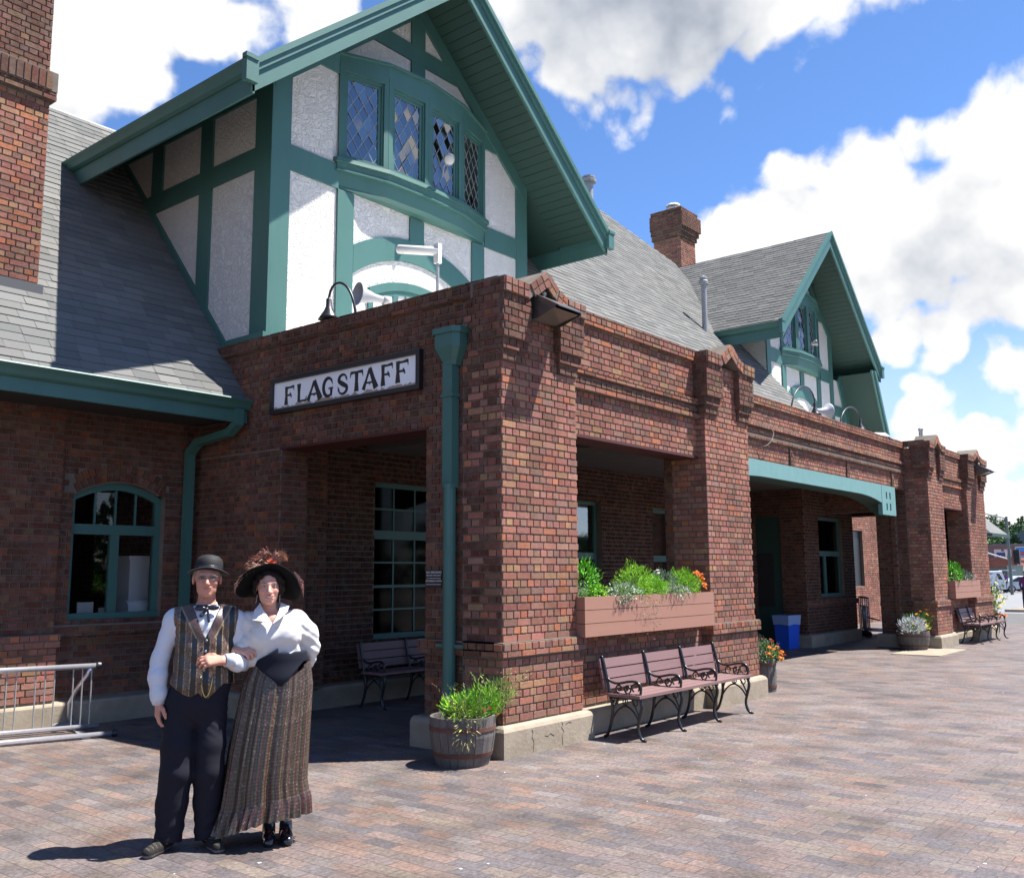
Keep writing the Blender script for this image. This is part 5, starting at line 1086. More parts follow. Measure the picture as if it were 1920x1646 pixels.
def cart(loc, rz, label):
    e = empty('luggage_cart', loc, rz, label, 'luggage cart', 'nested luggage carts in the far porch')
    m = MB(); m.tube([(-.28, 0, .17), (-.28, 0, .95), (-.26, 0, 1.0), (.26, 0, 1.0), (.28, 0, .95), (.28, 0, .17)], .016, 8); m.tube([(-.28, 0, .17), (-.25, -.75, .14), (.25, -.75, .14), (.28, 0, .17)], .016, 8)
    for x in (-.18, -.09, 0, .09, .18): m.tube([(x, 0, .18), (x, 0, .78)], .007, 6); m.tube([(x, 0, .17), (x, -.75, .15)], .008, 6)
    m.tube([(-.28, 0, .78), (.28, 0, .78)], .010, 6); m.tube([(-.28, .0, .5), (-.28, -.3, .42), (.28, -.3, .42), (.28, 0, .5)], .009, 6)
    m.build('cart_frame', M['alu'], e, smooth=True)
    h = MB(); h.tube([(-.25, 0, 1.0), (.25, 0, 1.0)], .024, 8); h.build('handle', M['black'], e)
    for x, y in ((-.26, .02), (.26, .02), (-.2, -.68), (.2, -.68)): w = MB(); w.lathe([(.03, -.018), (.075, -.018), (.08, 0), (.075, .018), (.03, .018)], (x, y, .08), 16, M=Vector((1, 0, 0)).to_track_quat('Z', 'Y').to_matrix()); w.build('wheel', M['black'], e)
    return e
for k, lb in enumerate(('nearest silver luggage cart of the nested row', 'middle silver luggage cart of the nested row', 'farthest silver luggage cart of the nested row')): cart((18.30+.33*k, 2.95+.16*k, 0), R(35), lb)
# things seen through the wing window
m = MB(); m.box(-.50, -.10, 5.85, 6.25, .1, 1.88); m.box(-.53, -.07, 5.82, 6.27, 1.88, 1.93); tag(m.build('white_cabinet', mat('cabinet_white', (.85, .85, .82), .5)), 'tall white cabinet behind the wing window', 'cabinet')
m = MB(); m.box(-.66, -.22, 5.56, 5.58, 1.0, 1.32); m.tube([(-.66, 5.66, 1.27), (-.22, 5.66, 1.27)], .10, 18); tag(m.build('paper_roll', bpy.data.materials['cabinet_white'], None), 'white roll of paper on the sill inside the wing window', 'paper roll')
m = MB(); m.box(-1.30, -1.10, 5.58, 5.60, 1.2, 1.36); tag(m.build('white_card', M['white']), 'larger white card standing inside the wing window', 'card')
m = MB(); m.box(-1.04, -.92, 5.56, 5.575, 1.2, 1.29); tag(m.build('white_card', M['white']), 'smaller white card standing inside the wing window', 'card')
# ---------------- people: smooth distance fields turned into one surface each ----------------
class SDF:
    def __init__(s): s.p = []
    def cap(s, a, b, ra, rb=None, k=.02): s.p.append(('c', np.array(a, float), np.array(b, float), ra, rb if rb is not None else ra, k)); return s
    def chain(s, pts, rs, k=.02):
        for i in range(len(pts)-1): s.cap(pts[i], pts[i+1], rs[i], rs[i+1], k)
        return s
    def ell(s, c, r, k=.02, rot=None): s.p.append(('e', np.array(c, float), np.array(r, float), rot, None, k)); return s
    def cut(s, c, r, k=.01): s.p.append(('s', np.array(c, float), np.array(r, float), None, None, k)); return s
    def box(s, c, h, rd=.01, k=.01, rot=None): s.p.append(('b', np.array(c, float), np.array(h, float), rd, rot, k)); return s
    def mesh(s, xs, ys, zs, post=None):
        xs, ys, zs = (np.asarray(q, float) for q in (xs, ys, zs)); F = np.full((len(xs), len(ys), len(zs)), .25, np.float32)
        for t, a, b, c, d, k in s.p:
            if t == 'c': lo = np.minimum(a-c, b-d); hi = np.maximum(a+c, b+d)
            elif t in 'es': lo, hi = a-b, a+b
            else: m_ = np.linalg.norm(b)+c; lo, hi = a-m_, a+m_
            if t in 'es' and c is not None: m_ = b.max(); lo, hi = a-m_, a+m_
            g = k+.03; i0, i1 = np.searchsorted(xs, [lo[0]-g, hi[0]+g]); j0, j1 = np.searchsorted(ys, [lo[1]-g, hi[1]+g]); l0, l1 = np.searchsorted(zs, [lo[2]-g, hi[2]+g])
            if i0 >= i1 or j0 >= j1 or l0 >= l1: continue
            X, Y, Z = np.meshgrid(xs[i0:i1], ys[j0:j1], zs[l0:l1], indexing='ij', sparse=True)
            if t == 'c':
                ba = b-a; L2 = max(ba@ba, 1e-9); h = np.clip(((X-a[0])*ba[0]+(Y-a[1])*ba[1]+(Z-a[2])*ba[2])/L2, 0, 1)
                D = np.sqrt((X-a[0]-ba[0]*h)**2+(Y-a[1]-ba[1]*h)**2+(Z-a[2]-ba[2]*h)**2)-(c+(d-c)*h)
            elif t in 'es':
                x, y, z = X-a[0], Y-a[1], Z-a[2]
                if c is not None: Rm = np.array(c); x, y, z = Rm[0, 0]*x+Rm[1, 0]*y+Rm[2, 0]*z, Rm[0, 1]*x+Rm[1, 1]*y+Rm[2, 1]*z, Rm[0, 2]*x+Rm[1, 2]*y+Rm[2, 2]*z
                k0 = np.sqrt((x/b[0])**2+(y/b[1])**2+(z/b[2])**2); k1 = np.sqrt((x/b[0]**2)**2+(y/b[1]**2)**2+(z/b[2]**2)**2); D = k0*(k0-1)/np.maximum(k1, 1e-6)
            else:
                x, y, z = X-a[0], Y-a[1], Z-a[2]
                if d is not None: Rm = np.array(d); x, y, z = Rm[0, 0]*x+Rm[1, 0]*y+Rm[2, 0]*z, Rm[0, 1]*x+Rm[1, 1]*y+Rm[2, 1]*z, Rm[0, 2]*x+Rm[1, 2]*y+Rm[2, 2]*z
                q = [np.abs(w)-(hh-c) for w, hh in zip((x, y, z), b)]; D = np.sqrt(sum(np.maximum(w, 0)**2 for w in q))+np.minimum(np.maximum(np.maximum(q[0], q[1]), q[2]), 0)-c
            S_ = F[i0:i1, j0:j1, l0:l1]
            if t == 's': D = -D; h = np.clip(.5+.5*(S_-D)/k, 0, 1); F[i0:i1, j0:j1, l0:l1] = D+(S_-D)*h+k*h*(1-h)*1.0 if False else np.maximum(S_, D)+k*.25*np.maximum(0, 1-np.abs(S_-D)/k)**2
            else: h = np.maximum(k-np.abs(S_-D), 0)/k; F[i0:i1, j0:j1, l0:l1] = np.minimum(S_, D)-h*h*k*.25
        if post is not None:
            X, Y, Z = np.meshgrid(xs, ys, zs, indexing='ij', sparse=True); F = post(F, X, Y, Z)
        return nets(F, xs, ys, zs)
def nets(F, xs, ys, zs):
    nx, ny, nz = F.shape; S = F < 0
    cs = np.zeros((nx-1, ny-1, nz-1), np.int8)
    for a in (0, 1):
        for b in (0, 1):
            for c in (0, 1): cs += S[a:nx-1+a, b:ny-1+b, c:nz-1+c]
    act = (cs > 0) & (cs < 8); I = np.argwhere(act); idx = np.full(act.shape, -1, np.int64); idx[act] = np.arange(len(I))
    P = np.zeros((len(I), 3)); W = np.zeros(len(I)); i, j, k = I.T
    for ax in range(3):
        o1, o2 = [q for q in range(3) if q != ax]
        for a in (0, 1):
            for b in (0, 1):
                A = [i.copy(), j.copy(), k.copy()]; A[o1] += a; A[o2] += b; Bq = [q.copy() for q in A]; Bq[ax] += 1
                fa, fb = F[A[0], A[1], A[2]], F[Bq[0], Bq[1], Bq[2]]; m = (fa < 0) != (fb < 0); t = np.where(m, fa/np.where(m, fa-fb, 1), 0)
                add = np.stack(A, 1).astype(float); add[:, ax] += t; P[m] += add[m]; W[m] += 1
    P /= W[:, None]; out = np.stack([np.interp(P[:, 0], np.arange(nx), xs), np.interp(P[:, 1], np.arange(ny), ys), np.interp(P[:, 2], np.arange(nz), zs)], 1)
    faces = []
    for ax in range(3):
        o1, o2 = [(1, 2), (2, 0), (0, 1)][ax]
        sl = [slice(None)]*3; s2 = [slice(None)]*3; sl[ax] = slice(0, -1); s2[ax] = slice(1, None)
        ch = S[tuple(sl)] != S[tuple(s2)]; E = np.argwhere(ch); sg = S[tuple(sl)][ch]
        ok = (E[:, o1] > 0) & (E[:, o2] > 0) & (E[:, o1] < F.shape[o1]-1) & (E[:, o2] < F.shape[o2]-1); E = E[ok]; sg = sg[ok]
        def c(d1, d2): Q = E.copy(); Q[:, o1] += d1; Q[:, o2] += d2; return idx[Q[:, 0], Q[:, 1], Q[:, 2]]
        q = np.stack([c(-1, -1), c(0, -1), c(0, 0), c(-1, 0)], 1); q[~sg] = q[~sg][:, ::-1]; faces.append(q)
    return out, np.concatenate(faces)
def lin(a, b, s): return np.arange(a, b+s, s)
def zones(*z): # (start, end, step)
    o = []
    for a, b, s in z: o.append(np.arange(a, b-1e-9, s))
    return np.concatenate(o+[[z[-1][1]]])
M['skin'] = mat('skin', (.95, .93, .93), .5, attr=True, spec=.4, bump=.15, bscale=220, bdist=.002)
M['skin'].node_tree.nodes['Principled BSDF'].inputs['Subsurface Weight'].default_value = .12
M['skin'].node_tree.nodes['Principled BSDF'].inputs['Subsurface Radius'].default_value = (.012, .005, .003)
M['cloth'] = mat('cloth', (.76, .76, .76), .8, attr=True, spec=.25, bump=.25, bscale=180, bdist=.003)
M['satin'] = mat('satin_cloth', (.8, .8, .8), .32, attr=True, spec=.6, bump=.35, bscale=160, bdist=.003)
M['felt'] = mat('felt', (.010, .009, .010), .75, var=.2, vscale=20, bump=.2, bscale=200)
M['leather'] = mat('black_leather', (.012, .014, .022), .22, spec=.6, coat=.4, bump=.2, bscale=90)
M['gold'] = mat('gold_chain', (.75, .55, .18), .3, metal=.9)
M['eyew'] = mat('eye', (1, 1, 1), .2, attr=True)
def head(s, c, sc=1.0, fem=False):
    h = lambda x, y, z: (c[0]+x*sc, c[1]+y*sc, c[2]+z*sc); r = lambda *a: tuple(q*sc for q in a)
    s.ell(h(0, .012, .035), r(.073, .092, .086), .03); s.ell(h(0, -.022, -.03), r(.060, .072, .085), .03)
    s.ell(h(0, -.036, -.072), r(.044 if fem else .049, .050, .036), .025); s.cap(h(-.009, -.074, -.097), h(.009, -.074, -.097), .014*sc, .014*sc, .02)
    s.cap(h(0, -.087, .006), h(0, -.112, -.034), .0075*sc, .0115*sc, .010); s.cap(h(-.012, -.097, -.036), h(.012, -.097, -.036), .008*sc, .008*sc, .007)
    s.cap(h(-.034, -.080, .020), h(.034, -.080, .020), .012*sc, .012*sc, .015)
    for q in (-1, 1): s.ell(h(q*.037, -.066, -.028), r(.022, .018, .020), .02); s.ell(h(q*.077, .006, -.008), r(.009, .019, .032), .006); s.cut(h(q*.031, -.096, .001), r(.014, .011, .007), .012)
    if fem: s.cap(h(-.022, -.089, -.056), h(.022, -.089, -.056), .006*sc, .006*sc, .006); s.cap(h(-.019, -.087, -.072), h(.019, -.087, -.072), .007*sc, .007*sc, .006); s.cut(h(0, -.099, -.064), r(.021, .010, .0055), .004)
    else: s.cap(h(-.020, -.090, -.057), h(.020, -.090, -.057), .0055*sc, .0055*sc, .006); s.cap(h(-.017, -.089, -.066), h(.017, -.089, -.066), .006*sc, .006*sc, .006)
    return h
def hand(s, w, d, bk, thumb, sc=1.0, curl=(20, 25, 20), spread=6, k=.010):
    """w wrist, d direction of the fingers, bk back-of-hand direction, thumb +1/-1 side"""
    w, d, bk = Vector(w), Vector(d).normalized(), Vector(bk).normalized(); sd = d.cross(bk).normalized()*thumb; bk = (sd*thumb).cross(d).normalized() if False else (bk - d*bk.dot(d)).normalized()
    L_ = (.078, .086, .080, .062); off = (.030, .010, -.011, -.030); kn = (.090, .094, .089, .080)
    for i in range(4):
        K = w + d*kn[i]*sc + sd*off[i]*sc; s.cap(w + sd*off[i]*.55*sc, K, .015*sc, .0125*sc, .02)
        a = 0; p = K; dd = (d + sd*math.tan(R(spread*(1.5-i)/1.5))).normalized()
        for j, (f, r0, r1) in enumerate(((.45, .0105, .0095), (.30, .0095, .0085), (.25, .0085, .0072))):
            a += curl[j]*(1+.12*i); v = dd*math.cos(R(a)) - bk*math.sin(R(a)); q = p + v*L_[i]*f*sc; s.cap(p, q, r0*sc, r1*sc, .005); p = q
    T0 = w + d*.022*sc + sd*.026*sc - bk*.006; T1 = T0 + (d*.55+sd*.62-bk*.25).normalized()*.040*sc; T2 = T1 + (d*.85+sd*.30-bk*.35).normalized()*.032*sc; T3 = T2 + (d*.95+sd*.05-bk*.3).normalized()*.026*sc
    s.chain([T0, T1, T2, T3], [.015*sc, .0125*sc, .0105*sc, .0085*sc], .010)
def skincol(V, h0, sc, base, hair, fem):
    x, y, z = ((V[:, i]-h0[i])/sc for i in range(3)); c = np.tile(np.array(base), (len(V), 1)); n = len(V)
    def blend(m, col, a): m = np.clip(m, 0, 1)[:, None]*a; c[:] = c*(1-m)+np.array(col)*m
    g = lambda cx, cy, cz, rx, ry, rz: np.clip(1.6-1.6*np.sqrt(((x-cx)/rx)**2+((y-cy)/ry)**2+((z-cz)/rz)**2), 0, 1)
    for q in (-1, 1):
        blend(g(q*.04, -.07, -.03, .024, .05, .018), (base[0]*1.05, base[1]*.72, base[2]*.72), .6); blend(g(q*.031, -.09, .016+(.004 if fem else 0), .021, .03, .0055), hair, .85); blend(g(q*.031, -.085, .002, .017, .03, .008), (base[0]*.5, base[1]*.42, base[2]*.4), .6)
        blend(g(q*.077, .006, -.01, .012, .02, .03), (base[0]*1.0, base[1]*.75, base[2]*.7), .5)
    blend(g(0, -.11, -.034, .014, .015, .012), (base[0]*1.1, base[1]*.8, base[2]*.78), .5)
    lip = (.42, .13, .13) if fem else (base[0]*.75, base[1]*.5, base[2]*.52)
    blend(g(0, -.092, -.061, .025, .03, .011), lip, .85)
    if fem: blend(g(0, -.085, -.064, .019, .014, .004), (.12, .02, .02), 1)
    c *= (1+.05*rng.normal(size=n))[:, None]; return np.clip(c, 0, 1)
def sdfobj(name, s, xs, ys, zs, mtl, parent, col=(1, 1, 1), post=None):
    V, F = s.mesh(xs, ys, zs, post); c = col(V) if callable(col) else np.tile(np.array(col, float), (len(V), 1))
    return np_mesh(name, V, F, mtl, parent, None, c, True)
def Rx(a): return Matrix.Rotation(R(a), 3, 'X')
PR = math.atan2(-.54, .84)
# ======== the man ========
MAN = empty('person', (-3.5, -.33, 0), PR, 'man in a bowler hat and striped waistcoat, arm in arm with the smiling woman', 'person')
hc = (.088, -.012, 1.661); HS = 1.08
s = SDF(); head(s, hc, HS); s.cap((.090, .034, 1.60), (.092, .024, 1.43), .052, .060, .02)
sh = [(-.085, .01, 1.40), (.265, .01, 1.39)]
s.cap(sh[0], sh[1], .06, .06, .06); s.ell((.09, .01, 1.27), (.150, .095, .19), .08); s.ell((.085, .0, 1.06), (.150, .105, .16), .08); s.ell((.055, .0, .90), (.155, .105, .12), .08)
ELl, WRl = (-.178, .03, 1.145), (-.170, -.01, .895); ELr, WRr = (.335, .015, 1.125), (.215, -.17, 1.150)
s.chain([sh[0], ELl, WRl], [.048, .038, .027]); hand(s, WRl, (-.06, -.10, -1), (-1, -.25, 0), -1, .95, (16, 22, 18))
s.chain([sh[1], ELr, WRr], [.048, .038, .027]); hand(s, (.195, -.185, 1.152), (-1, -.16, .02), (.05, -.75, .65), 1, .98, (22, 30, 22), 7)
s.chain([(-.035, 0, .86), (-.045, -.015, .47), (-.085, .01, .09)], [.075, .052, .038], .04); s.chain([(.135, 0, .86), (.140, -.015, .46), (.142, .01, .09)], [.075, .052, .038], .04)
s.chain([(-.085, .01, .08), (-.13, -.05, .05)], [.035, .03]); s.chain([(.142, .01, .08), (.18, -.05, .05)], [.035, .03])
sdfobj('body', s, lin(-.27, .42, .004), lin(-.31, .14, .004), zones((-.01, .74, .012), (.74, .92, .0042), (.92, 1.08, .01), (1.08, 1.24, .004), (1.24, 1.46, .01), (1.46, 1.80, .0036)), M['skin'], MAN, lambda V: skincol(V, hc, HS, (.56, .27, .19), (.30, .26, .22), False))
def eyes(hc, sc, parent, iris):
    for q in (-1, 1):
        m = MB(); c = Vector((hc[0]+q*.031*sc, hc[1]-.0835*sc, hc[2]+.001*sc)); m.ball(c, .0115*sc, 12, col=(.42, .38, .36), sc=(1, .5, .30)); m.ball(c+Vector((0, -.0035*sc, 0)), .0048*sc, 8, col=iris, sc=(1, .6, .66)); m.build('eye', M['eyew'], parent, smooth=True)
eyes(hc, HS, MAN, (.10, .09, .08))
s = SDF(); s.ell((.088, .008, 1.69), (.0845, .103, .080), .01)
sdfobj('hair', s, lin(-.02, .20, .004), lin(-.12, .14, .004), lin(1.56, 1.80, .004), M['cloth'], MAN, (.34, .31, .27), lambda F, X, Y, Z: np.maximum(F+.003*np.sin(Z*700)*np.sin(X*500), np.maximum(1.640-Z+np.maximum(-.01-Y, 0)*.9, np.where(np.abs(X-.088) < .062, -(Y+.05), -(Y+.072)))))
# shirt
def wr(F, X, Y, Z, a=.004): return F + a*.45*np.sin(Z*62+X*38+np.sin(Y*30+X*20)*1.6) + a*.22*np.sin(Z*125-X*80+Y*40)
s = SDF(); s.cap(sh[0], sh[1], .072, .072, .06); s.ell((.09, .005, 1.27), (.172, .118, .20), .08); s.ell((.09, .0, 1.06), (.172, .124, .17), .08)
s.chain([(-.105, .01, 1.395), (-.178, .03, 1.15), (-.186, .01, 1.05), (-.176, -.005, .94), (-.174, -.01, .895)], [.062, .052, .055, .047, .036], .03)
s.chain([(.275, .01, 1.385), (.328, .02, 1.13)], [.060, .054], .03); s.chain([(.335, .015, 1.122), (.29, -.09, 1.125), (.228, -.158, 1.148)], [.056, .052, .040], .03)
s.cap((.091, .012, 1.46), (.091, .012, 1.495), .069, .064, .02)
def shirt_post(F, X, Y, Z):
    F = wr(F, X, Y, Z, .0028); neck = np.sqrt((X-.091)**2+(Y-.0)**2)-.058; F = np.maximum(F, np.where(Z > 1.44, -neck, -.1)); F = np.maximum(F, Z-(1.505+.25*np.maximum(np.abs(X-.091)-.02, 0)*0+.12*np.maximum(Y, 0))); return np.maximum(F, .9-Z-(X < -.1)*.02)
sdfobj('shirt', s, lin(-.26, .41, .0055), lin(-.22, .15, .0055), lin(.87, 1.54, .0055), M['cloth'], MAN, (.80, .83, .90), shirt_post)
for w, dr, r_ in (((-.173, -.012, .893), (-.04, -.08, 1), .038), ((.222, -.165, 1.149), (1, .35, .0), .041)):
    m = MB(); Q = Vector(dr).normalized().to_track_quat('Z', 'Y').to_matrix(); m.lathe([(r_-.006, -.012), (r_, -.012), (r_+.001, .03), (r_+.004, .045), (r_-.004, .045)], w, 20, M=Q, cap=False, col=(.74, .76, .82)); m.build('cuff', M['cloth'], MAN, smooth=True)
# waistcoat
s = SDF(); s.cap((-.075, .01, 1.405), (.255, .01, 1.40), .080, .080, .05); s.ell((.09, .005, 1.27), (.184, .131, .21), .08); s.ell((.092, -.002, 1.08), (.186, .138, .20), .08); s.ell((.085, .0, .98), (.182, .135, .12), .08)
def vest_post(F, X, Y, Z):
    F = F + .003*np.sin(Z*45+X*30)
    ax = np.abs(X-.092); front = Y < .02
    v = np.where(front, (1.285+2.35*ax)-Z, 1.0)           # open above the V
    F = np.maximum(F, np.where((Z > 1.27) & front, -v*.35, -.1))
    F = np.maximum(F, np.where(Z > 1.27, (ax-(.196-.16*np.clip(1.40-Z, 0, .13)+.5*np.clip(1.30-Z,0,.05)))*.9, -.1))
    F = np.maximum(F, Z-(1.50-.0*ax))
    nk = np.sqrt((X-.091)**2+(Y-.02)**2)-.070; F = np.maximum(F, np.where(Z > 1.43, -nk, -.1))
    hem = np.minimum(.905+.95*np.abs(X-.108), .915+.75*np.abs(X-.006)); hem = np.minimum(hem, 1.0)
    return np.maximum(F, (hem-Z)*.8)
def vest_col(V):
    x, y, z = V.T; n = len(V); ang = (x-.092)*(1-.25*np.clip(1.1-z, 0, .2)); ph = (ang/.074+100.1) % 1
    c = np.tile(np.array((.075, .044, .032)), (n, 1)); blk = (ph < .44); c[blk] = (.008, .007, .008)
    g = ((ph > .46) & (ph < .52)) | ((ph > .93)); c[g] = (.17, .13, .075); br = (rng.random(n) < .28) & ~blk; c[br] = c[br]*3.0+np.array((.03, .017, .01))
    ax = np.abs(x-.092); lap = (z > 1.285) & (z < 1.28+2.35*ax) & (z > 1.17+2.0*ax) & (y < 0); c[lap] = np.array((.085, .05, .042))*rng.uniform(.5, 1.7, (lap.sum(), 1))
    ed = (z > 1.285) & (np.abs(z-(1.175+2.0*ax)) < .010) & (y < 0); c[ed] = (.30, .22, .12)
    c[np.abs(x-.100+.12*(1.28-z)*.1) < .006] = (.006, .006, .006); c[y > .06] = (.012, .012, .014); return c
sdfobj('waistcoat', s, lin(-.14, .33, .0042), lin(-.16, .15, .005), lin(.89, 1.50, .0042), M['satin'], MAN, vest_col, vest_post)
def surf_y(x, z):  # front of the waistcoat
    t = 1-((x-.09)/.188)**2; return -.134*math.sqrt(max(t, .05))-.004
for k, z in enumerate((1.272, 1.205, 1.09, 1.005, .965)):
    m = MB(); m.ball((.098-.004*k, surf_y(.098, z)-.002, z), .0085, 10, sc=(1, .5, 1), col=(.4, .4, .42)); m.build('button', mat('button', (.25, .25, .27), .25, metal=.6) if k == 0 else bpy.data.materials['button'], MAN, smooth=True)
m = MB(); P = [(.073+.070*t, surf_y(.1, 1)-.012, 1.055-.128*math.sin(math.pi*t)**.62*(1 if t < .5 else .97)) for t in [i/24 for i in range(25)]]; m.tube(P, .0028, 6); m.build('watch_chain', M['gold'], MAN, smooth=True)
s = SDF(); s.ell((.052, -.092, 1.470), (.036, .010, .016), .004); s.ell((.132, -.092, 1.474), (.038, .010, .019), .004); s.ell((.091, -.094, 1.463), (.013, .012, .014), .004); s.cap((.083, -.086, 1.45), (.060, -.098, 1.425), .008, .012, .005); s.cap((.10, -.088, 1.45), (.108, -.108, 1.39), .007, .009, .005)
sdfobj('bow_tie', s, lin(-.01, .20, .0036), lin(-.14, -.04, .0036), lin(1.36, 1.52, .0036), M['satin'], MAN, (.010, .012, .030))
m = MB(); m.lathe([(.066, -.005), (.069, .0), (.067, .014), (.064, .014)], (.091, -.002, 1.478), 28, cap=False, col=(.012, .013, .03)); m.build('neck_band', M['satin'], MAN, smooth=True)
# glasses
m = MB(); 
for q in (-1, 1):
    cx = hc[0]+q*.033; P = [(cx+.025*math.cos(a), -.124+.004*abs(math.cos(a)), hc[2]+.004+.014*math.sin(a)) for a in np.linspace(0, 2*math.pi, 17)]; m.tube(P, .0011, 5, cap=False)
    m.tube([(cx+q*.025, -.121, hc[2]+.008), (hc[0]+q*.080, -.07, hc[2]+.010), (hc[0]+q*.084, .0, hc[2]+.008)], .0013, 5)
m.tube([(hc[0]-.008, -.127, hc[2]+.007), (hc[0]+.008, -.127, hc[2]+.007)], .0012, 5); gl = m.build('glasses', M['steel'], MAN)
m = MB()
for q in (-1, 1): cx = hc[0]+q*.033; m.add([(cx+.024*math.cos(a), -.123, hc[2]+.004+.0135*math.sin(a)) for a in np.linspace(0, 2*math.pi, 17)[:-1]], [tuple(range(16))])
m.build('lens', glass_mat('spectacle_lens', .22, .8), gl)
# bowler hat
def hat_frame(c, tilt, roll=0): return Matrix.Rotation(R(roll), 3, 'Y') @ Matrix.Rotation(R(tilt), 3, 'X'), Vector(c)
Hm, Hc = hat_frame((.096, .008, 1.708), -7, 4); m = MB(); n = 48
def ringh(rx, ry, z, f=None): return [Hm @ Vector((rx*math.cos(a), ry*math.sin(a), z+(f(a) if f else 0))) + Hc for a in np.linspace(0, 2*math.pi, n+1)[:-1]]
cr = [(.086, .103, -.012), (.086, .103, .012), (.087, .104, .03), (.084, .10, .055), (.074, .088, .078), (.055, .066, .092), (.03, .036, .099), (.004, .005, .101)]
m.ring_loft([ringh(*q) for q in cr]); curl = lambda a: -.026*abs(math.cos(a))**1.6
m.ring_loft([ringh(.082, .10, -.010), ringh(.10, .118, -.012, lambda a: curl(a)*.1), ringh(.118, .136, -.008, lambda a: curl(a)*.4), ringh(.126, .145, .000, curl), ringh(.124, .143, .006, curl), ringh(.115, .133, -.002, lambda a: curl(a)*.4), ringh(.10, .117, -.006, lambda a: curl(a)*.1), ringh(.084, .10, -.004)], cap=False)
ht = m.build('bowler_hat', M['felt'], MAN, smooth=True); m = MB(); m.ring_loft([ringh(.087, .104, -.004), ringh(.0885, .1055, -.002), ringh(.0885, .1055, .020), ringh(.087, .104, .022)], cap=False, col=(.02, .02, .022)); m.build('hat_band', M['satin'], ht, smooth=True)
m = MB(); P = ringh(.1265, .1455, .004, curl); m.tube(P+[P[0]], .0032, 6, cap=False); m.build('brim_binding', mat('binding', (.05, .045, .05), .4), ht, smooth=True)
# trousers
s = SDF(); s.ell((.085, .0, 1.0), (.180, .128, .10), .06); s.ell((.052, .005, .88), (.194, .132, .16), .06)
s.chain([(-.045, 0, .82), (-.050, -.025, .62), (-.050, -.03, .47), (-.070, -.005, .28), (-.082, .0, .05)], [.100, .098, .099, .095, .080], .02); s.chain([(.142, 0, .82), (.140, -.02, .62), (.140, -.025, .46), (.142, .0, .28), (.142, .0, .05)], [.100, .098, .094, .086, .070], .02)
def tr_post(F, X, Y, Z): F = F+.0015*np.sin(Z*38+X*25+np.sin(Y*30))+.003*np.sin(Z*85-X*60)*np.exp(-((Z-.13)/.12)**2)+.002*np.sin((Z+X*.8)*120)*np.exp(-((Z-.80)/.1)**2); return np.maximum(np.maximum(F, .048-.22*(Y+.02)-Z), Z-1.06)
sdfobj('trousers', s, lin(-.20, .30, .007), lin(-.16, .18, .007), lin(.02, 1.08, .007), M['cloth'], MAN, (.014, .014, .024), tr_post)
def shoe(parent, heel, toe, name, col, h=.085, w=.046, mtl='cloth', boot=None, heelh=0, post=None):
    hl, t = Vector(heel), Vector(toe); d = (t-hl); Ls = d.length; d.normalize(); s = SDF(); z = hl.z
    s.chain([hl+d*.02+Vector((0, 0, .038)), hl+d*Ls*.5+Vector((0, 0, .034)), t-d*.035+Vector((0, 0, .026))], [w*.80, w*.92, w*.82], .02); s.cap(hl+d*.03+Vector((0, 0, .05)), hl+d*.035+Vector((0, 0, h)), w*.8, w*.78, .02); s.cap(hl+d*.05+Vector((0, 0, h-.01)), hl+d*Ls*.55+Vector((0, 0, .05)), w*.62, w*.60, .02)
    if boot: s.chain([hl+d*.04+Vector((0, 0, .06)), hl+d*.035+Vector((0, 0, boot))], [w*.86, w*.98], .03)
    lo = np.minimum(hl, t)-.07; hi = np.maximum(hl, t)+.07
    def pst(F, X, Y, Z): return np.maximum(F, .004-Z)
    o = sdfobj(name, s, lin(lo[0], hi[0], .0045), lin(lo[1], hi[1], .0045), lin(-.005, (boot or h)+.07, .0045), M[mtl], parent, col, pst); return o
def sneaker(V): c = np.tile(np.array((.022, .019, .017)), (len(V), 1)); z = V[:, 2]; c[z < .022] = (.16, .15, .15); k = (np.sin(V[:, 0]*150+V[:, 1]*130) > .75) & (z > .05); c[k] = (.085, .075, .062); t = (rng.random(len(V)) < .15); c[t] *= 1.8; return c
shoe(MAN, (-.075, .065, 0), (-.205, -.165, 0), 'shoe', sneaker); shoe(MAN, (.150, .065, 0), (.225, -.185, 0), 'shoe', sneaker)
# ======== the woman ========
WOM = empty('person', (-3.05, -.62, 0), PR, 'smiling woman in a wide black feathered hat, white blouse and long plaid skirt', 'person')
wc = (-.062, -.022, 1.603); sc = 1.03
s = SDF(); h = head(s, wc, sc, True); s.cap((-.058, .02, 1.54), (-.045, .02, 1.40), .047, .052, .03)
s.cap((-.165, .02, 1.37), (.115, .02, 1.375), .05, .05, .05); s.ell((-.025, .01, 1.25), (.13, .09, .16), .06); s.ell((.02, .0, 1.08), (.125, .09, .12), .06); s.ell((.02, .0, .92), (.15, .11, .13), .06)
s.ell((-.035, -.05, 1.375), (.075, .035, .05), .04)
s.chain([(-.18, .02, 1.36), (-.262, .09, 1.15)], [.04, .034], .03); s.chain([(-.262, .09, 1.15), (-.262, -.035, 1.198)], [.034, .024], .03); hand(s, (-.262, -.05, 1.203), (.86, -.50, -.06), (-.05, -.55, .85), -1, .98, (20, 45, 38), 3)
s.chain([(.13, .02, 1.37), (.225, .06, 1.18), (.20, .14, 1.06)], [.04, .034, .024], .03); hand(s, (.195, .15, 1.05), (-.8, .3, -.4), (0, 1, 0), 1, .82)
s.chain([(-.05, 0, .88), (-.02, -.01, .47), (-.012, .01, .12)], [.075, .05, .036], .04); s.chain([(.09, 0, .88), (.09, -.01, .47), (.093, .01, .12)], [.075, .05, .036], .04)
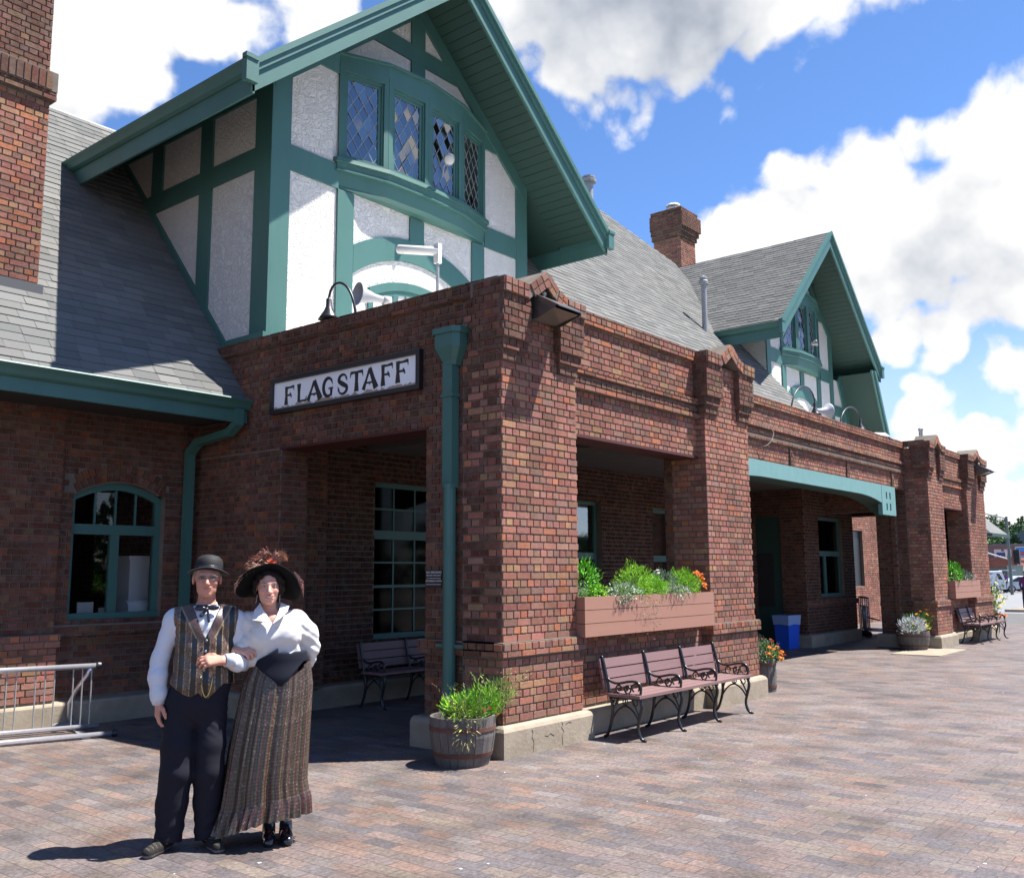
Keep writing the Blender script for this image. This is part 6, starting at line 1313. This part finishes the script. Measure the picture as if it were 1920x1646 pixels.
sdfobj('body', s, lin(-.32, .28, .004), lin(-.18, .25, .004), zones((.06, 1.0, .012), (1.0, 1.13, .006), (1.13, 1.27, .0038), (1.27, 1.40, .006), (1.40, 1.72, .0036)), M['skin'], WOM, lambda V: skincol(V, wc, sc, (.64, .34, .25), (.05, .03, .025), True))
eyes(wc, sc, WOM, (.05, .03, .02))
m = MB(); up = [h(x, -.0985+12*x*x, -.0605+11*x*x) for x in np.linspace(-.021, .021, 9)]; dn = [h(x, -.0975+12*x*x, -.0605+11*x*x-.0085*(1-(x/.0212)**2)) for x in np.linspace(-.021, .021, 9)]
for k in range(8): m.add([up[k], up[k+1], dn[k+1], dn[k]], [(0, 1, 2, 3)], 0, (.80, .76, .70))
m.build('teeth', M['eyew'], WOM, smooth=True)
m = MB(); m.tube([h(x, -.0975+12*x*x, -.0715+26*x*x) for x in np.linspace(-.022, .022, 9)], [.0012, .0022, .0030, .0034, .0036, .0034, .0030, .0022, .0012], 6, col=(.42, .11, .11)); m.tube([h(x, -.0985+12*x*x, -.0585+9*x*x) for x in np.linspace(-.022, .022, 9)], [.001, .0018, .0024, .0026, .0022, .0026, .0024, .0018, .001], 6, col=(.42, .11, .11)); m.build('lips', M['skin'], WOM, smooth=True)
s = SDF(); s.ell((-.060, .004, 1.632), (.096, .124, .104), .03); s.ell((-.055, .06, 1.55), (.080, .06, .07), .03); s.ell((.022, .0, 1.60), (.022, .045, .06), .02); s.ell((-.138, .0, 1.60), (.020, .045, .055), .02)
def hair_post(F, X, Y, Z): F = F+.003*np.sin(X*260+Z*40+Y*90)+.003*np.sin(Z*120+X*60); face = ((X+.067)/.0705)**2+((Z-1.575)/.100)**2-1+.10*np.sin(X*190)*np.sin(Z*60); return np.maximum(F, np.where(Y < .0, -face*.045, -.1))
sdfobj('hair', s, lin(-.19, .08, .0045), lin(-.12, .16, .0045), lin(1.44, 1.74, .0045), M['cloth'], WOM, (.022, .014, .011), hair_post)
# blouse with full sleeves
s = SDF(); s.cap((-.175, .02, 1.375), (.125, .02, 1.38), .068, .068, .06); s.ell((-.02, .005, 1.26), (.170, .125, .165), .06); s.ell((-.085, -.06, 1.285), (.085, .078, .085), .05); s.ell((.065, -.06, 1.295), (.085, .078, .085), .05); s.ell((.02, .0, 1.14), (.148, .112, .08), .06)
s.chain([(-.19, .02, 1.36), (-.255, .075, 1.25), (-.258, .085, 1.17)], [.060, .060, .052], .04); s.chain([(-.262, .08, 1.17), (-.262, .0, 1.185)], [.050, .036], .03); s.chain([(-.20, -.02, 1.22), (-.16, -.03, 1.14)], [.055, .055], .05)
s.chain([(.135, .02, 1.37), (.205, .03, 1.29), (.222, .05, 1.20), (.215, .09, 1.13), (.205, .12, 1.075)], [.062, .062, .058, .050, .036], .04)
def bl_post(F, X, Y, Z):
    F = wr(F, X, Y, Z, .0022)+.0035*np.sin(X*85+Z*20)*np.clip((1.24-Z)/.1, 0, 1)+.0022*np.sin((X*.7+Z)*110)*np.clip((np.abs(X)-.12)/.05, 0, 1)
    ax = np.abs(X+.038); F = np.maximum(F, np.where(Y < .0, -((1.372+1.45*ax)-Z)*.55, -.1) if False else np.where((Y < .01) & (Z > 1.36), ((Z-1.368)-1.30*ax)*.55, -.1))
    nk = np.sqrt((X+.045)**2+(Y-.0)**2)-.072; F = np.maximum(F, np.where(Z > 1.40, -nk, -.1)); return np.maximum(np.maximum(F, Z-1.46), 1.06-Z)
sdfobj('blouse', s, lin(-.34, .31, .0052), lin(-.18, .18, .0052), lin(1.05, 1.48, .0052), M['cloth'], WOM, (.86, .83, .80), bl_post)
m = MB()
for q, pts in ((0, [(-.112, -.02, 1.495), (-.098, -.075, 1.46), (-.040, -.146, 1.366), (-.095, -.155, 1.383), (-.160, -.125, 1.392), (-.150, -.06, 1.45)]), (1, [(.022, -.02, 1.495), (.008, -.075, 1.455), (-.038, -.146, 1.366), (.004, -.155, 1.395), (.055, -.125, 1.44), (.072, -.055, 1.475)])):
    A = [Vector(p) for p in pts]; Bq = [p+Vector((0, -.006, .002)) for p in A]; m.ring_loft([A, Bq], col=(.88, .86, .84))
m.ring_loft([[(-.045+.070*math.cos(a), .01+.062*math.sin(a), z) for a in np.linspace(-.3, math.pi+.3, 16)] for z in (1.38, 1.497)], cap=False, closed=False, col=(.86, .84, .82))
m.build('collar', M['cloth'], WOM)
# black corset belt
s = SDF(); s.ell((.022, -.005, 1.14), (.178, .146, .20), .03); s.ell((.022, -.005, 1.02), (.200, .158, .15), .03)
def co_post(F, X, Y, Z):
    top = np.where(X < .004, 1.214-.62*np.abs(X-.004), np.minimum(1.214-.50*np.abs(X-.004)+2.6*np.maximum(X-.08, 0)**1.3, 1.185)); bot = np.where(X < .024, .972+.84*np.abs(X-.024), .972+1.02*np.abs(X-.024)); bot = np.where(Y > .02, 1.08, np.minimum(bot, 1.12)); top = np.where(Y > .02, 1.14, top)
    return np.maximum(np.maximum(F, (Z-top)*.75), (bot-Z)*.65)
sdfobj('corset_belt', s, lin(-.19, .24, .0048), lin(-.20, .19, .0048), lin(.95, 1.23, .0048), M['cloth'], WOM, (.011, .012, .024), co_post)
# long plaid skirt: rings from waist to hem
def skirt():
    nr, na = 130, 420; V = np.zeros((nr, na, 3)); C = np.zeros((nr, na, 3)); th = np.linspace(0, 2*math.pi, na, endpoint=False)
    ph = rng.uniform(0, 6.28, 6); wob = np.sin(13*th+ph[0])*.5+np.sin(21*th+ph[1])*.45+np.sin(34*th+ph[2])*.3+np.sin(8*th+ph[3])*.35
    zt = np.where(np.sin(th) < 0, np.minimum(1.02+.5*np.abs(np.cos(th))**2*.25, 1.12), 1.12)
    for i in range(nr):
        t = i/(nr-1); left = np.clip(np.cos(th-math.radians(205)), 0, 1)**3; hem = .175-.095*left; z = zt*(1-t)+hem*t
        xl = np.interp(z, [.08, .3, .6, 1.0, 1.1], [-.345, -.31, -.27, -.195, -.155]); xr = np.interp(z, [.17, .27, .38, .97, 1.15], [.215, .228, .208, .235, .215]); cx, rx = (xl+xr)/2, (xr-xl)/2
        ry = np.interp(z, [.1, .5, .9, 1.15], [.235, .205, .165, .125]); amp = np.interp(t, [0, .1, .5, 1], [.022, .028, .032, .040]); fl = np.clip((t-.875)/.125, 0, 1)
        r = 1+amp*wob*1.9+fl*(.07+.035*np.sin(46*th+ph[4])); step = (t > .868)*.02; r = r+step
        V[i, :, 0] = cx+rx*r*np.cos(th); V[i, :, 1] = ry*r*np.sin(th); V[i, :, 2] = z+.004*np.sin(30*th)*fl
        u = th*40/(2*math.pi)*1.0+wob*.02; fr = u % 1; base = np.tile(np.array((.105, .078, .050)), (na, 1))*(1+.2*rng.normal(size=(na, 1)))
        row = (t*44) % 1
        if t > .868: fr = (u*1.0+.25) % 1; base *= .8
        d = (fr > .45) & (fr < .68); base[(fr > .0) & (fr < .16)] *= .5; base[d] = (.10, .032, .028)
        if row < .3: base *= .5
        elif .5 < row < .62 and t > .868: base[:] = (.10, .04, .035)
        gl = (rng.random(na) < .02*(1+2*(t < .35))); base[gl] = base[gl]*1.8+.12; C[i] = base
    F = []
    ii, jj = np.meshgrid(np.arange(nr-1), np.arange(na), indexing='ij'); j2 = (jj+1) % na
    F = np.stack([ii*na+jj, (ii+1)*na+jj, (ii+1)*na+j2, ii*na+j2], -1).reshape(-1, 4)
    return np_mesh('plaid_skirt', V.reshape(-1, 3), F, M['satin'], WOM, None, np.clip(C.reshape(-1, 3), 0, 1), True)
skirt()
shoe(WOM, (-.010, .05, 0), (-.024, -.165, 0), 'boot', (1, 1, 1), .09, .040, 'leather', .27); shoe(WOM, (.092, .05, 0), (.094, -.170, 0), 'boot', (1, 1, 1), .09, .040, 'leather', .27)
# wide hat tipped back, feathers and earrings
Hm, Hc = hat_frame((-.056, .035, 1.640), -34, 3); Hm = Matrix.Rotation(R(4), 3, 'Y') @ Matrix.Rotation(R(-34), 3, 'X'); n = 72
def bring(r, z, a0=0):
    o = []
    for a in np.linspace(0, 2*math.pi, n+1)[:-1]:
        f = max(r-.09, 0)/.11; dz = -.085*f*abs(math.cos(a))**2.4-.006*math.sin(3*a+1)*f+.004*math.sin(7*a)*f; ex = 1+.04*f*math.sin(2*a+.6)
        o.append(Hm @ Vector((r*ex*math.cos(a), r*ex*math.sin(a)*1.0, z+dz)) + Hc)
    return o
m = MB(); m.ring_loft([bring(.088, 0), bring(.12, -.002), bring(.16, -.004), bring(.195, -.006), bring(.205, -.004), bring(.205, .002), bring(.195, .003), bring(.16, .004), bring(.12, .005), bring(.088, .008), bring(.09, .04), bring(.086, .08), bring(.06, .105), bring(.02, .113), bring(.002, .114)], cap=False)
ht = m.build('wide_hat', mat('black_velvet', (.005, .005, .006), .9, spec=.15), WOM, smooth=True)
def feather(m, p0, p1, p2, w, col, nb=60):
    p0, p1, p2 = Vector(p0), Vector(p1), Vector(p2); q = lambda t: p0*(1-t)**2+p1*2*t*(1-t)+p2*t*t
    m.tube([q(i/8) for i in range(9)], .0012, 4, col=col)
    for i in range(nb):
        t = (i+.5)/nb; c = q(t); d = (q(min(t+.05, 1))-q(max(t-.05, 0))).normalized(); wv = w*math.sin(math.pi*min(t*.9+.12, 1))
        for sgn in (-1, 1):
            sd = (Vector((random.gauss(0, .4), random.gauss(0, .4), random.gauss(0, .4)+sgn*.8))+d.cross(Vector((0, 1, 0)))*sgn).normalized(); wv *= random.uniform(.5, 1.15); e = c+d*wv*.9+sd*wv; k = [v*random.uniform(.6, 1.5) for v in col]
            m.add([c, c+d*.004, e+Vector((0, 0, -.25*wv))+d*.003, e+Vector((0, 0, -.25*wv))], [(0, 1, 2, 3)], 0, k)
m = MB(); br = (.26, .10, .065); pk = (.50, .26, .18)
for p0, p1, p2, w, c in (((-.03, -.06, 1.735), (-.12, -.06, 1.86), (-.235, -.06, 1.70), .035, br), ((-.02, -.04, 1.74), (-.05, -.04, 1.88), (-.16, -.04, 1.80), .035, br), ((.0, -.05, 1.74), (.02, -.05, 1.86), (.055, -.05, 1.765), .03, (.36, .15, .07)), ((-.03, -.05, 1.75), (-.03, -.03, 1.85), (.05, -.03, 1.80), .03, br), ((-.06, -.06, 1.735), (-.17, -.09, 1.78), (-.25, -.08, 1.63), .025, pk), ((-.2, -.05, 1.70), (-.27, -.07, 1.66), (-.275, -.06, 1.56), .018, pk), ((.10, .02, 1.70), (.17, .0, 1.64), (.165, -.0, 1.53), .016, pk), ((-.1, -.07, 1.735), (-.16, -.1, 1.76), (-.2, -.09, 1.70), .03, pk), ((-.04, -.05, 1.73), (-.09, -.06, 1.84), (-.19, -.06, 1.76), .04, (.32, .14, .09))): feather(m, p0, p1, p2, w, c)
for i in range(26):
    a = random.uniform(-.25, .02); p0 = (a*.5-.04, -.05, 1.735+random.uniform(-.01, .01)); p2 = (a+random.uniform(-.02, .05), -.06+random.uniform(-.03, .03), 1.80-.55*max(-a-.08, 0)+random.uniform(-.03, .02)); feather(m, p0, ((p0[0]+p2[0])/2, -.05, max(p0[2], p2[2])+.035), p2, .014, random.choice([br, pk, (.34, .13, .09), (.18, .07, .05)]), 22)
m.build('feathers', M['leaf'], ht)
m = MB()
for i in range(90): a, b_ = random.uniform(0, 6.28), random.uniform(.2, 1.5); d = Vector((math.cos(a)*math.cos(b_), -abs(math.sin(a)*math.cos(b_)), math.sin(b_)*.8)); c = Vector((-.055, -.085, 1.75)); t = d.orthogonal().normalized()*.005; m.add([c+t, c-t, c+d*random.uniform(.025, .05)], [(0, 1, 2)], 0, random.choice([(.8, .10, .04), (.85, .22, .08), (.6, .06, .03), (.9, .35, .2)]))
m.build('hat_flower', M['leaf'], ht)
for x, z, tx in ((-.130, 1.545, -.010), (.012, 1.55, .0)):
    m = MB(); m.ball((x, -.02, z), .004, 6); m.tube([(x, -.02, z), (x+tx, -.035, z-.05)], .0028, 5); m.build('earring', M['steel'], WOM)
m = MB(); m.lathe([(.0095, -.003), (.011, 0), (.0095, .003)], (-.183, -.098, 1.185), 12, M=Vector((.8, -.5, -.3)).normalized().to_track_quat('Z', 'Y').to_matrix(), cap=False); m.build('ring', M['steel'], WOM)
# ---------------- street beyond the station ----------------
def glasspatch(m, pts): m.add(pts, [tuple(range(len(pts)))])
M['carglass'] = mat('car_glass', (.02, .025, .03), .08, spec=.8)
M['tyre'] = mat('tyre', (.015, .015, .015), .8)
def car(loc, rz, Ls, Wd, Ht, color, name, label, cat, prof, wins, wx, grp='cars parked in the street'):
    e = empty(name, loc, rz, label, cat, grp); m = MB(); n = len(prof)
    def sec(y, sx, dz): return [(x*(1-.03*sx), y, z-dz*(1 if z > .9 else 0)) for x, z in prof]
    ys = [(-Wd/2+.06, 1, .05), (-Wd/2, 0, .0), (Wd/2, 0, .0), (Wd/2-.06, 1, .05)]
    hw = Wd/2
    rings = []
    for t in (-1, -.94, -.8, 0, .8, .94, 1):
        r = []
        for x, z in prof:
            tum = .86 if z > .95 else 1.0; yy = t*hw*tum; zz = z-(.05 if abs(t) > .95 else 0)*(1 if z > .5 else -1); r.append((x, yy, zz))
        rings.append(r)
    m.ring_loft(rings); m.build('body', mat(name+'_paint', color, .25, coat=.8), e, smooth=False)
    for side in (-1, 1):
      for w in wins:
        g = MB(); g.prism([(x, z) for x, z in w], lambda p, a, side=side: (p[0], side*(hw*.865+.004+a*.004 if p[1] > .95 else hw*.94+.004+a*.004), p[1]), 0, 1); g.build('side_window', M['carglass'], e)
    for x in wx:
        for side in (-1, 1):
            w = MB(); w.lathe([(.02, -.1), (.29, -.1), (.32, -.06), (.32, .06), (.29, .1), (.02, .1)], (x, side*(hw-.08), .32), 20, M=Rx(90)); wo = w.build('wheel', M['tyre'], e)
            w = MB(); w.lathe([(.01, -.115), (.18, -.11), (.19, -.1)], (x, side*(hw-.08), .32), 14, M=Rx(-90*side*-1)); w.build('rim', M['alu'], wo)
    return e
sed = [(-2.25, .30), (2.2, .28), (2.28, .55), (2.15, .78), (1.1, .92), (.45, 1.36), (-.75, 1.42), (-1.55, 1.02), (-2.2, .98), (-2.3, .6)]
sw = [[(.95, .93), (.42, 1.28), (-.18, 1.33), (-.18, .93)], [(-.26, .93), (-.26, 1.33), (-.78, 1.31), (-1.35, 1.0), (-1.3, .93)]]
ZS = -.20
e1 = car((85.2, 12.35, ZS), R(-62), 4.6, 1.75, 1.42, (.55, .58, .62), 'parked_car', 'silver sedan parked in the street right of the white van', 'car', sed, sw, (-1.4, 1.4))
e2 = car((90.5, 12.4, ZS), R(-60), 4.6, 1.75, 1.42, (.38, .40, .42), 'parked_car', 'grey sedan standing behind the silver sedan', 'car', sed, sw, (-1.4, 1.4))
van = [(-2.45, .32), (2.4, .30), (2.5, .7), (2.3, 1.0), (1.35, 1.15), (.7, 1.78), (-2.2, 1.86), (-2.45, 1.1)]
vw = [[(1.15, 1.13), (.62, 1.62), (.0, 1.66), (.0, 1.13)], [(-.1, 1.13), (-.1, 1.66), (-1.1, 1.67), (-1.1, 1.13)], [(-1.2, 1.13), (-1.2, 1.67), (-2.0, 1.62), (-2.25, 1.13)]]
e3 = car((81.3, 15.7, ZS), R(112), 4.9, 1.9, 1.86, (.72, .74, .78), 'white_van', 'white minivan with its tailgate open beside the silver sedan', 'van', van, vw, (-1.5, 1.5))
m = MB(); m.box(-3.25, -2.25, -.85, .85, 1.86, 1.93); m.build('tailgate', bpy.data.materials['white_van_paint'], e3)
for s_ in (-1, 1): m = MB(); m.box(-2.50, -2.46, s_*.82-.08, s_*.82+.08, .95, 1.3); m.build('tail_light', mat('tail_light', (.5, .02, .02), .3) if s_ < 0 else bpy.data.materials['tail_light'], e3)
def simple_person(loc, rz, label, top, legs, seated=False):
    s = SDF(); s.ell((0, 0, 1.62), (.085, .10, .12), .02); s.cap((0, .01, 1.55), (0, .01, 1.42), .055, .06, .03); s.cap((-.15, 0, 1.40), (.15, 0, 1.40), .07, .07, .06); s.ell((0, 0, 1.2), (.17, .12, .26), .08); s.ell((0, 0, .95), (.17, .13, .14), .06)
    s.cap((0, -.09, 1.61), (0, -.115, 1.595), .012, .014, .01)
    for q in (-1, 1): s.chain([(q*.19, 0, 1.38), (q*.24, .02, 1.12), (q*.20, -.08, .88), (q*.20, -.10, .80)], [.055, .045, .035, .035], .03); s.chain([(q*.09, 0, .9), (q*.11, -.02+.06*q, .48), (q*.12, .02+.1*q, .07), (q*.12, -.12+.1*q, .04)], [.09, .065, .05, .04], .03)
    def c(V): C = np.tile(np.array(top), (len(V), 1)); C[V[:, 2] < .95] = legs; C[(V[:, 2] > 1.47)] = (.5, .28, .2); C[(V[:, 2] < .86) & (V[:, 2] > .74) & (np.abs(V[:, 0]) > .16)] = (.5, .28, .2); C[(V[:, 2] > 1.66) | ((V[:, 2] > 1.52) & (V[:, 1] > .03))] = (.05, .035, .025); return C
    e = empty('person', loc, rz, label, 'person', None); sdfobj('body', s, lin(-.32, .32, .014), lin(-.28, .22, .014), lin(0, 1.76, .014), M['cloth'], e, c)
simple_person((81.6, 13.25, ZS), R(-70), 'distant person in a purple top beside the open van', (.16, .12, .42), (.03, .03, .06))
simple_person((43.4, 4.12, -.08), R(-80), 'distant person in dark clothes on the kerb at the right edge', (.12, .03, .10), (.02, .02, .05))
m = MB(); m.box(41.5, 50, 1.5, 4.7, -.25, -.08); tag(m.build('traffic_island', M['concrete']), kind='structure')
m = MB(); m.box(40, 120, -60, 60, -.25, -.196); tag(m.build('street', mat('street_asphalt', (.20, .20, .205), .9, var=.4, vscale=.3, dark=(.8, .8, .8))), kind='structure')
# canopy roof past the station end
e = empty('canopy_shelter', (55.2, 9.3, -.2), R(0), 'grey hip roofed open shelter past the far end of the station', 'shelter')
m = MB(); A = [(0, -1.2, 4.1), (4.4, -1.2, 4.1), (4.4, 9, 4.1), (0, 9, 4.1)]; Tp = [(2.2, 1.9, 7.2), (2.2, 6, 7.2)]
m.add([*A, *Tp], [(0, 1, 4), (1, 2, 5, 4), (2, 3, 5), (3, 0, 4, 5)]); m.build('roof', mat('canopy_shingle', (.15, .15, .145), .9, var=.3, vscale=3), e)
m = MB(); m.box(-.1, 4.5, -1.3, -1.18, 3.92, 4.1); m.box(-.1, .02, -1.18, 9.1, 3.92, 4.1); m.box(.1, 4.3, -1.1, 9, 4.0, 4.04); m.build('gutter', M['teal_dark'], e)
for x, y in ((.8, 2.2), (3.6, 2.2), (.8, 7), (3.6, 7)): m = MB(); m.box(x-.12, x+.12, y-.12, y+.12, 0, 4.0); m.tube([(x, y, 3.0), (x, y-1.8, 3.95)], .07, 6); m.build('post', M['teal_dark'], e)
# shops across the street
def block(name, x, y, w, d, h, rz, m_, label, cat, z0=-.2):
    e = empty(name, (x, y, z0), rz, label, cat); m = MB(); m.box(0, d, -w, 0, 0, h); m.box(-.1, d+.1, -w-.1, .1, h, h+.25); m.build('walls', m_, e); return e
brickf = mat('far_brick', (.30, .10, .07), .9, var=.4, vscale=2)
e = block('shop_building', 97, 21, 5.6, 9, 2.9, R(4), brickf, 'low red brick shop across the street behind the white van', 'building')
m = MB(); m.box(-.05, .0, -5.2, -1.0, 1.3, 2.2); m.build('window', M['carglass'], e)
e = block('shop_building', 104, 22, 6.6, 9, 4.4, R(4), mat('grey_shop', (.16, .15, .14), .9), 'dark fronted shop with white framed panes behind the red brick shop', 'building')
for k in range(3): m = MB(); m.box(-.06, -.01, -5.7+.95*k, -5.0+.95*k, 3.3, 4.1); m.build('window', M['white'], e)
e = empty('shop_sign', (99.5, 15.9, -.2), R(4), 'blue hanging shop sign with white frame across the street', 'sign')
m = MB(); m.box(0, .12, -2.0, 0, 3.2, 4.25); m.build('frame', M['white'], e); m = MB(); m.box(-.04, 0, -1.9, -.08, 3.3, 4.15); m.build('panel', mat('sign_blue', (.05, .22, .55), .4), e); m = MB(); m.box(-.06, -.04, -1.7, -.4, 3.45, 3.7); m.build('lettering', mat('sign_red', (.5, .06, .05), .4), e); m = MB(); m.box(-.1, .12, -.14, -.02, 0, 3.2); m.build('post', M['white'], e)
e = empty('framed_window_sign', (97.5, 17.3, -.2), R(4), 'dark blue panel in a white frame beside the signal pole', 'sign')
m = MB(); m.box(0, .1, -.95, 0, 2.95, 3.75); m.build('frame', M['white'], e); m = MB(); m.box(-.03, 0, -.86, -.09, 3.04, 3.66); m.build('panel', mat('panel_blue', (.02, .04, .16), .3), e)
for y in (-.1, -.85): m = MB(); m.box(0, .1, y-.05, y+.05, 0, 2.95); m.build('post', M['white'], e)
e = empty('utility_cabinet', (93.2, 15.45, -.2), R(8), 'grey green utility cabinet behind the silver sedan', 'cabinet')
m = MB(); m.box(0, .9, -1.35, 0, .1, 2.3); m.box(-.05, .95, -1.4, .05, 0, .1); m.box(-.05, .95, -1.4, .05, 2.3, 2.36); m.build('housing', mat('cabinet_green', (.25, .29, .24), .6), e); m = MB(); m.box(-.02, 0, -1.28, -.07, .2, 2.2); m.build('door', mat('cabinet_door', (.28, .32, .27), .6), e)
e = empty('signal_pole', (76.2, 11.6, -.2), 0, 'traffic signal pole with a thin mast arm and black signal heads', 'traffic signal')
m = MB(); m.tube([(0, 0, 0), (0, 0, 6.1)], [.13, .09], 10); m.build('pole', mat('pole_grey', (.12, .14, .13), .6), e)
m = MB(); m.tube([(0, 0, 5.95), (-.2, 1.5, 6.4), (-.35, 3.2, 6.75), (-.5, 5, 6.9)], [.06, .05, .04, .03], 8); m.build('mast_arm', M['steel'], e)
m = MB(); m.tube([(0, 0, 2.75), (0, .8, 3.0), (0, 1.8, 3.35)], .05, 8); m.build('lower_arm', M['white'], e)
m = MB(); m.box(-.18, .18, -.75, -.32, 2.35, 3.5); m.build('signal_head', M['black'], e)
for z in (2.65, 2.95, 3.25): k = MB(); k.lathe([(.13, 0), (.15, .12), (.14, .12)], (-.18, -.53, z), 12, M=Vector((-1, 0, 0)).to_track_quat('Z', 'Y').to_matrix(), cap=False); k.build('signal_hood', M['black'], e)
e = empty('hillside_house', (212, 41.5, 5.2), R(10), 'grey roofed house on the wooded hill at the right edge', 'house')
m = MB(); m.box(0, 9, -9, 0, -6, 2.0); m.build('walls', mat('house_wall', (.40, .31, .22), .9), e); m = MB(); m.prism([(-9.8, 1.9), (.8, 1.9), (-4.5, 4.6)], lambda p, a: (a, p[0], p[1]), -.8, 10); m.build('roof', mat('house_roof', (.17, .18, .20), .9), e); m = MB(); m.box(-.05, 0, -4, -2.4, .2, 1.5); m.build('window', M['carglass'], e)
# wooded hill
def hz(x, y): return 19*math.exp(-(((x-470)/150)**2))*(.55+.45*math.exp(-(((y-130)/110)**2)))-1+1.5*math.sin(x*.03+y*.05)
m = MB(); xs = np.linspace(130, 700, 30); ys = np.linspace(-260, 420, 36); vs = [(x, y, hz(x, y) if x > 131 else -2) for x in xs for y in ys]; fs = [(i*36+j, (i+1)*36+j, (i+1)*36+j+1, i*36+j+1) for i in range(29) for j in range(35)]
m.add(vs, fs); tag(m.build('hill', mat('hill_ground', (.06, .085, .03), .95, var=.4, vscale=.05), smooth=True), kind='structure')
def grove(name, spots, label):
    """many crowns made of leaf-sized clumps, one mass of far-off wood"""
    P, A, L_, W_, C = [], [], [], [], []; its = []
    for (x, y, z, h, r, col, cone) in spots:
        n = 150; u = rng.normal(size=(n, 3)); u /= np.linalg.norm(u, axis=1)[:, None]; t = rng.uniform(0, 1, n)
        if cone: rr = r*(1-t)**.8*rng.uniform(.5, 1, n); a = rng.uniform(0, 6.28, n); p = np.stack([x+rr*np.cos(a), y+rr*np.sin(a), z+h*(.12+.88*t)], 1)
        else: p = np.array([x, y, z+h*.62])+u*np.array([r, r, h*.38])*rng.uniform(.6, 1, (n, 1))*(1+.25*np.sin(u[:, :1]*5+x))
        its.append((p, u+np.array([0, 0, .4]), r*.36, r*.26, col))
    o = leaves(name, its); tag(o, label, 'wood', kind='stuff'); return o
sp = []
for i in range(620):
    x = rng.uniform(190, 470); b = rng.uniform(.05, .32); y = -5.8+(x+7)*b; g_ = rng.random()
    sp.append((x, y, hz(x, y)-.5, rng.uniform(5, 10), rng.uniform(1.6, 3.0), [(.035, .075, .025), (.05, .11, .03), (.08, .14, .04)][rng.integers(0, 3)], g_ < .6))
grove('hill_wood', sp, 'dark green wood covering the hill beyond the street')
sp = [(rng.uniform(108, 150), rng.uniform(10, 45), -.5, rng.uniform(3.5, 5), rng.uniform(1.8, 2.6), (.06, .13, .03), False) for _ in range(26)]
grove('street_trees', sp, 'bright green trees behind the shops across the street')
# what stands across the tracks, seen only in the window panes
sp = [(x, -62+rng.uniform(-6, 6), -.5, rng.uniform(5, 9), rng.uniform(3, 5), [(.03, .06, .02), (.045, .09, .03)][rng.integers(0, 2)], rng.random() < .3) for x in np.arange(-70, 190, 3.2)]
grove('trackside_trees', sp, 'line of dark trees across the tracks')
# small litter on the paving
m = MB()
for i in range(60):
    x, y = rng.uniform(-5, 9), rng.uniform(-5, -.3); r_ = rng.uniform(.004, .012); a = rng.uniform(0, 3)
    m.box(x-r_, x+r_, y-r_*.6, y+r_*.6, .0, .003)
tag(m.build('litter', M['white']), 'tiny pale scraps scattered on the brick paving', 'litter', kind='stuff')
